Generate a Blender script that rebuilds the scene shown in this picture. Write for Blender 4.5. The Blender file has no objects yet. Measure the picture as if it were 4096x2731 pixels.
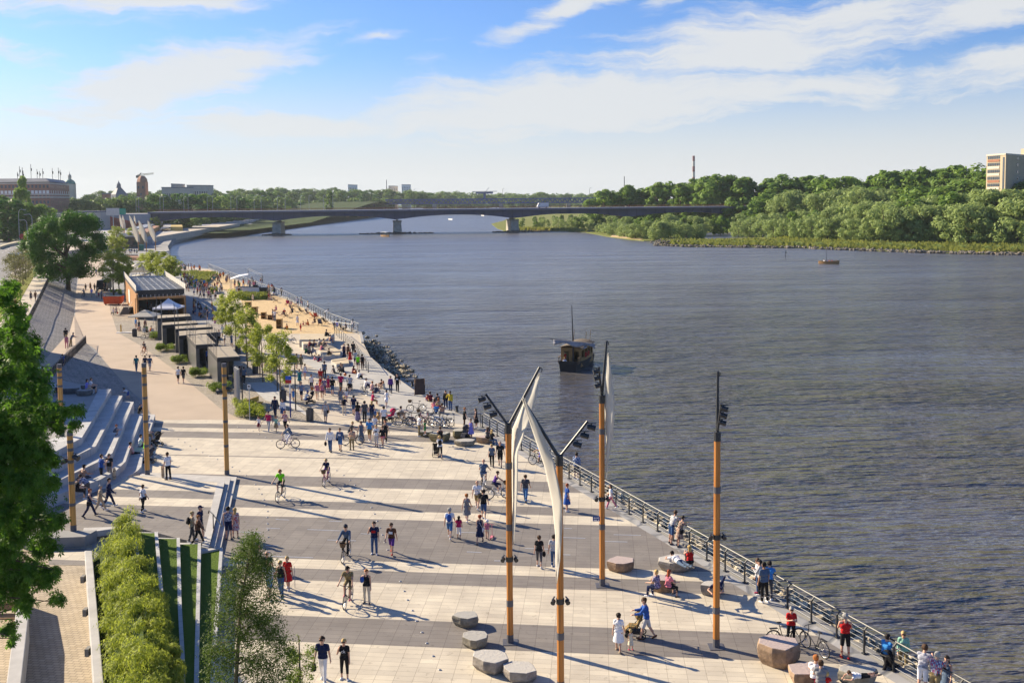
import bpy,bmesh,math,random,time
import numpy as np
from mathutils import Vector,Matrix,Quaternion
T0 = time.time()
rnd = random.Random(7)
sc = bpy.context.scene
col = sc.collection
R = math.radians
# ------------------------------------------------------------------ camera model (photo pixels -> places on the ground)
SC = 1.7415
FOC = 2300 * SC
PIT = math.atan(2300 / 34700)
ROL = .0086
PX,PY,CH = 2048.,607 * SC,18.4
_r0 = Vector((1,0,0)); _u0 = Vector((0,math.sin(PIT),math.cos(PIT))); FW = Vector((0,math.cos(PIT),-math.sin(PIT)))
UPV = _u0 * math.cos(ROL) + _r0 * math.sin(ROL)
RTV = _r0 * math.cos(ROL) - _u0 * math.sin(ROL)
CAM = Vector((0,0,CH))
def ray(x,y): return FW + RTV * ((x - PX) / FOC) - UPV * ((y - PY) / FOC)
def G(x,y,z=0.):
 d = ray(x,y); t = (z - CH) / d.z
 return Vector((d.x * t,d.y * t,z))
def D(x,y,dist):
 d = ray(x,y); t = dist / d.y
 return CAM + d * t
def proj(p):
 d = Vector(p) - CAM; k = d.dot(FW)
 return PX + d.dot(RTV) / k * FOC,PY - d.dot(UPV) / k * FOC
def ztop(P,y):
 d = math.hypot(P[0],P[1]); z = P[2]
 lo,hi = -40.,400.
 for _ in range(50):
  m = (lo + hi) / 2
  if proj((P[0],P[1],m))[1] > y: lo = m
  else: hi = m
 return lo
def Gd(x,y,z=0.): return G(x * SC,y * SC,z)
AZJ = math.radians(4.73)
cam = bpy.data.cameras.new('camera'); camo = bpy.data.objects.new('camera',cam); col.objects.link(camo)
cam.sensor_width = 36; cam.lens = 36 * 2300 / 2352; cam.shift_y = -177 / 2352
cam.clip_start = .5; cam.clip_end = 20000
M = Matrix((RTV,UPV,-FW)).transposed().to_4x4(); M.translation = CAM
camo.matrix_world = M
sc.camera = camo
sc.view_settings.view_transform = 'Standard'; sc.view_settings.look = 'None'; sc.view_settings.gamma = 1
# ------------------------------------------------------------------ materials
MATS = {}
def lin(c):
 return tuple((x / 12.92 if x <= .04045 else ((x + .055) / 1.055) ** 2.4) for x in c)
class NT:
 def __init__(s,name):
  s.m = bpy.data.materials.new(name); s.m.use_nodes = True
  s.t = s.m.node_tree; s.b = s.t.nodes['Principled BSDF']; s.out = s.t.nodes['Material Output']
 def n(s,typ,**k):
  nd = s.t.nodes.new(typ)
  for a,v in k.items():
   if a == 'ins':
    for i,w in v.items():
     if isinstance(w,bpy.types.NodeSocket): s.t.links.new(w,nd.inputs[i])
     else: nd.inputs[i].default_value = w
   else: setattr(nd,a,v)
  return nd
 def l(s,a,b): s.t.links.new(a,b)
 def math(s,op,a,b=0.,c=None):
  ins = {0: a,1: b}
  if c is not None: ins[2] = c
  return s.n('ShaderNodeMath',operation=op,ins=ins).outputs[0]
 def mix(s,f,a,b,blend='MIX'):
  nd = s.n('ShaderNodeMix',data_type='RGBA',blend_type=blend)
  for i,w in ((0,f),(6,a),(7,b)):
   if isinstance(w,bpy.types.NodeSocket): s.l(w,nd.inputs[i])
   else: nd.inputs[i].default_value = w if i == 0 else (*w[:3],1)
  return nd.outputs[2]
 def noise(s,scale,detail=4,vec=None,rough=.55):
  nd = s.n('ShaderNodeTexNoise',ins={'Scale': scale,'Detail': detail,'Roughness': rough})
  if vec is not None: s.l(vec,nd.inputs['Vector'])
  return nd.outputs['Fac']
 def ramp(s,f,stops,interp='LINEAR'):
  nd = s.n('ShaderNodeValToRGB'); r = nd.color_ramp; r.interpolation = interp
  while len(r.elements) < len(stops): r.elements.new(.5)
  for e,(p,c) in zip(r.elements,stops): e.position = p; e.color = (*c[:3],1)
  s.l(f,nd.inputs[0]); return nd.outputs[0]
 def pos(s): return s.n('ShaderNodeNewGeometry').outputs['Position']
 def objc(s): return s.n('ShaderNodeTexCoord').outputs['Object']
 def mapv(s,vec,rot=(0,0,0),scale=(1,1,1),loc=(0,0,0)):
  return s.n('ShaderNodeMapping',ins={'Vector': vec,'Rotation': rot,'Scale': scale,'Location': loc}).outputs[0]
 def bump(s,h,strength=.3,dist=.02):
  nd = s.n('ShaderNodeBump',ins={'Strength': strength,'Distance': dist,'Height': h})
  s.l(nd.outputs[0],s.b.inputs['Normal'])
 def color(s,c):
  if isinstance(c,bpy.types.NodeSocket): s.l(c,s.b.inputs['Base Color'])
  else: s.b.inputs['Base Color'].default_value = (*c[:3],1)
def mat(name,c,rough=.8,var=.15,scale=3.,metal=0.,bump=0.,spec=.3):
 """a plain surface with some uneven tone and grain of its own"""
 if name in MATS: return MATS[name]
 t = NT(name); v = t.objc()
 f = t.noise(scale,5,v)
 lo = tuple(x * (1 - var) for x in c); hi = tuple(min(1,x * (1 + var)) for x in c)
 t.color(t.ramp(f,[(.3,lo),(.7,hi)]))
 t.b.inputs['Roughness'].default_value = rough; t.b.inputs['Metallic'].default_value = metal
 t.b.inputs['Specular IOR Level'].default_value = spec
 if bump: t.bump(t.noise(scale * 6,4,v),bump,.02)
 MATS[name] = t.m
 return t.m
def leafmat(name,c1,c2,trans=.35,rough=.6):
 if name in MATS: return MATS[name]
 t = NT(name)
 g = t.n('ShaderNodeNewGeometry'); oi = t.n('ShaderNodeObjectInfo')
 f = t.math('ADD',t.math('MULTIPLY',g.outputs['Random Per Island'],.65),t.math('MULTIPLY',oi.outputs['Random'],.35))
 c = t.mix(f,c1,c2)
 t.color(c); t.b.inputs['Roughness'].default_value = rough; t.b.inputs['Specular IOR Level'].default_value = .25
 tr = t.n('ShaderNodeBsdfTranslucent'); t.l(t.mix(.5,c,tuple(min(1,x * 1.5) for x in c2)),tr.inputs[0])
 mx = t.n('ShaderNodeMixShader',ins={0: trans}); t.l(t.b.outputs[0],mx.inputs[1]); t.l(tr.outputs[0],mx.inputs[2])
 t.l(mx.outputs[0],t.out.inputs[0])
 MATS[name] = t.m
 return t.m
# ------------------------------------------------------------------ objects
def tag(o,label=None,cat=None,group=None,kind=None):
 if label: o['label'] = label
 if cat: o['category'] = cat
 if group: o['group'] = group
 if kind: o['kind'] = kind
 return o
def thing(name,label,cat,loc=(0,0,0),rz=0.,group=None):
 o = bpy.data.objects.new(name,None); col.objects.link(o)
 o.location = loc; o.rotation_euler = (0,0,rz); o.empty_display_size = .2
 return tag(o,label,cat,group)
def kids(o): return [c for c in bpy.data.objects if c.parent == o]
def copy_tree(o,loc=None,rz=None,label=None,group=None,tree=None,scale=None,parent=None):
 """a thing, its parts and their sub-parts"""
 c = o.copy(); col.objects.link(c)
 if parent: c.parent = parent
 if loc is not None: c.location = loc
 if rz is not None: c.rotation_euler = (0,0,rz)
 if scale is not None: c.scale = (scale,) * 3 if not isinstance(scale,tuple) else scale
 if label: c['label'] = label
 if group: c['group'] = group
 if not parent: c.parent = None
 for ch in o.children: copy_tree(ch,parent=c)
 return c
class MB:
 def __init__(s): s.v = []; s.f = []; s.m = []; s.k = 0
 def mi(s,k): s.k = k; return s
 def add(s,vs,fs):
  b = len(s.v); s.v.extend(tuple(v) for v in vs)
  s.f.extend(tuple(b + i for i in f) for f in fs); s.m.extend([s.k] * len(fs)); return s
 def box(s,c,d,rz=0.,M=None,taper=1.):
  x,y,z = (q / 2 for q in d); vs = []
  for sz in (-1,1):
   k = taper if sz > 0 else 1
   for sx,sy in ((-1,-1),(1,-1),(1,1),(-1,1)): vs.append(Vector((sx * x * k,sy * y * k,sz * z)))
  m = M if M is not None else Matrix.Rotation(rz,3,'Z')
  vs = [m @ v + Vector(c) for v in vs]
  return s.add(vs,[(3,2,1,0),(4,5,6,7),(0,1,5,4),(1,2,6,5),(2,3,7,6),(3,0,4,7)])
 def beam(s,a,b,w,h,up=(0,0,1)):
  a,b = Vector(a),Vector(b); d = b - a; L = d.length
  if L < 1e-6: return s
  y = d / L; x = y.cross(Vector(up))
  if x.length < 1e-4: x = Vector((1,0,0))
  x.normalize(); z = x.cross(y)
  return s.box((a + b) / 2,(w,L,h),M=Matrix((x,y,z)).transposed())
 def tube(s,pts,r,n=8,cap=True):
  pts = [Vector(p) for p in pts]
  rs = r if isinstance(r,(list,tuple)) else [r] * len(pts)
  vs = []; fs = []; x = None
  for i,p in enumerate(pts):
   d = (pts[min(i + 1,len(pts) - 1)] - pts[max(i - 1,0)])
   if d.length < 1e-9: d = Vector((0,0,1))
   d.normalize()
   if x is None:
    x = d.cross(Vector((0,0,1)) if abs(d.z) < .95 else Vector((1,0,0)))
   else: x = x - d * x.dot(d)
   x.normalize(); y = d.cross(x)
   for j in range(n):
    t = 2 * math.pi * j / n
    vs.append(p + (x * math.cos(t) + y * math.sin(t)) * rs[i])
  for i in range(len(pts) - 1):
   for j in range(n):
    k = (j + 1) % n
    fs.append((i * n + j,i * n + k,(i + 1) * n + k,(i + 1) * n + j))
  if cap: fs.append(tuple(reversed(range(n)))); fs.append(tuple(range((len(pts) - 1) * n,len(pts) * n)))
  return s.add(vs,fs)
 def lathe(s,prof,n=12,c=(0,0,0),sx=1.,sy=1.):
  vs = []; fs = []; c = Vector(c)
  for r,z in prof:
   for j in range(n):
    t = 2 * math.pi * j / n; vs.append(c + Vector((r * sx * math.cos(t),r * sy * math.sin(t),z)))
  for i in range(len(prof) - 1):
   for j in range(n):
    k = (j + 1) % n; fs.append((i * n + j,i * n + k,(i + 1) * n + k,(i + 1) * n + j))
  fs.append(tuple(reversed(range(n)))); fs.append(tuple(range((len(prof) - 1) * n,len(prof) * n)))
  return s.add(vs,fs)
 def ell(s,c,r,n=10,m=6,M=None):
  vs = []; fs = []; c = Vector(c); r = r if isinstance(r,(tuple,list)) else (r,) * 3
  for i in range(m + 1):
   a = math.pi * i / m
   for j in range(n):
    t = 2 * math.pi * j / n
    v = Vector((r[0] * math.sin(a) * math.cos(t),r[1] * math.sin(a) * math.sin(t),-r[2] * math.cos(a)))
    vs.append((M @ v if M is not None else v) + c)
  for i in range(m):
   for j in range(n):
    k = (j + 1) % n; fs.append((i * n + j,i * n + k,(i + 1) * n + k,(i + 1) * n + j))
  return s.add(vs,fs)
 def torus(s,c,R_,r,ax=(1,0,0),n=24,m=6):
  ax = Vector(ax).normalized(); u = ax.orthogonal().normalized(); w = ax.cross(u); vs = []; fs = []; c = Vector(c)
  for i in range(n):
   t = 2 * math.pi * i / n; d = u * math.cos(t) + w * math.sin(t)
   for j in range(m):
    q = 2 * math.pi * j / m; vs.append(c + d * (R_ + r * math.cos(q)) + ax * r * math.sin(q))
  for i in range(n):
   for j in range(m):
    a = ((i + 1) % n); b = (j + 1) % m
    fs.append((i * m + j,a * m + j,a * m + b,i * m + b))
  return s.add(vs,fs)
 def prism(s,poly,z0,z1):
  """poly: xy corners (ccw or cw); z0/z1 numbers or lists per corner"""
  n = len(poly)
  A = sum(poly[i][0] * poly[(i + 1) % n][1] - poly[(i + 1) % n][0] * poly[i][1] for i in range(n))
  Z0 = z0 if isinstance(z0,(list,tuple)) else [z0] * n; Z1 = z1 if isinstance(z1,(list,tuple)) else [z1] * n
  idx = list(range(n)) if A > 0 else list(reversed(range(n)))
  vs = [(poly[i][0],poly[i][1],Z0[i]) for i in idx] + [(poly[i][0],poly[i][1],Z1[i]) for i in idx]
  fs = [tuple(reversed(range(n))),tuple(range(n,2 * n))] + [(i,(i + 1) % n,n + (i + 1) % n,n + i) for i in range(n)]
  return s.add(vs,fs)
 def poly(s,pts): return s.add(pts,[tuple(range(len(pts)))])
 def grid(s,rows):
  n = len(rows[0]); vs = [p for r in rows for p in r]
  return s.add(vs,[(i * n + j,i * n + j + 1,(i + 1) * n + j + 1,(i + 1) * n + j) for i in range(len(rows) - 1) for j in range(n - 1)])
 def build(s,name,mats,parent=None,smooth=False,world=False,link=True,bevel=0.):
  me = bpy.data.meshes.new(name)
  vs = s.v
  if world and parent is not None:
   mi = (Matrix.Translation(parent.location) @ parent.rotation_euler.to_matrix().to_4x4()).inverted()
   if parent.parent is not None:
    q = parent.parent
    mi = mi @ (Matrix.Translation(q.location) @ q.rotation_euler.to_matrix().to_4x4()).inverted()
   vs = [mi @ Vector(v) for v in vs]
  me.from_pydata([tuple(v) for v in vs],[],s.f)
  mats = mats if isinstance(mats,(list,tuple)) else [mats]
  for m in mats: me.materials.append(m)
  if len(mats) > 1: me.polygons.foreach_set('material_index',s.m)
  if smooth: me.polygons.foreach_set('use_smooth',[True] * len(s.f))
  me.update()
  o = bpy.data.objects.new(name,me)
  if link: col.objects.link(o)
  if parent is not None: o.parent = parent
  if bevel:
   b = o.modifiers.new('bevel','BEVEL'); b.width = bevel; b.segments = 2; b.limit_method = 'ANGLE'
  return o
def struct(name,mb,m,smooth=False): return tag(mb.build(name,m,smooth=smooth),kind='structure')
def xy(p): return (p[0],p[1])
# ================================================================== people
PAL = {'white': (.74,.74,.76),'black': (.018,.018,.02),'navy': (.015,.022,.065),'blue': (.03,.09,.33),'sky blue': (.05,.25,.60),'grey': (.22,.22,.23),'dark grey': (.07,.07,.08),
       'red': (.48,.02,.02),'pink': (.62,.20,.26),'crimson': (.45,.02,.10),'purple': (.10,.035,.22),'violet': (.22,.22,.62),'green': (.03,.20,.06),'teal': (.02,.22,.22),'lime': (.25,.85,.02),
       'yellow': (.62,.47,.05),'orange': (.62,.16,.02),'beige': (.47,.36,.24),'khaki': (.26,.20,.10),'brown': (.11,.05,.03),'denim': (.05,.10,.22),'blue denim': (.06,.16,.36),'cream': (.66,.58,.44),'mint': (.28,.52,.40),'burgundy': (.13,.015,.03),'light grey': (.45,.45,.46),'slate': (.09,.13,.20)}
HAIRC = {'dark': (.018,.012,.010),'brown': (.06,.03,.015),'blond': (.50,.34,.13),'grey': (.33,.32,.30),'red': (.28,.06,.02),'ginger': (.38,.13,.03)}
SKIN = [mat('skin_fair',(.56,.33,.23),.6,.06,8),mat('skin_tan',(.44,.24,.15),.6,.06,8),mat('skin_brown',(.24,.125,.075),.6,.06,8)]
def cloth(c):
 k = 'cloth_' + c.replace(' ','_')
 if k in MATS: return MATS[k]
 if c in PAL: return mat(k,PAL[c],.9,.10,7,spec=.15)
 t = NT(k); P = t.objc(); t.b.inputs['Roughness'].default_value = .9
 if c == 'striped': f = t.n('ShaderNodeTexWave',bands_direction='Z',ins={'Vector': P,'Scale': 16.}).outputs['Fac']; t.color(t.mix(t.ramp(f,[(.45,(0,0,0)),(.55,(1,1,1))]),(.05,.06,.12),(.66,.66,.70)))
 elif c == 'plaid': f = t.n('ShaderNodeTexChecker',ins={'Vector': P,'Scale': 11.,'Color1': (.50,.04,.03,1),'Color2': (.60,.58,.55,1)}).outputs[0]; t.color(t.mix(t.ramp(t.n('ShaderNodeTexWave',ins={'Vector': P,'Scale': 6.}).outputs['Fac'],[(.5,(0,0,0)),(.6,(1,1,1))]),f,(.05,.13,.30)))
 elif c == 'blue plaid': f = t.n('ShaderNodeTexChecker',ins={'Vector': P,'Scale': 13.,'Color1': (.04,.08,.22,1),'Color2': (.30,.36,.48,1)}).outputs[0]; t.color(f)
 else:
  a,b = {'floral': ((.52,.52,.58),(.06,.06,.16)),'red pattern': ((.42,.05,.07),(.60,.52,.5)),'dark floral': ((.03,.04,.10),(.30,.25,.40)),'beige pattern': ((.46,.36,.27),(.16,.08,.07)),'camouflage': ((.05,.06,.02),(.30,.17,.05))}[c]
  t.color(t.ramp(t.noise(15,3,P,.6),[(.44,a),(.53,b)]))
 MATS[k] = t.m; return t.m
def hairm(c): return mat('hair_' + c,HAIRC[c],.7,.25,20,spec=.25)
DEG = math.radians
# pose: lean, hip height, (thigh fwd, out, knee bend) left/right, (arm fwd, out, elbow, inward) left/right, foot pitch
POSES = {
 'st': (2,.93,((2,3,3),(-3,4,2)),((5,8,12,5),(-2,9,15,5))),
 'sh': (2,.93,((3,3,3),(-3,4,2)),((5,8,15,0),(45,15,120,25))),
 'sc': (3,.93,((4,3,5),(-3,4,2)),((28,10,95,45),(28,10,95,45))),
 'wk': (4,.90,((24,2,6),(-17,2,18)),((-22,8,12,0),(22,8,25,5))),
 'wm': (4,.90,((-17,2,18),(24,2,6)),((22,8,25,5),(-22,8,12,0))),
 'wl': (3,.92,((13,2,8),(-10,2,10)),((-12,9,12,0),(12,9,20,5))),
 'cy': (25,.98,((40,3,30),(76,3,78)),((47,14,8,2),(47,14,8,2))),
 'si': (6,.10,((82,8,78),(78,8,84)),((32,10,45,15),(28,12,55,15))),
 'sl': (-14,.10,((75,8,60),(82,6,88)),((-28,14,5,0),(-24,16,5,0))),
 'sg': (12,.11,((122,7,112),(116,7,108)),((60,12,35,22),(55,12,45,22))),
 'ly': (80,.14,((-90,6,4),(-86,8,6)),((70,30,12,60),(66,28,14,60))),
 'ln': (26,.91,((2,4,8),(-10,4,3)),((52,10,42,20),(48,10,52,20))),
 'cr': (25,.42,((100,8,128),(88,10,120)),((50,10,35,10),(50,10,35,10))),
 'pu': (8,.91,((20,2,6),(-15,2,16)),((38,6,42,4),(38,6,42,4))),
 'bd': (58,.86,((14,5,10),(2,5,18)),((62,6,14,4),(30,6,20,4))),
 'ho': (3,.93,((3,3,3),(-3,4,2)),((5,9,15,5),(18,30,14,0))),
 'wh': (4,.90,((24,2,6),(-17,2,18)),((-8,20,10,0),(14,26,12,0))),
}
def skeleton(pose,sex,child):
 lean,hz,legs,arms = POSES[pose]; up = Vector((0,math.sin(DEG(lean)),math.cos(DEG(lean)))); fw = Vector((0,up.z,-up.y))
 H = Vector((0,-.22 if pose == 'cy' else 0,hz)); f = sex == 'f'; B = []
 if pose in ('si','sl') : H.y = 0
 sw = .163 if f else .188; hw = .095 if f else .085; N = H + up * .49; X = Vector((1,0,0))
 B.append(('pelvis',H - X * hw * .75 + up * .0,H + X * hw * .75,.118 if f else .112,.118 if f else .112))
 B.append(('torso',H - X * .055 + up * .14,H + X * .055 + up * .14,.092 if f else .108,.092 if f else .108))
 B.append(('torso',H - X * .08 + up * .31,H + X * .08 + up * .31,.102 if f else .118,.102 if f else .118))
 B.append(('torso',H + up * .03,N - up * .1,.10,.105))
 if f and not child: B.append(('torso',H - X * .07 + up * .31 + fw * .065,H + X * .07 + up * .31 + fw * .065,.06,.06))
 B.append(('shoulder',N - up * .055 - X * (sw - .03),N - up * .055 + X * (sw - .03),.058,.058))
 hu = (up + Vector((0,0,1.4))).normalized() if lean < 60 else (up + Vector((0,0,1.))).normalized(); hf = Vector((0,hu.z,-hu.y)); ks = 1.32 if child else 1.
 hc = N + hu * (.165 * (1.1 if child else 1)) + hf * .02
 B.append(('neck',N - up * .05,hc - hu * .03,.060 if f else .068,.052))
 B.append(('head',hc + hu * .035 - hf * .012,hc - hu * .02 + hf * .008,.092 * ks,.082 * ks)); B.append(('head',hc - hu * .055 * ks + hf * .035 * ks,hc - hu * .075 * ks + hf * .05 * ks,.056 * ks,.04 * ks))
 B.append(('face',hc + hu * .012 + hf * .092 * ks,hc - hu * .018 + hf * .100 * ks,.012,.017))
 for s in (-1,1): B.append(('face',hc + X * s * .088 * ks - hu * .015,hc + X * s * .09 * ks + hu * .02 - hf * .01,.016,.018))
 hands = []; feet = []
 for s,(a,o,e,inn) in zip((-1,1),arms):
  S = N - up * .06 + X * s * sw; a,o,e,inn = map(DEG,(a,o,e,inn))
  d = Vector((s * math.sin(o),math.cos(o) * math.sin(a),-math.cos(o) * math.cos(a))); E_ = S + d * .29
  a2 = a + e; d2 = Vector((s * math.sin(o - inn * 1.3),math.cos(o) * math.sin(a2),-math.cos(o) * math.cos(a2))).normalized(); W = E_ + d2 * .255
  B.append(('uarm',S,E_,.054 if not f else .046,.041 if not f else .036)); B.append(('farm',E_,W,.041 if not f else .036,.027))
  side = d2.cross(Vector((0,0,1)) if abs(d2.z) < .8 else Vector((0,1,0))).normalized(); nrm = side.cross(d2)
  if abs(d2.z) >= .8: side,nrm = Vector((0,1,0)) - d2 * d2.y,Vector((s,0,0)); side.normalize()
  B.append(('hand',W,W + d2 * .075,.026,.030));
  for q in (-1,1): B.append(('hand',W + d2 * .02 + side * .014 * q,W + d2 * .082 + side * .024 * q,.018,.017))
  for j,L in enumerate((.062,.074,.070,.055)):
   k0 = W + d2 * .085 + side * (.030 - .020 * j); k1 = k0 + d2 * L * .55 - nrm * .008; k2 = k1 + d2 * L * .40 - nrm * .026; B.append(('hand',k0,k1,.0105,.010)); B.append(('hand',k1,k2,.010,.0085))
  t0 = W + d2 * .03 + side * .026; B.append(('hand',t0,t0 + d2 * .035 + side * .028 - nrm * .006,.013,.011)); B.append(('hand',t0 + d2 * .035 + side * .028 - nrm * .006,t0 + d2 * .065 + side * .026 - nrm * .016,.011,.009))
  hands.append(W + d2 * .07)
 for s,(a,o,k) in zip((-1,1),legs):
  P = H + X * s * hw - up * .02; a,o,k = DEG(a),DEG(o),DEG(k)
  d = Vector((s * math.sin(o),math.cos(o) * math.sin(a),-math.cos(o) * math.cos(a))); K = P + d * .43; b = a - k
  d2 = Vector((s * math.sin(o) * .4,math.sin(b),-math.cos(b))).normalized(); A = K + d2 * .405
  B.append(('thigh',P,K,.090 if f else .086,.058)); B.append(('shin',K,A,.056,.036)); B.append(('shin',K + d2 * .06 - Vector((0,math.cos(b),math.sin(b))) * .018,K + d2 * .2 - Vector((0,math.cos(b),math.sin(b))) * .016,.045,.043))
  tf = Vector((0,math.cos(b),math.sin(b))) if pose != 'ly' else d2
  if pose in ('st','sh','sc','ho','cr','sg','si','ln','bd'): tf = Vector((s * .18,1,-.06))
  tf = tf.normalized(); B.append(('foot',A + d2 * .035 - tf * .045,A + d2 * .045 + tf * .13,.036,.030)); B.append(('foot',A,A + d2 * .04,.036,.036))
  feet.append(A)
 return B,dict(H=H,up=up,fw=fw,N=N,hc=hc,hu=hu,hf=hf,hands=hands,feet=feet,ks=ks)
def capsule(m,p0,p1,r0,r1,n=10):
 d = p1 - p0; L = d.length; d = d / L if L > 1e-6 else Vector((0,0,1)); pts = []; rs = []
 for a in (85,55,25): pts.append(p0 - d * r0 * math.sin(DEG(a))); rs.append(r0 * math.cos(DEG(a)))
 pts += [p0,p1]; rs += [r0,r1]
 for a in (25,55,85): pts.append(p1 + d * r1 * math.sin(DEG(a))); rs.append(r1 * math.cos(DEG(a)))
 # straight chain: keep one frame
 x = d.orthogonal().normalized(); y = d.cross(x); vs = []; fs = []
 for p,r in zip(pts,rs):
  for j in range(n): t = 6.28318 * j / n; vs.append(p + (x * math.cos(t) + y * math.sin(t)) * r)
 for i in range(len(pts) - 1):
  for j in range(n): k = (j + 1) % n; fs.append((i * n + j,i * n + k,(i + 1) * n + k,(i + 1) * n + j))
 fs.append(tuple(reversed(range(n)))); fs.append(tuple(range((len(pts) - 1) * n,len(pts) * n))); m.add(vs,fs)
BODY = {}
def body(pose,sex,child,lq,longhair=False):
 key = (pose,sex,child,lq,longhair)
 if key in BODY: return BODY[key]
 B,fr = skeleton(pose,sex,child)
 if lq: B = [b for b in B if not (b[0] == 'hand' and b[3] < .016)]
 if longhair and lq: B.append(('mane',fr['hc'] - fr['hf'] * .06,fr['hc'] - fr['hf'] * .085 - Vector((0,0,.26)),.075,.06))
 m = MB()
 for _n,a,b,r0,r1 in B: capsule(m,a,b,r0,r1,8 if lq else 10)
 o = m.build('tmp_body',mat('plain',(.5,.5,.5)))
 md = o.modifiers.new('r','REMESH'); md.mode = 'VOXEL'; md.voxel_size = .021 if lq else .0105; md.use_smooth_shade = True
 sm = o.modifiers.new('s','SMOOTH'); sm.factor = .5; sm.iterations = 2 if lq else 4
 dg = bpy.context.evaluated_depsgraph_get(); ev = o.evaluated_get(dg); me = ev.to_mesh(); n = len(me.vertices)
 V = np.empty(n * 3,np.float32); me.vertices.foreach_get('co',V); V = V.reshape(-1,3); Nn = np.empty(n * 3,np.float32); me.vertices.foreach_get('normal',Nn); Nn = Nn.reshape(-1,3)
 nf = len(me.polygons); F = np.empty(len(me.loops),np.int32); me.loops.foreach_get('vertex_index',F); F = F.reshape(-1,4)
 ev.to_mesh_clear(); mm = o.data; bpy.data.objects.remove(o); bpy.data.meshes.remove(mm)
 best = np.full(n,9.); bi = np.zeros(n,np.int32); bt = np.zeros(n)
 for i,(_n,a,b,r0,r1) in enumerate(B):
  a = np.array(a); d = np.array(b) - a; L2 = max(1e-9,d @ d); t = np.clip(((V - a) @ d) / L2,0,1); dist = np.linalg.norm(V - a - t[:,None] * d,axis=1) - (r0 + (r1 - r0) * t)
  w_ = dist < best; best[w_] = dist[w_]; bi[w_] = i; bt[w_] = t[w_]
 nm = np.array([b[0] for b in B])[bi]
 BODY[key] = (V,Nn,F,nm,bt,fr); return BODY[key]
def masks(V,nm,bt,fr):
 H,up = np.array(fr['H']),np.array(fr['up']); h = (V - H) @ up; hl = V - np.array(fr['hc']); hz = hl @ np.array(fr['hu']); hy = hl @ np.array(fr['hf'])
 tor = np.isin(nm,('torso','pelvis','shoulder')); U,Fa,Th,Sh = nm == 'uarm',nm == 'farm',nm == 'thigh',nm == 'shin'; k = fr['ks']
 M = {'t': (tor & (h > -.03)) | (U & (bt < .62)),'k': (tor & (h > -.03) & (h < .44) & ~((nm == 'shoulder') & (np.abs(V[:,0]) > .11))) | (tor & (h >= .44) & (np.abs(V[:,0]) > .05) & (np.abs(V[:,0]) < .11)),'l': (tor & (h > -.05)) | U | (Fa & (bt < .93)),
         'j': (tor & (h < .05)) | Th | (Sh & (bt < .95)),'s': (tor & (h < .05)) | (Th & (bt < .98)),'h': (tor & (h < .05)) | (Th & (bt < .42)),'p': (tor & (h < .05)) | Th | (Sh & (bt < .55)),
         'shoe': (nm == 'foot') | (Sh & (bt > .985)),'hair': (nm == 'head') & (((hz > .045 * k) & (hy < .075 * k)) | ((hy < -.005) & (hz > -.075 * k)) | (hz > .075 * k)),'mane': nm == 'mane'}
 return M
def mk_mesh(name,V,F,smooth=True,nm=1):
 me = bpy.data.meshes.new(name); me.vertices.add(len(V)); me.vertices.foreach_set('co',np.ascontiguousarray(V,np.float32).ravel()); me.loops.add(len(F) * 4); me.polygons.add(len(F))
 me.loops.foreach_set('vertex_index',np.ascontiguousarray(F,np.int32).ravel()); me.polygons.foreach_set('loop_start',np.arange(0,len(F) * 4,4,dtype=np.int32))
 for i in range(nm): me.materials.append(None)
 me.update(calc_edges=True)
 if smooth: me.polygons.foreach_set('use_smooth',[True] * len(F))
 return me
PIECE = {}
OFFS = {'t': .016,'k': .012,'l': .017,'j': .011,'s': .016,'h': .012,'p': .008,'shoe': .010,'hair': .020}
def skirt_mb(fr,hem,rx,ry,top_h=.12):
 H,up = fr['H'],fr['up']; m = MB(); n = 16; rows = []
 for t in (0,.25,.6,1.):
  c = H + up * top_h * (1 - t) + Vector((0,0,-hem)) * t; a = .125 + (rx - .125) * t ** .8; b = .105 + (ry - .105) * t ** .8
  rows.append([(c.x + a * (1 + .05 * math.sin(5 * q) * t) * math.cos(q),c.y + b * (1 + .05 * math.sin(4 * q) * t) * math.sin(q),c.z) for q in [6.28318 * j / n for j in range(n)]] )
  rows[-1].append(rows[-1][0])
 m.grid(rows); return m
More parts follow.
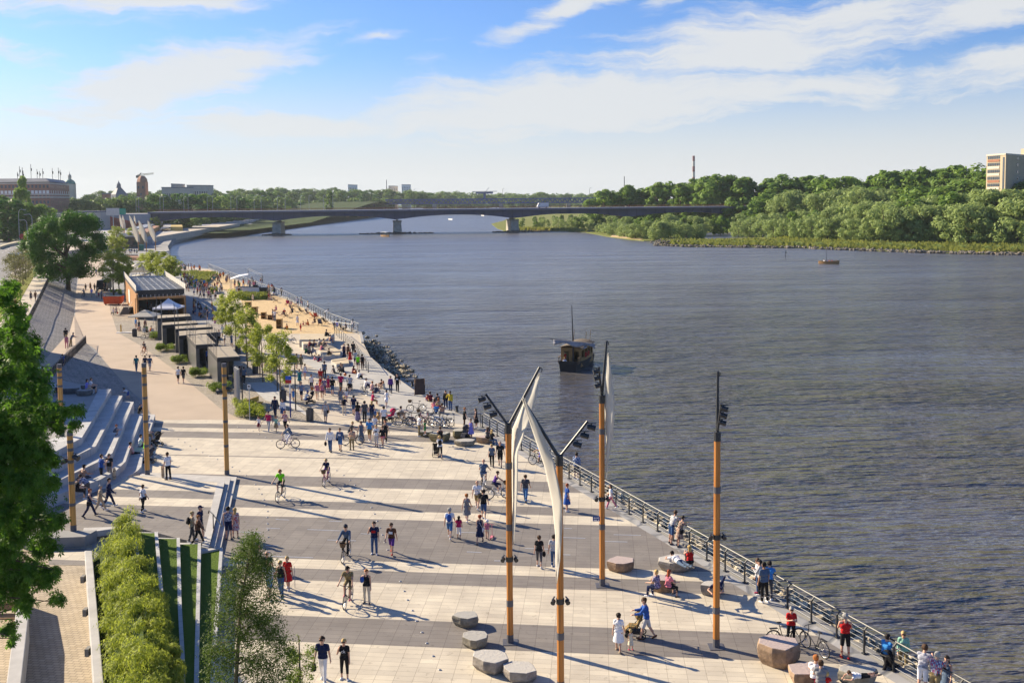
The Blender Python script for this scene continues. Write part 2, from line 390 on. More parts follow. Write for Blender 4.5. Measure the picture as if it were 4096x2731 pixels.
def piece(pose,sex,child,kind):
 key = (pose,sex,child,kind)
 if key in PIECE: return PIECE[key]
 V,Nn,F,nm,bt,fr = body(pose,sex,child,False); Mk = masks(V,nm,bt,fr)
 if kind == 'body': me = mk_mesh('body',V,F)
 else:
  base = {'d': 'k','m': 'k','D': 't','mane': 'hair','bun': 'hair','w': None,'W': None}.get(kind,kind)
  Vs,Fs = np.zeros((0,3)),np.zeros((0,4),int)
  if base:
   mk = Mk[base]; f = F[mk[F].sum(1) >= 3]; u,inv = np.unique(f,return_inverse=True); off = np.full(len(u),OFFS[base])
   if base == 'j': off += .012 * (nm[u] == 'shin') * bt[u]
   if base == 'hair':
    nz = np.sin(V[u] * 55).sum(1); off = off * fr['ks'] + .004 * nz
   Vs = V[u] + Nn[u] * off[:,None]; Fs = inv.reshape(-1,4)
  ex = MB()
  if kind in ('d','D','w'): ex = skirt_mb(fr,.46,.25,.23) if pose not in ('si','sg','cy','sl') else ex
  if kind in ('m','W'): ex = skirt_mb(fr,.80,.27,.26) if pose not in ('si','sg','sl') else ex
  if kind in ('d','D','m','w','W') and pose in ('si','sg','cy','sl'):
   mk = Mk['s']; f = F[mk[F].sum(1) >= 3]; u,inv = np.unique(f,return_inverse=True); b0 = len(Vs); Vs = np.vstack([Vs,V[u] + Nn[u] * .02]); Fs = np.vstack([Fs,inv.reshape(-1,4) + b0])
  if kind == 'mane':
   hc,hf,hu = fr['hc'],fr['hf'],fr['hu']; rows = []
   for t in (0,.3,.65,1): c = hc + hu * (.03 - .02 * t) - hf * (.045 + .05 * min(1,t * 1.6)) - Vector((0,0,.33 * t)); a,b = .088 - .02 * t,.055 - .02 * t; rows.append([c + Vector((a * math.cos(q),b * math.sin(q),0)) for q in [6.28318 * j / 12 for j in range(13)]])
   ex.grid(rows); ex.add(rows[-1][:12],[(0,1,2,3),(0,3,4,11),(4,5,10,11),(5,6,9,10),(6,7,8,9)])
  if kind == 'bun': c = fr['hc'] + fr['hu'] * .06 - fr['hf'] * .095; ex.ell(c,.05,8,6)
  if ex.f:
   b0 = len(Vs); q4 = [tuple(f) if len(f) == 4 else (f[0],f[1],f[2],f[2]) for f in ex.f if len(f) == 4]; Vs = np.vstack([Vs,np.array([tuple(v) for v in ex.v])]); Fs = np.vstack([Fs,np.array(q4) + b0])
  me = mk_mesh(kind,Vs,Fs)
 PIECE[key] = me; return me
LQM = {}
def lq_mesh(pose,sex,child,top,bot,hair):
 key = (pose,sex,child,top,bot,hair)
 if key in LQM: return LQM[key]
 V,Nn,F,nm,bt,fr = body(pose,sex,child,True,hair == 'l'); M = masks(V,nm,bt,fr); cls = np.zeros(len(V),np.int32); V = V.copy()
 b = {'w': 'h','W': 's'}.get(bot,bot)
 if b in M: cls[M[b]] = 2; V[M[b]] += Nn[M[b]] * .012
 tk = {'d': 'k','D': 't','m': 'k'}.get(top,top)
 if tk in M: cls[M[tk]] = 1; V[M[tk]] += Nn[M[tk]] * .012
 if top in 'dDm': q = M['s'] & (cls == 0); cls[q] = 1
 q = M['hair'] | M['mane']; cls[q] = 3; V[M['hair']] += Nn[M['hair']] * .02
 cls[M['shoe']] = 4
 fc = np.sort(cls[F],1)[:,1]; Fs = F
 if (top in 'dDm' or bot in 'wW') and pose not in ('si','sg','cy','sl','ly'):
  ex = skirt_mb(fr,.80 if top == 'm' or bot == 'W' else .44,.25,.23); b0 = len(V); V = np.vstack([V,np.array([tuple(v) for v in ex.v])]); Fs = np.vstack([F,np.array(ex.f) + b0]); fc = np.concatenate([fc,np.full(len(ex.f),1 if top in 'dDm' else 2)])
 me = mk_mesh('person',V,Fs,nm=5); me.polygons.foreach_set('material_index',fc.astype(np.int32)); LQM[key] = (me,fr); return LQM[key]
def slot(o,ms):
 for s,m in zip(o.material_slots,ms): s.link = 'OBJECT'; s.material = m
TOPN = {'t': 'tee','k': 'tank top','l': 'long sleeves','d': 'dress','D': 'dress','m': 'long dress','n': ''}
BOTN = {'j': 'trousers','s': 'shorts','h': 'short shorts','p': 'leggings','w': 'skirt','W': 'long skirt','x': ''}
LABS = set()
FACEOBJ = {}
def person(x,y,pose,rz,sex,top,bot,hair,text,z=0.,h=None,child=False,lq=False,skin=0,extra='',shoes=None,group=None,pos=None,say=None):
 p = pos if pos is not None else G(x,y,z); tk,tc = (top.split(':') + [''])[:2]; bk,bc = (bot.split(':') + ['black'])[:2]; hk,hcx = (hair.split(':') + ['dark'])[:2]
 k = (h or (rnd.uniform(1.72,1.84) if sex == 'm' else rnd.uniform(1.62,1.72))) / 1.75
 if child and not h: k = 1.15 / 1.75
 nt = TOPN[tk]; lab = say or ('person in ' + (f'{tc} {nt}' if nt else 'no shirt') + (f' and {bc} {BOTN[bk]}' if bk != 'x' and tk not in 'dDm' else '') + ' ' + text)
 if len(lab.split()) > 16 and not say: lab = 'person in ' + (f'{tc} {nt}' if nt else 'no shirt') + ', ' + text
 if len(lab.split()) > 16: print('LONG',lab)
 sh = cloth(shoes or ('white' if rnd.random() < .35 else 'dark grey')); sk = SKIN[skin]; tm = cloth(tc) if tc else sk; bm = cloth(bc); hm = cloth(hcx) if hk == 'c' else hairm(hcx)
 if lq:
  me,fr = lq_mesh(pose,sex,child,tk,bk,{'mane': 'l'}.get(hk,'s'))
  o = bpy.data.objects.new('person',me); col.objects.link(o); slot(o,[sk,tm,bm,hm,sh]); o.location = p; o.rotation_euler = (0,0,R(rz)); o.scale = (k,) * 3; return tag(o,lab,'person',group)
 e = thing('person',lab,'person',p,R(rz),group); e.scale = (k,) * 3
 def put(kind,name,ms):
  o = bpy.data.objects.new(name,piece(pose,sex,child,kind)); col.objects.link(o); o.parent = e; slot(o,[ms]); return o
 put('body','body',sk)
 if tk != 'n': put(tk,{'d': 'dress','D': 'dress','m': 'dress','l': 'shirt'}.get(tk,'top'),tm)
 if bk != 'x': put(bk,{'s': 'shorts','h': 'shorts','w': 'skirt','W': 'skirt'}.get(bk,'trousers'),bm)
 put('shoe','shoes',sh)
 fr = body(pose,sex,child,False)[5]; hc,hu,hf,ks = fr['hc'],fr['hu'],fr['hf'],fr['ks']; X = Vector((1,0,0))
 if hk == 'c':
  put('hair','cap',hm); m = MB(); m.box(hc + hf * .12 * ks + hu * .055 * ks,(.15 * ks,.10 * ks,.012)); o = m.build('cap_peak',hm,e)
 elif hk != 'bald': put({'mane': 'mane','bun': 'bun'}.get(hk,'hair'),'hair',hm)
 fk = (pose,sex,child)
 if fk not in FACEOBJ:
  m = MB()
  for s in (-1,1): m.ell(hc + X * s * .034 * ks + hf * .088 * ks + hu * .018 * ks,(.013 * ks,.008,.007 * ks),6,4)
  m.mi(1); m.ell(hc + hf * .092 * ks - hu * .052 * ks,(.024 * ks,.010,.007 * ks),6,4); o = m.build('face',[mat('eye_dark',(.03,.02,.02),.3),mat('lips',(.38,.13,.11),.5)],e); FACEOBJ[fk] = o.data
 else: o = bpy.data.objects.new('face',FACEOBJ[fk]); col.objects.link(o); o.parent = e
 if 'g' in extra: m = MB(); m.box(hc + hf * .098 * ks + hu * .018 * ks,(.15 * ks,.02,.04 * ks)); m.build('sunglasses',mat('sunglass_black',(.01,.01,.01),.2,spec=.6),e)
 if 'B' in extra: m = MB(); c = fr['H'] + fr['up'] * .27 - fr['fw'] * .19; m.ell(c,(.15,.10,.22),10,8); m.ell(c - fr['fw'] * .07 - fr['up'] * .07,(.10,.06,.10),8,6); m.build('backpack',cloth({'1': 'blue','2': 'black','3': 'beige'}.get(extra[extra.index('B') + 1:][:1],'black')),e)
 if 's' in extra:
  m = MB(); c = fr['H'] + X * .20 - Vector((0,.02,.06)); m.box(c,(.09,.26,.22)); m.tube([c + Vector((-.02,.1,.1)),fr['N'] + fr['fw'] * .10 - X * .06 - fr['up'] * .1,fr['N'] - X * .10,fr['N'] - fr['fw'] * .12 - fr['up'] * .15,c + Vector((-.02,-.1,.1))],.012,5); m.build('shoulder_bag',cloth({'1': 'white','2': 'brown','3': 'beige'}.get(extra[extra.index('s') + 1:][:1],'black')),e,bevel=.02)
 if 'P' in extra: m = MB(); m.box(fr['H'] + fr['up'] * .30 + fr['fw'] * .155,(.20,.02,.12)); m.build('print',cloth({'1': 'white','2': 'red','3': 'dark grey'}.get(extra[extra.index('P') + 1:][:1],'white')),e)
 if 'H' in extra: c = fr['hands'][1]; m = MB(); m.ell(c - Vector((0,0,.16)),(.10,.08,.17),8,6); m.tube([c,c - Vector((0,0,.05))],.02,5); m.build('held_bag',cloth({'1': 'blue','2': 'beige','3': 'brown','4': 'white'}.get(extra[extra.index('H') + 1:][:1],'black')),e)
 if 'h' in extra: put('hair','helmet',cloth('dark grey')).scale = (1.04,) * 3
 return e
# ------------------------------------------------------------------ bicycles, strollers
TYRE = mat('tyre_rubber',(.02,.02,.02),.8,.2,10); CHROME = mat('bright_steel',(.55,.55,.56),.3,.1,5,.8)
BIKEP = {}
def bike(p,rz,paint,label,basket=False,lady=False,group='bicycles'):
 key = (basket,lady); pm = mat('bike_' + paint.replace(' ','_'),PAL[paint],.35,.05,4,spec=.5)
 if key in BIKEP: e = copy_tree(BIKEP[key],loc=p,rz=R(rz),label=label,group=group); e['category'] = 'bicycle'
 else:
  e = thing('bicycle',label,'bicycle',p,R(rz),group); r = .34; A,B_ = Vector((0,-.53,r)),Vector((0,.55,r)); BBk = Vector((0,-.10,.29)); ST = Vector((0,-.26,.84)); HT = Vector((0,.36,.86)); HBm = Vector((0,.40,.66))
  for c in (A,B_):
   m = MB(); m.torus(c,r - .02,.021,n=28); w_ = m.build('wheel',TYRE,e); m = MB(); m.torus(c,r - .05,.012,n=24,m=4); m.build('rim',CHROME,w_)
   m = MB()
   for i in range(14): a = 6.283 * i / 14; m.tube([c,c + Vector((0,math.cos(a),math.sin(a))) * (r - .05)],.004,3)
   m.tube([c - Vector((.05,0,0)),c + Vector((.05,0,0))],.025,6); m.build('spokes',CHROME,w_)
  m = MB(); m.tube([BBk,ST],.018,6); m.tube([HBm,HT + Vector((0,-.02,.04))],.02,6); m.tube([BBk,HBm],.021,6)
  m.tube([ST * .35 + BBk * .65,HBm.lerp(HT,.3)] if lady else [ST - Vector((0,0,.06)),HT - Vector((0,0,.02))],.018,6)
  for s in (-.05,.05): m.tube([BBk,A + Vector((s,0,0))],.011,5); m.tube([ST - Vector((0,-.02,.08)),A + Vector((s,0,0))],.010,5); m.tube([HBm,B_ + Vector((s,0,0))],.013,5)
  m.build('frame',pm,e)
  m = MB(); s_ = ST + Vector((0,-.03,.13)); m.tube([ST,s_ - Vector((0,0,.03))],.013,5); m.ell(s_,(.07,.13,.03),8,5); m.build('saddle',DK,e)
  m = MB(); h = HT + Vector((0,.0,.16)); m.tube([HT,h],.014,5); m.tube([h + Vector((-.28,-.06,.02)),h + Vector((-.12,.03,.0)),h + Vector((.12,.03,0)),h + Vector((.28,-.06,.02))],.014,6); m.build('handlebar',DK,e)
  m = MB(); m.torus(BBk,.09,.010,n=14,m=4); m.tube([BBk + Vector((.05,0,0)),BBk + Vector((.06,.10,-.13))],.012,5); m.tube([BBk + Vector((-.05,0,0)),BBk + Vector((-.06,-.10,.13))],.012,5); m.box(BBk + Vector((.11,.10,-.13)),(.10,.09,.02)); m.box(BBk + Vector((-.11,-.10,.13)),(.10,.09,.02)); m.build('crank',DK,e)
  m = MB(); m.box(A + Vector((0,.02,.40)),(.12,.34,.02));
  for s in (-.06,.06): m.tube([A + Vector((s,0,0)),A + Vector((s,-.1,.4))],.007,4)
  m.build('rack',DK,e)
  if basket: m = MB(); c = HT + Vector((0,.20,.10)); m.lathe([(.13,-.1),(.18,.11),(.17,.11),(.12,-.08)],12,c); m.build('basket',mat('basket_wicker',(.12,.075,.04),.9,.3,20),e)
  BIKEP[key] = e
 for c in e.children:
  if c.name.startswith('frame'): slot(c,[pm])
 return e
DK = mat('black_rubber',(.025,.025,.027),.6,.15,5)
STRP = []
def stroller(p,rz,paint,label):
 pm = cloth(paint)
 if STRP: e = copy_tree(STRP[0],loc=p,rz=R(rz),label=label,group='strollers'); e['category'] = 'stroller'
 else:
  e = thing('stroller',label,'stroller',p,R(rz),'strollers')
  for x,y,r in ((-.27,-.28,.14),(.27,-.28,.14),(-.16,.38,.10),(.16,.38,.10)): m = MB(); m.torus((x,y,r),r - .025,.025,n=14); m.tube([(x - .02,y,r),(x + .02,y,r)],.05,8); m.build('wheel',TYRE,e)
  m = MB()
  for s in (-.25,.25): m.tube([(s,.38,.12),(s,.02,.55),(s,-.40,.98),(s,-.52,1.02)],.014,6); m.tube([(s,-.28,.15),(s,.05,.52)],.014,6)
  m.tube([(-.25,-.52,1.02),(.25,-.52,1.02)],.02,6); m.tube([(-.16,.38,.1),(.16,.38,.1)],.012,5); m.tube([(-.27,-.28,.14),(.27,-.28,.14)],.012,5); m.build('frame',DK,e)
  m = MB(); m.box((0,.12,.47),(.42,.40,.08)); m.box((0,-.13,.70),(.42,.10,.50),M=Matrix.Rotation(R(22),3,'X')); m.box((0,.40,.36),(.38,.25,.05),M=Matrix.Rotation(R(-45),3,'X')); m.build('seat',pm,e,bevel=.03)
  m = MB(); rows = [[Vector((.23 * math.cos(a),-.20 + .34 * math.sin(b) * (.5 + .5 * math.sin(a)),.82 + .30 * math.sin(a) * math.cos(b))) for a in [math.pi * i / 8 for i in range(9)]] for b in (-.35,.05,.5,1.0)]; m.grid(rows); o = m.build('hood',pm,e,smooth=True); o.modifiers.new('t','SOLIDIFY').thickness = .012
  m = MB(); m.box((0,.05,.24),(.36,.44,.16)); m.build('storage_basket',DK,e,bevel=.03); STRP.append(e)
 for c in e.children:
  if c.name.split('.')[0] in ('seat','hood'): slot(c,[pm])
 return e
# rows: x, y (foot or seat point in the photo), pose, heading, sex, top, bottom, hair, words that single the person out, options
PP = [
 (1799,2153,'wk',-8,'m','t:white','s:blue denim','s:grey','with a blue backpack, hand on a girl in red',dict(extra='B1')),
 (1836,2153,'wl',-5,'f','t:crimson','p:white','mane:dark','small girl height beside the blue backpack',dict(h=1.28)),
 (1920,2173,'wm',-8,'f','d:navy','x','s:red','red haired with white shoulder bag beside a child on a scooter',dict(extra='s1')),
 (1949,2155,'wl',-10,'f','t:pink','h:cream','c:white','tiny child in white cap holding a pink scooter',dict(child=True,h=1.08)),
 (1867,2085,'wk',-12,'f','d:grey','x','s:ginger','with a beige bag, walking away ahead of the family',dict(h=1.68,extra='s3')),
 (1935,2075,'wl',-6,'m','t:black','s:denim','s:dark','with a black backpack walking away',dict(extra='B2')),
 (1909,2035,'wk',-10,'m','t:white','s:khaki','bald','bald with a dark shoulder bag walking away',dict(extra='s')),
 (2102,2006,'wk',-14,'m','t:dark grey','j:blue denim','s:brown','walking away between the first two masts',{}),
 (2268,2044,'st',-70,'f','D:blue','x','s:red','standing just right of the curved sail',{}),
 (1968,1866,'wl',172,'f','t:slate','j:black','s:blond','blonde in sunglasses beside a big bald companion',dict(extra='gs')),
 (2001,1866,'wk',175,'m','t:black','s:black','bald','bald and heavy walking left of the first mast',dict(extra='P3',h=1.86)),
 (1760,1832,'pu',8,'f','t:white','p:black','s:blond','pushing a black stroller away',dict(extra='B2')),
 (2306,1917,'st',-30,'m','l:blue plaid','s:dark grey','s:dark','holding a child on the far side of the railing',{}),
 (1858,1711,'ho',-80,'f','t:black','j:brown','s:ginger','with a dark bag reaching to a friend in black',dict(extra='s')),
 (1905,1711,'ho',85,'f','d:black','x','mane:brown','reaching out to a friend in brown trousers',{}),
 (1885,1756,'wl',150,'f','d:violet','x','s:brown','beside a stroller and a mossy stone',{}),
 (1966,1761,'si',-40,'f','t:black','j:denim','mane:blond','long blond hair sitting near the railing by the first mast',dict(z=.42)),
 (1950,1752,'si',-30,'f','k:dark grey','s:black','mane:brown','sitting on the brownish stone behind a blonde',dict(z=.42)),
 (1677,1744,'ho',-75,'m','t:white','j:khaki','s:dark','holding the hand of a child on a stone',{}),
 (1700,1738,'st',80,'m','t:green','s:green','s:dark','child standing on the small brown stone',dict(child=True,z=.38)),
 (1762,1752,'sg',10,'f','k:black','p:black','bun:brown','sitting with back turned on a grey stone',dict(z=.62)),
 (1802,1641,'sh',150,'m','l:yellow','j:denim','s:dark','hand to head at the quay edge',dict(skin=2)),
 (1783,1634,'st',170,'f','l:black','j:navy','mane:dark','standing left of the yellow pullover at the quay edge',{}),
 (1598,1667,'sg',-60,'m','t:grey','p:beige','s:dark','squatting at the left end of the bicycle rail',dict(z=.2)),
 (1712,1604,'sg',30,'f','t:red','s:denim','s:brown','small sitting figure nearest the notice board',dict(z=0,child=True,h=1.2)),
 (1722,1606,'sg',20,'m','t:burgundy','s:khaki','s:brown','sitting on the quay beside a child near the notice board',{}),
 (1740,1633,'sg',25,'f','k:pink','s:pink','mane:brown','long haired sitting on the quay',{}),
 (1753,1612,'sg',40,'m','t:dark grey','s:dark grey','s:dark','sitting at the back of the quay group',{}),
 (1757,1628,'sg',30,'f','k:beige','s:red','mane:ginger','sitting in the middle of the quay group',{}),
 (1748,1652,'sg',20,'f','t:sky blue','s:denim','s:blond','sitting behind the parked bicycles',{}),
 (1768,1654,'sg',0,'m','n','s:grey','s:brown','bending forward bare backed behind the parked bicycles',dict(skin=1)),
 (1563,1571,'wl',175,'f','l:purple','j:navy','s:brown','walking along the quay in front of a companion',{}),
 (1590,1566,'wl',178,'m','t:black','j:black','s:dark','all black walking along the far quay edge',dict(extra='P1')),
 (2445,2033,'wk',80,'f','t:white','j:pink','mane:brown','long hair striding behind the middle mast',dict(h=1.5)),
 (2687,2172,'ln',-55,'m','t:light grey','s:denim','s:brown','leaning on the railing',dict(h=1.85)),
 (2717,2182,'ln',-60,'f','d:beige pattern','x','s:dark','leaning on the railing with a dark bag',dict(extra='s')),
 (2717,2256,'ly',25,'m','t:white','j:slate','s:dark','lying face down on the wide pale stone',dict(z=.5)),
 (2760,2252,'sg',0,'f','k:red','s:black','mane:blond','sitting on the wide pale stone',dict(z=.5)),
 (2630,2352,'si',50,'f','t:dark floral','j:navy','s:blond','blonde sitting on the reddish stone',dict(z=.62)),
 (2672,2350,'si',-60,'f','t:pink','p:black','mane:red','long red hair sitting on the reddish stone',dict(z=.62)),
 (2872,2350,'ly',160,'m','t:navy','j:navy','s:dark','lying on a pale stone behind the bare mast',dict(z=.5)),
 (3057,2408,'st',25,'m','t:slate','j:black','s:dark','large figure in a vest at the railing',dict(h=1.9,skin=1)),
 (3032,2368,'st',70,'f','l:white','j:denim','s:brown','in sunglasses with pink shoes at the railing',dict(extra='g',shoes='crimson')),
 (3042,2378,'sc',60,'f','l:light grey','j:black','c:black','dark headscarf standing at the railing',{}),
 (3075,2392,'ln',-20,'m','t:sky blue','j:dark grey','s:dark','half hidden behind the figure in a vest',{}),
 (2586,2555,'pu',82,'m','l:blue','s:light grey','s:brown','in sunglasses pushing a camouflage stroller',dict(h=1.84,extra='g',shoes='brown')),
 (2474,2603,'wl',-20,'f','D:white','x','bun:dark','off the shoulder dress holding a toddler by the hand',dict(shoes='beige')),
 (2523,2598,'st',20,'f','d:cream','x','s:blond','toddler in pink shoes between two adults',dict(child=True,h=.86,shoes='crimson')),
 (3164,2575,'sc',172,'f','t:red','p:black','s:grey','grey haired cyclist jersey behind the big pink block',dict(extra='g')),
 (3380,2631,'sc',-12,'m','k:red','s:black','s:grey','facing the river with red shoes',dict(h=1.86,shoes='red')),
 (3541,2702,'pu',-60,'m','t:sky blue','j:black','s:dark','with a stroller beyond the railing',dict(z=-.35)),
 (3612,2680,'wl',160,'f','l:mint','j:khaki','mane:blond','blond in sunglasses beyond the railing',dict(z=-.35,extra='g')),
 (3690,2768,'ln',-35,'m','t:striped','s:white','s:brown','leaning on the railing',dict(h=1.85)),
 (3738,2795,'ln',-40,'m','t:plaid','s:khaki','s:grey','leaning on the railing',dict(h=1.8)),
 (3786,2790,'st',130,'f','d:slate','x','mane:dark','long dark hair at the bottom right beyond the railing',dict(z=-.35)),
 (3262,2716,'si',-25,'m','t:white','j:burgundy','s:ginger','sitting at the back of the bottom pink stone',dict(z=.5)),
 (3283,2735,'si',-15,'m','t:grey','j:burgundy','s:brown','sitting with a child on the bottom pink stone',dict(z=.5)),
 (3306,2742,'si',-40,'m','t:red','s:navy','s:blond','small child sitting beside a grey tee on the stone',dict(z=.45,child=True,h=1.)),
 (3442,2712,'ly',100,'m','t:white','s:black','s:brown','boy lying on the flat grey stone',dict(z=.55,h=1.3)),
 (1123,1990,'cy',170,'m','t:lime','s:black','s:ginger','bright cyclist riding towards the camera',dict(extra='g')),
 (1306,1930,'cy',172,'f','t:navy','w:purple','s:blond','cyclist one hand on chest riding towards the camera',dict(extra='g')),
 (1385,2230,'cy',172,'m','l:slate','j:black','s:dark','helmeted cyclist riding towards the camera',dict(extra='h')),
 (1498,2216,'sh',176,'m','t:navy','j:denim','s:brown','hand to face beside a brown tee',dict(extra='P2')),
 (1567,2214,'wk',172,'m','t:brown','s:purple','s:brown','in sunglasses and red shoes walking',dict(extra='gP1',shoes='red')),
 (1393,2410,'cy',174,'m','t:khaki','s:khaki','c:black','cyclist in black cap riding next to a walker',dict(extra='g',shoes='pink')),
 (1468,2413,'sh',172,'f','k:black','j:cream','s:ginger','curly haired carrying a blue bag',dict(extra='H1')),
 (915,2156,'st',15,'m','k:floral','s:navy','s:dark','by the platform steps',dict(h=1.85)),
 (942,2149,'st',10,'f','D:red pattern','x','mane:blond','long hair by the platform steps',{}),
 (1018,2270,'wk',178,'m','t:floral','s:denim','s:brown','teen partly behind the slim foreground tree',{}),
 (1072,2340,'wl',170,'m','t:navy','s:dark grey','bald','shaven head in sunglasses behind a white tee',dict(extra='gP2')),
 (1079,2386,'wk',172,'m','t:white','s:blue denim','s:blond','printed tee walking beside a black tank top',dict(extra='P1')),
 (1125,2378,'wl',170,'f','k:black','j:denim','bun:blond','ripped jeans beside a red dress',dict(extra='g')),
 (1152,2356,'wl',168,'f','D:red','x','s:blond','walking with a crutch',dict(extra='s')),
 (769,2166,'wl',-60,'f','t:beige','j:dark grey','bun:blond','with a small backpack at the platform edge',dict(z=.45,extra='B2')),(793,2176,'wk',-70,'f','l:brown','j:black','bun:ginger','in sunglasses striding along the platform edge',dict(z=.45,extra='g')),(801,2153,'wl',-100,'m','t:navy','s:dark grey','c:navy','in a cap at the platform edge',dict(z=.45,h=1.85)),
 (2157,2267,'wl',-10,'f','t:black','p:dark grey','bun:brown','carrying a dark jacket between the first masts',dict(extra='H')),(2216,2269,'wl',-8,'m','t:light grey','j:denim','s:dark','walking away left of the nearest mast',{}),
 (1293,2723,'wl',172,'m','t:navy','j:white','s:brown','in sunglasses carrying a dark jacket',dict(extra='gH',h=1.84)),
 (1379,2716,'sh',176,'f','t:black','p:black','s:blond','blonde on the phone with a white two letter print',dict(extra='g')),
 (673,1917,'st',60,'m','t:white','j:black','s:brown','holding a skateboard on the platform',dict(z=.45)),
 (572,2045,'wl',-30,'f','t:white','j:black','s:brown','with a black bag crossing the platform',dict(z=.45,extra='s')),
 (436,2030,'wk',-72,'m','l:navy','j:navy','s:dark','suit striding across the platform',dict(z=.45,h=1.85)),
 (402,2046,'wk',-70,'f','l:beige','j:beige','s:grey','grey haired beside a navy suit',dict(z=.45)),
 (360,2066,'wk',-70,'f','k:navy','j:navy','s:red','red haired with a bag beside a grey haired walker',dict(z=.45,extra='s')),
 (350,1990,'bd',70,'m','t:floral','j:dark grey','s:brown','leaning to pull a friend up',dict(z=.45)),
 (308,1965,'si',-60,'m','t:black','p:black','c:dark grey','sitting on the steps behind the pole',dict(z=.93)),
 (333,1913,'si',-40,'m','n','s:dark grey','c:black','shirtless shading the eyes on the steps',dict(z=.96,skin=1)),
 (406,1925,'sc',-50,'m','t:blue','j:black','s:brown','standing on the seating steps',dict(z=.48)),
 (440,1916,'st',170,'m','t:black','s:grey','s:dark','in sunglasses holding a skateboard on the steps',dict(z=.48,extra='gP1')),
 (530,1815,'sl',-50,'m','t:red pattern','j:black','s:dark','shading the eyes at the low end of the steps',dict(z=.48)),
 (560,1785,'si',-60,'m','t:white','j:navy','s:dark','in sunglasses sitting at the low end of the steps',dict(z=.48,extra='g')),
 (580,1797,'si',-70,'f','t:lime','j:blue denim','s:blond','sitting behind the pole on the lowest step',dict(z=.48)),
 (585,1742,'si',-60,'f','t:sky blue','s:khaki','mane:red','long haired sitting by a black stroller',dict(z=.48)),
 (556,1655,'sg',-60,'m','t:black','s:beige','c:slate','in a cap on top of the right end of the steps',dict(z=.96)),
 (457,1740,'cr',-80,'m','t:slate','s:grey','s:red','child crouching alone on a step',dict(z=1.44,child=True)),
 (513,1594,'bd',95,'m','t:white','s:blue','s:dark','child bending at the top of the steps',dict(child=True,h=1.25,z=.3)),
 (346,1556,'si',-70,'f','t:violet','s:beige','mane:dark','sitting on a dark stone of the terrace',dict(z=2.72)),
 (362,1552,'si',-70,'m','t:white','s:black','s:brown','sitting beside a violet top on the terrace',dict(z=2.72)),
 (141,1540,'st',20,'f','k:red','j:white','s:dark','standing on the terrace beside the chestnut leaves',dict(z=2.3)),
 (155,1530,'st',20,'m','t:white','j:navy','s:brown','on the terrace behind a red tank top',dict(z=2.3)),
 (172,1544,'st',-10,'m','t:black','s:khaki','s:dark','on the terrace beside a purple dress',dict(z=2.3)),
 (192,1556,'wk',-20,'f','d:purple','x','s:brown','on the upper terrace',dict(z=2.3)),
 (165,1590,'sg',-20,'m','n','s:dark grey','s:dark','bare backed sitting on the terrace under the chestnut',dict(z=2.3,skin=1)),
 (128,1632,'sg',-60,'f','l:black','p:black','bun:dark','all black sitting at the terrace edge under the chestnut',dict(z=2.3)),
 (233,1608,'st',20,'m','t:navy','s:slate','s:brown','behind the banded pole on the upper terrace',dict(z=2.3,h=1.5)),
 (251,1470,'wl',10,'m','t:blue','s:navy','s:dark','boy by the cobbled bank railing',dict(z=.9,h=1.5)),
 (267,1393,'st',20,'f','t:pink','j:pink','s:blond','leaning on the ramp railing',dict(z=.9)),
 (285,1386,'ln',-80,'m','t:slate','j:khaki','s:grey','beside a pink outfit at the ramp railing',dict(z=.9)),
 (264,1366,'st',20,'m','t:black','j:dark grey','s:dark','behind a pink outfit at the ramp railing',dict(z=.9)),
 (1036,1720,'wh',170,'f','t:white','w:burgundy','mane:brown','little girl at the left of the hand holding family',dict(child=True,h=1.15)),
 (1075,1722,'wh',172,'f','t:crimson','j:light grey','s:brown','tallest of the hand holding family',{}),
 (1105,1725,'wh',175,'f','t:mint','w:khaki','s:brown','girl in the middle of the hand holding family',dict(child=True,h=1.28)),
 (1141,1724,'wh',172,'f','t:red pattern','p:black','s:ginger','right end of the hand holding family with a white bag',dict(extra='H4')),
 (1101,1668,'wl',172,'m','l:navy','j:navy','s:dark','walking behind the hand holding family',dict(h=1.85)),
 (1132,1672,'wl',170,'f','l:white','w:denim','mane:brown','walking by the bus stop pole',{}),
 (1153,1785,'cy',100,'m','l:slate','j:white','s:dark','cyclist on a purple bicycle riding left',{}),
 (1303,1689,'wl',-5,'m','k:light grey','s:grey','s:grey','with a diagonal bag strap walking away alone',dict(extra='s')),
 (1321,1806,'wl',172,'m','l:white','j:denim','s:brown','carrying a dark jacket in front of the group',dict(extra='H')),
 (1361,1802,'wl',172,'m','l:denim','s:blue denim','s:brown','open shirt over white with a bag strap',dict(extra='sP1')),
 (1408,1799,'sc',175,'f','k:beige','j:khaki','mane:brown','in front of a cyclist going right',dict(extra='g')),
 (1410,1772,'cy',-80,'f','t:dark grey','s:grey','s:blond','blond cyclist with a red bundle riding right',{}),
 (1446,1767,'wl',172,'f','m:slate','x','mane:brown','striped long dress in the walking group',dict(extra='g')),
 (1479,1763,'wl',170,'m','t:sky blue','s:khaki','s:brown','walking in the front group',{}),
 (1500,1740,'st',172,'f','t:white','j:light grey','s:brown','half hidden behind the front walking group',{}),
 (1506,1786,'wl',172,'f','t:white','p:light grey','s:blond','shirt with dark lettering in the front group',dict(extra='P3')),
 (1531,1786,'wk',172,'f','t:black','h:pink','s:brown','at the right end of the front group',{}),
 (1543,1768,'wk',172,'f','k:black','j:black','s:red','all black in white trainers at the right end',dict(shoes='white')),
 (1536,1709,'wl',0,'m','t:white','j:black','s:dark','walking away near the golden dog',{}),
 (1377,1660,'sh',-10,'f','t:navy','j:cream','s:blond','lettered backpack raising an arm',dict(extra='B2')),
 (1415,1658,'wl',-10,'m','t:navy','s:denim','s:dark','walking away beside a floral skirt',{}),
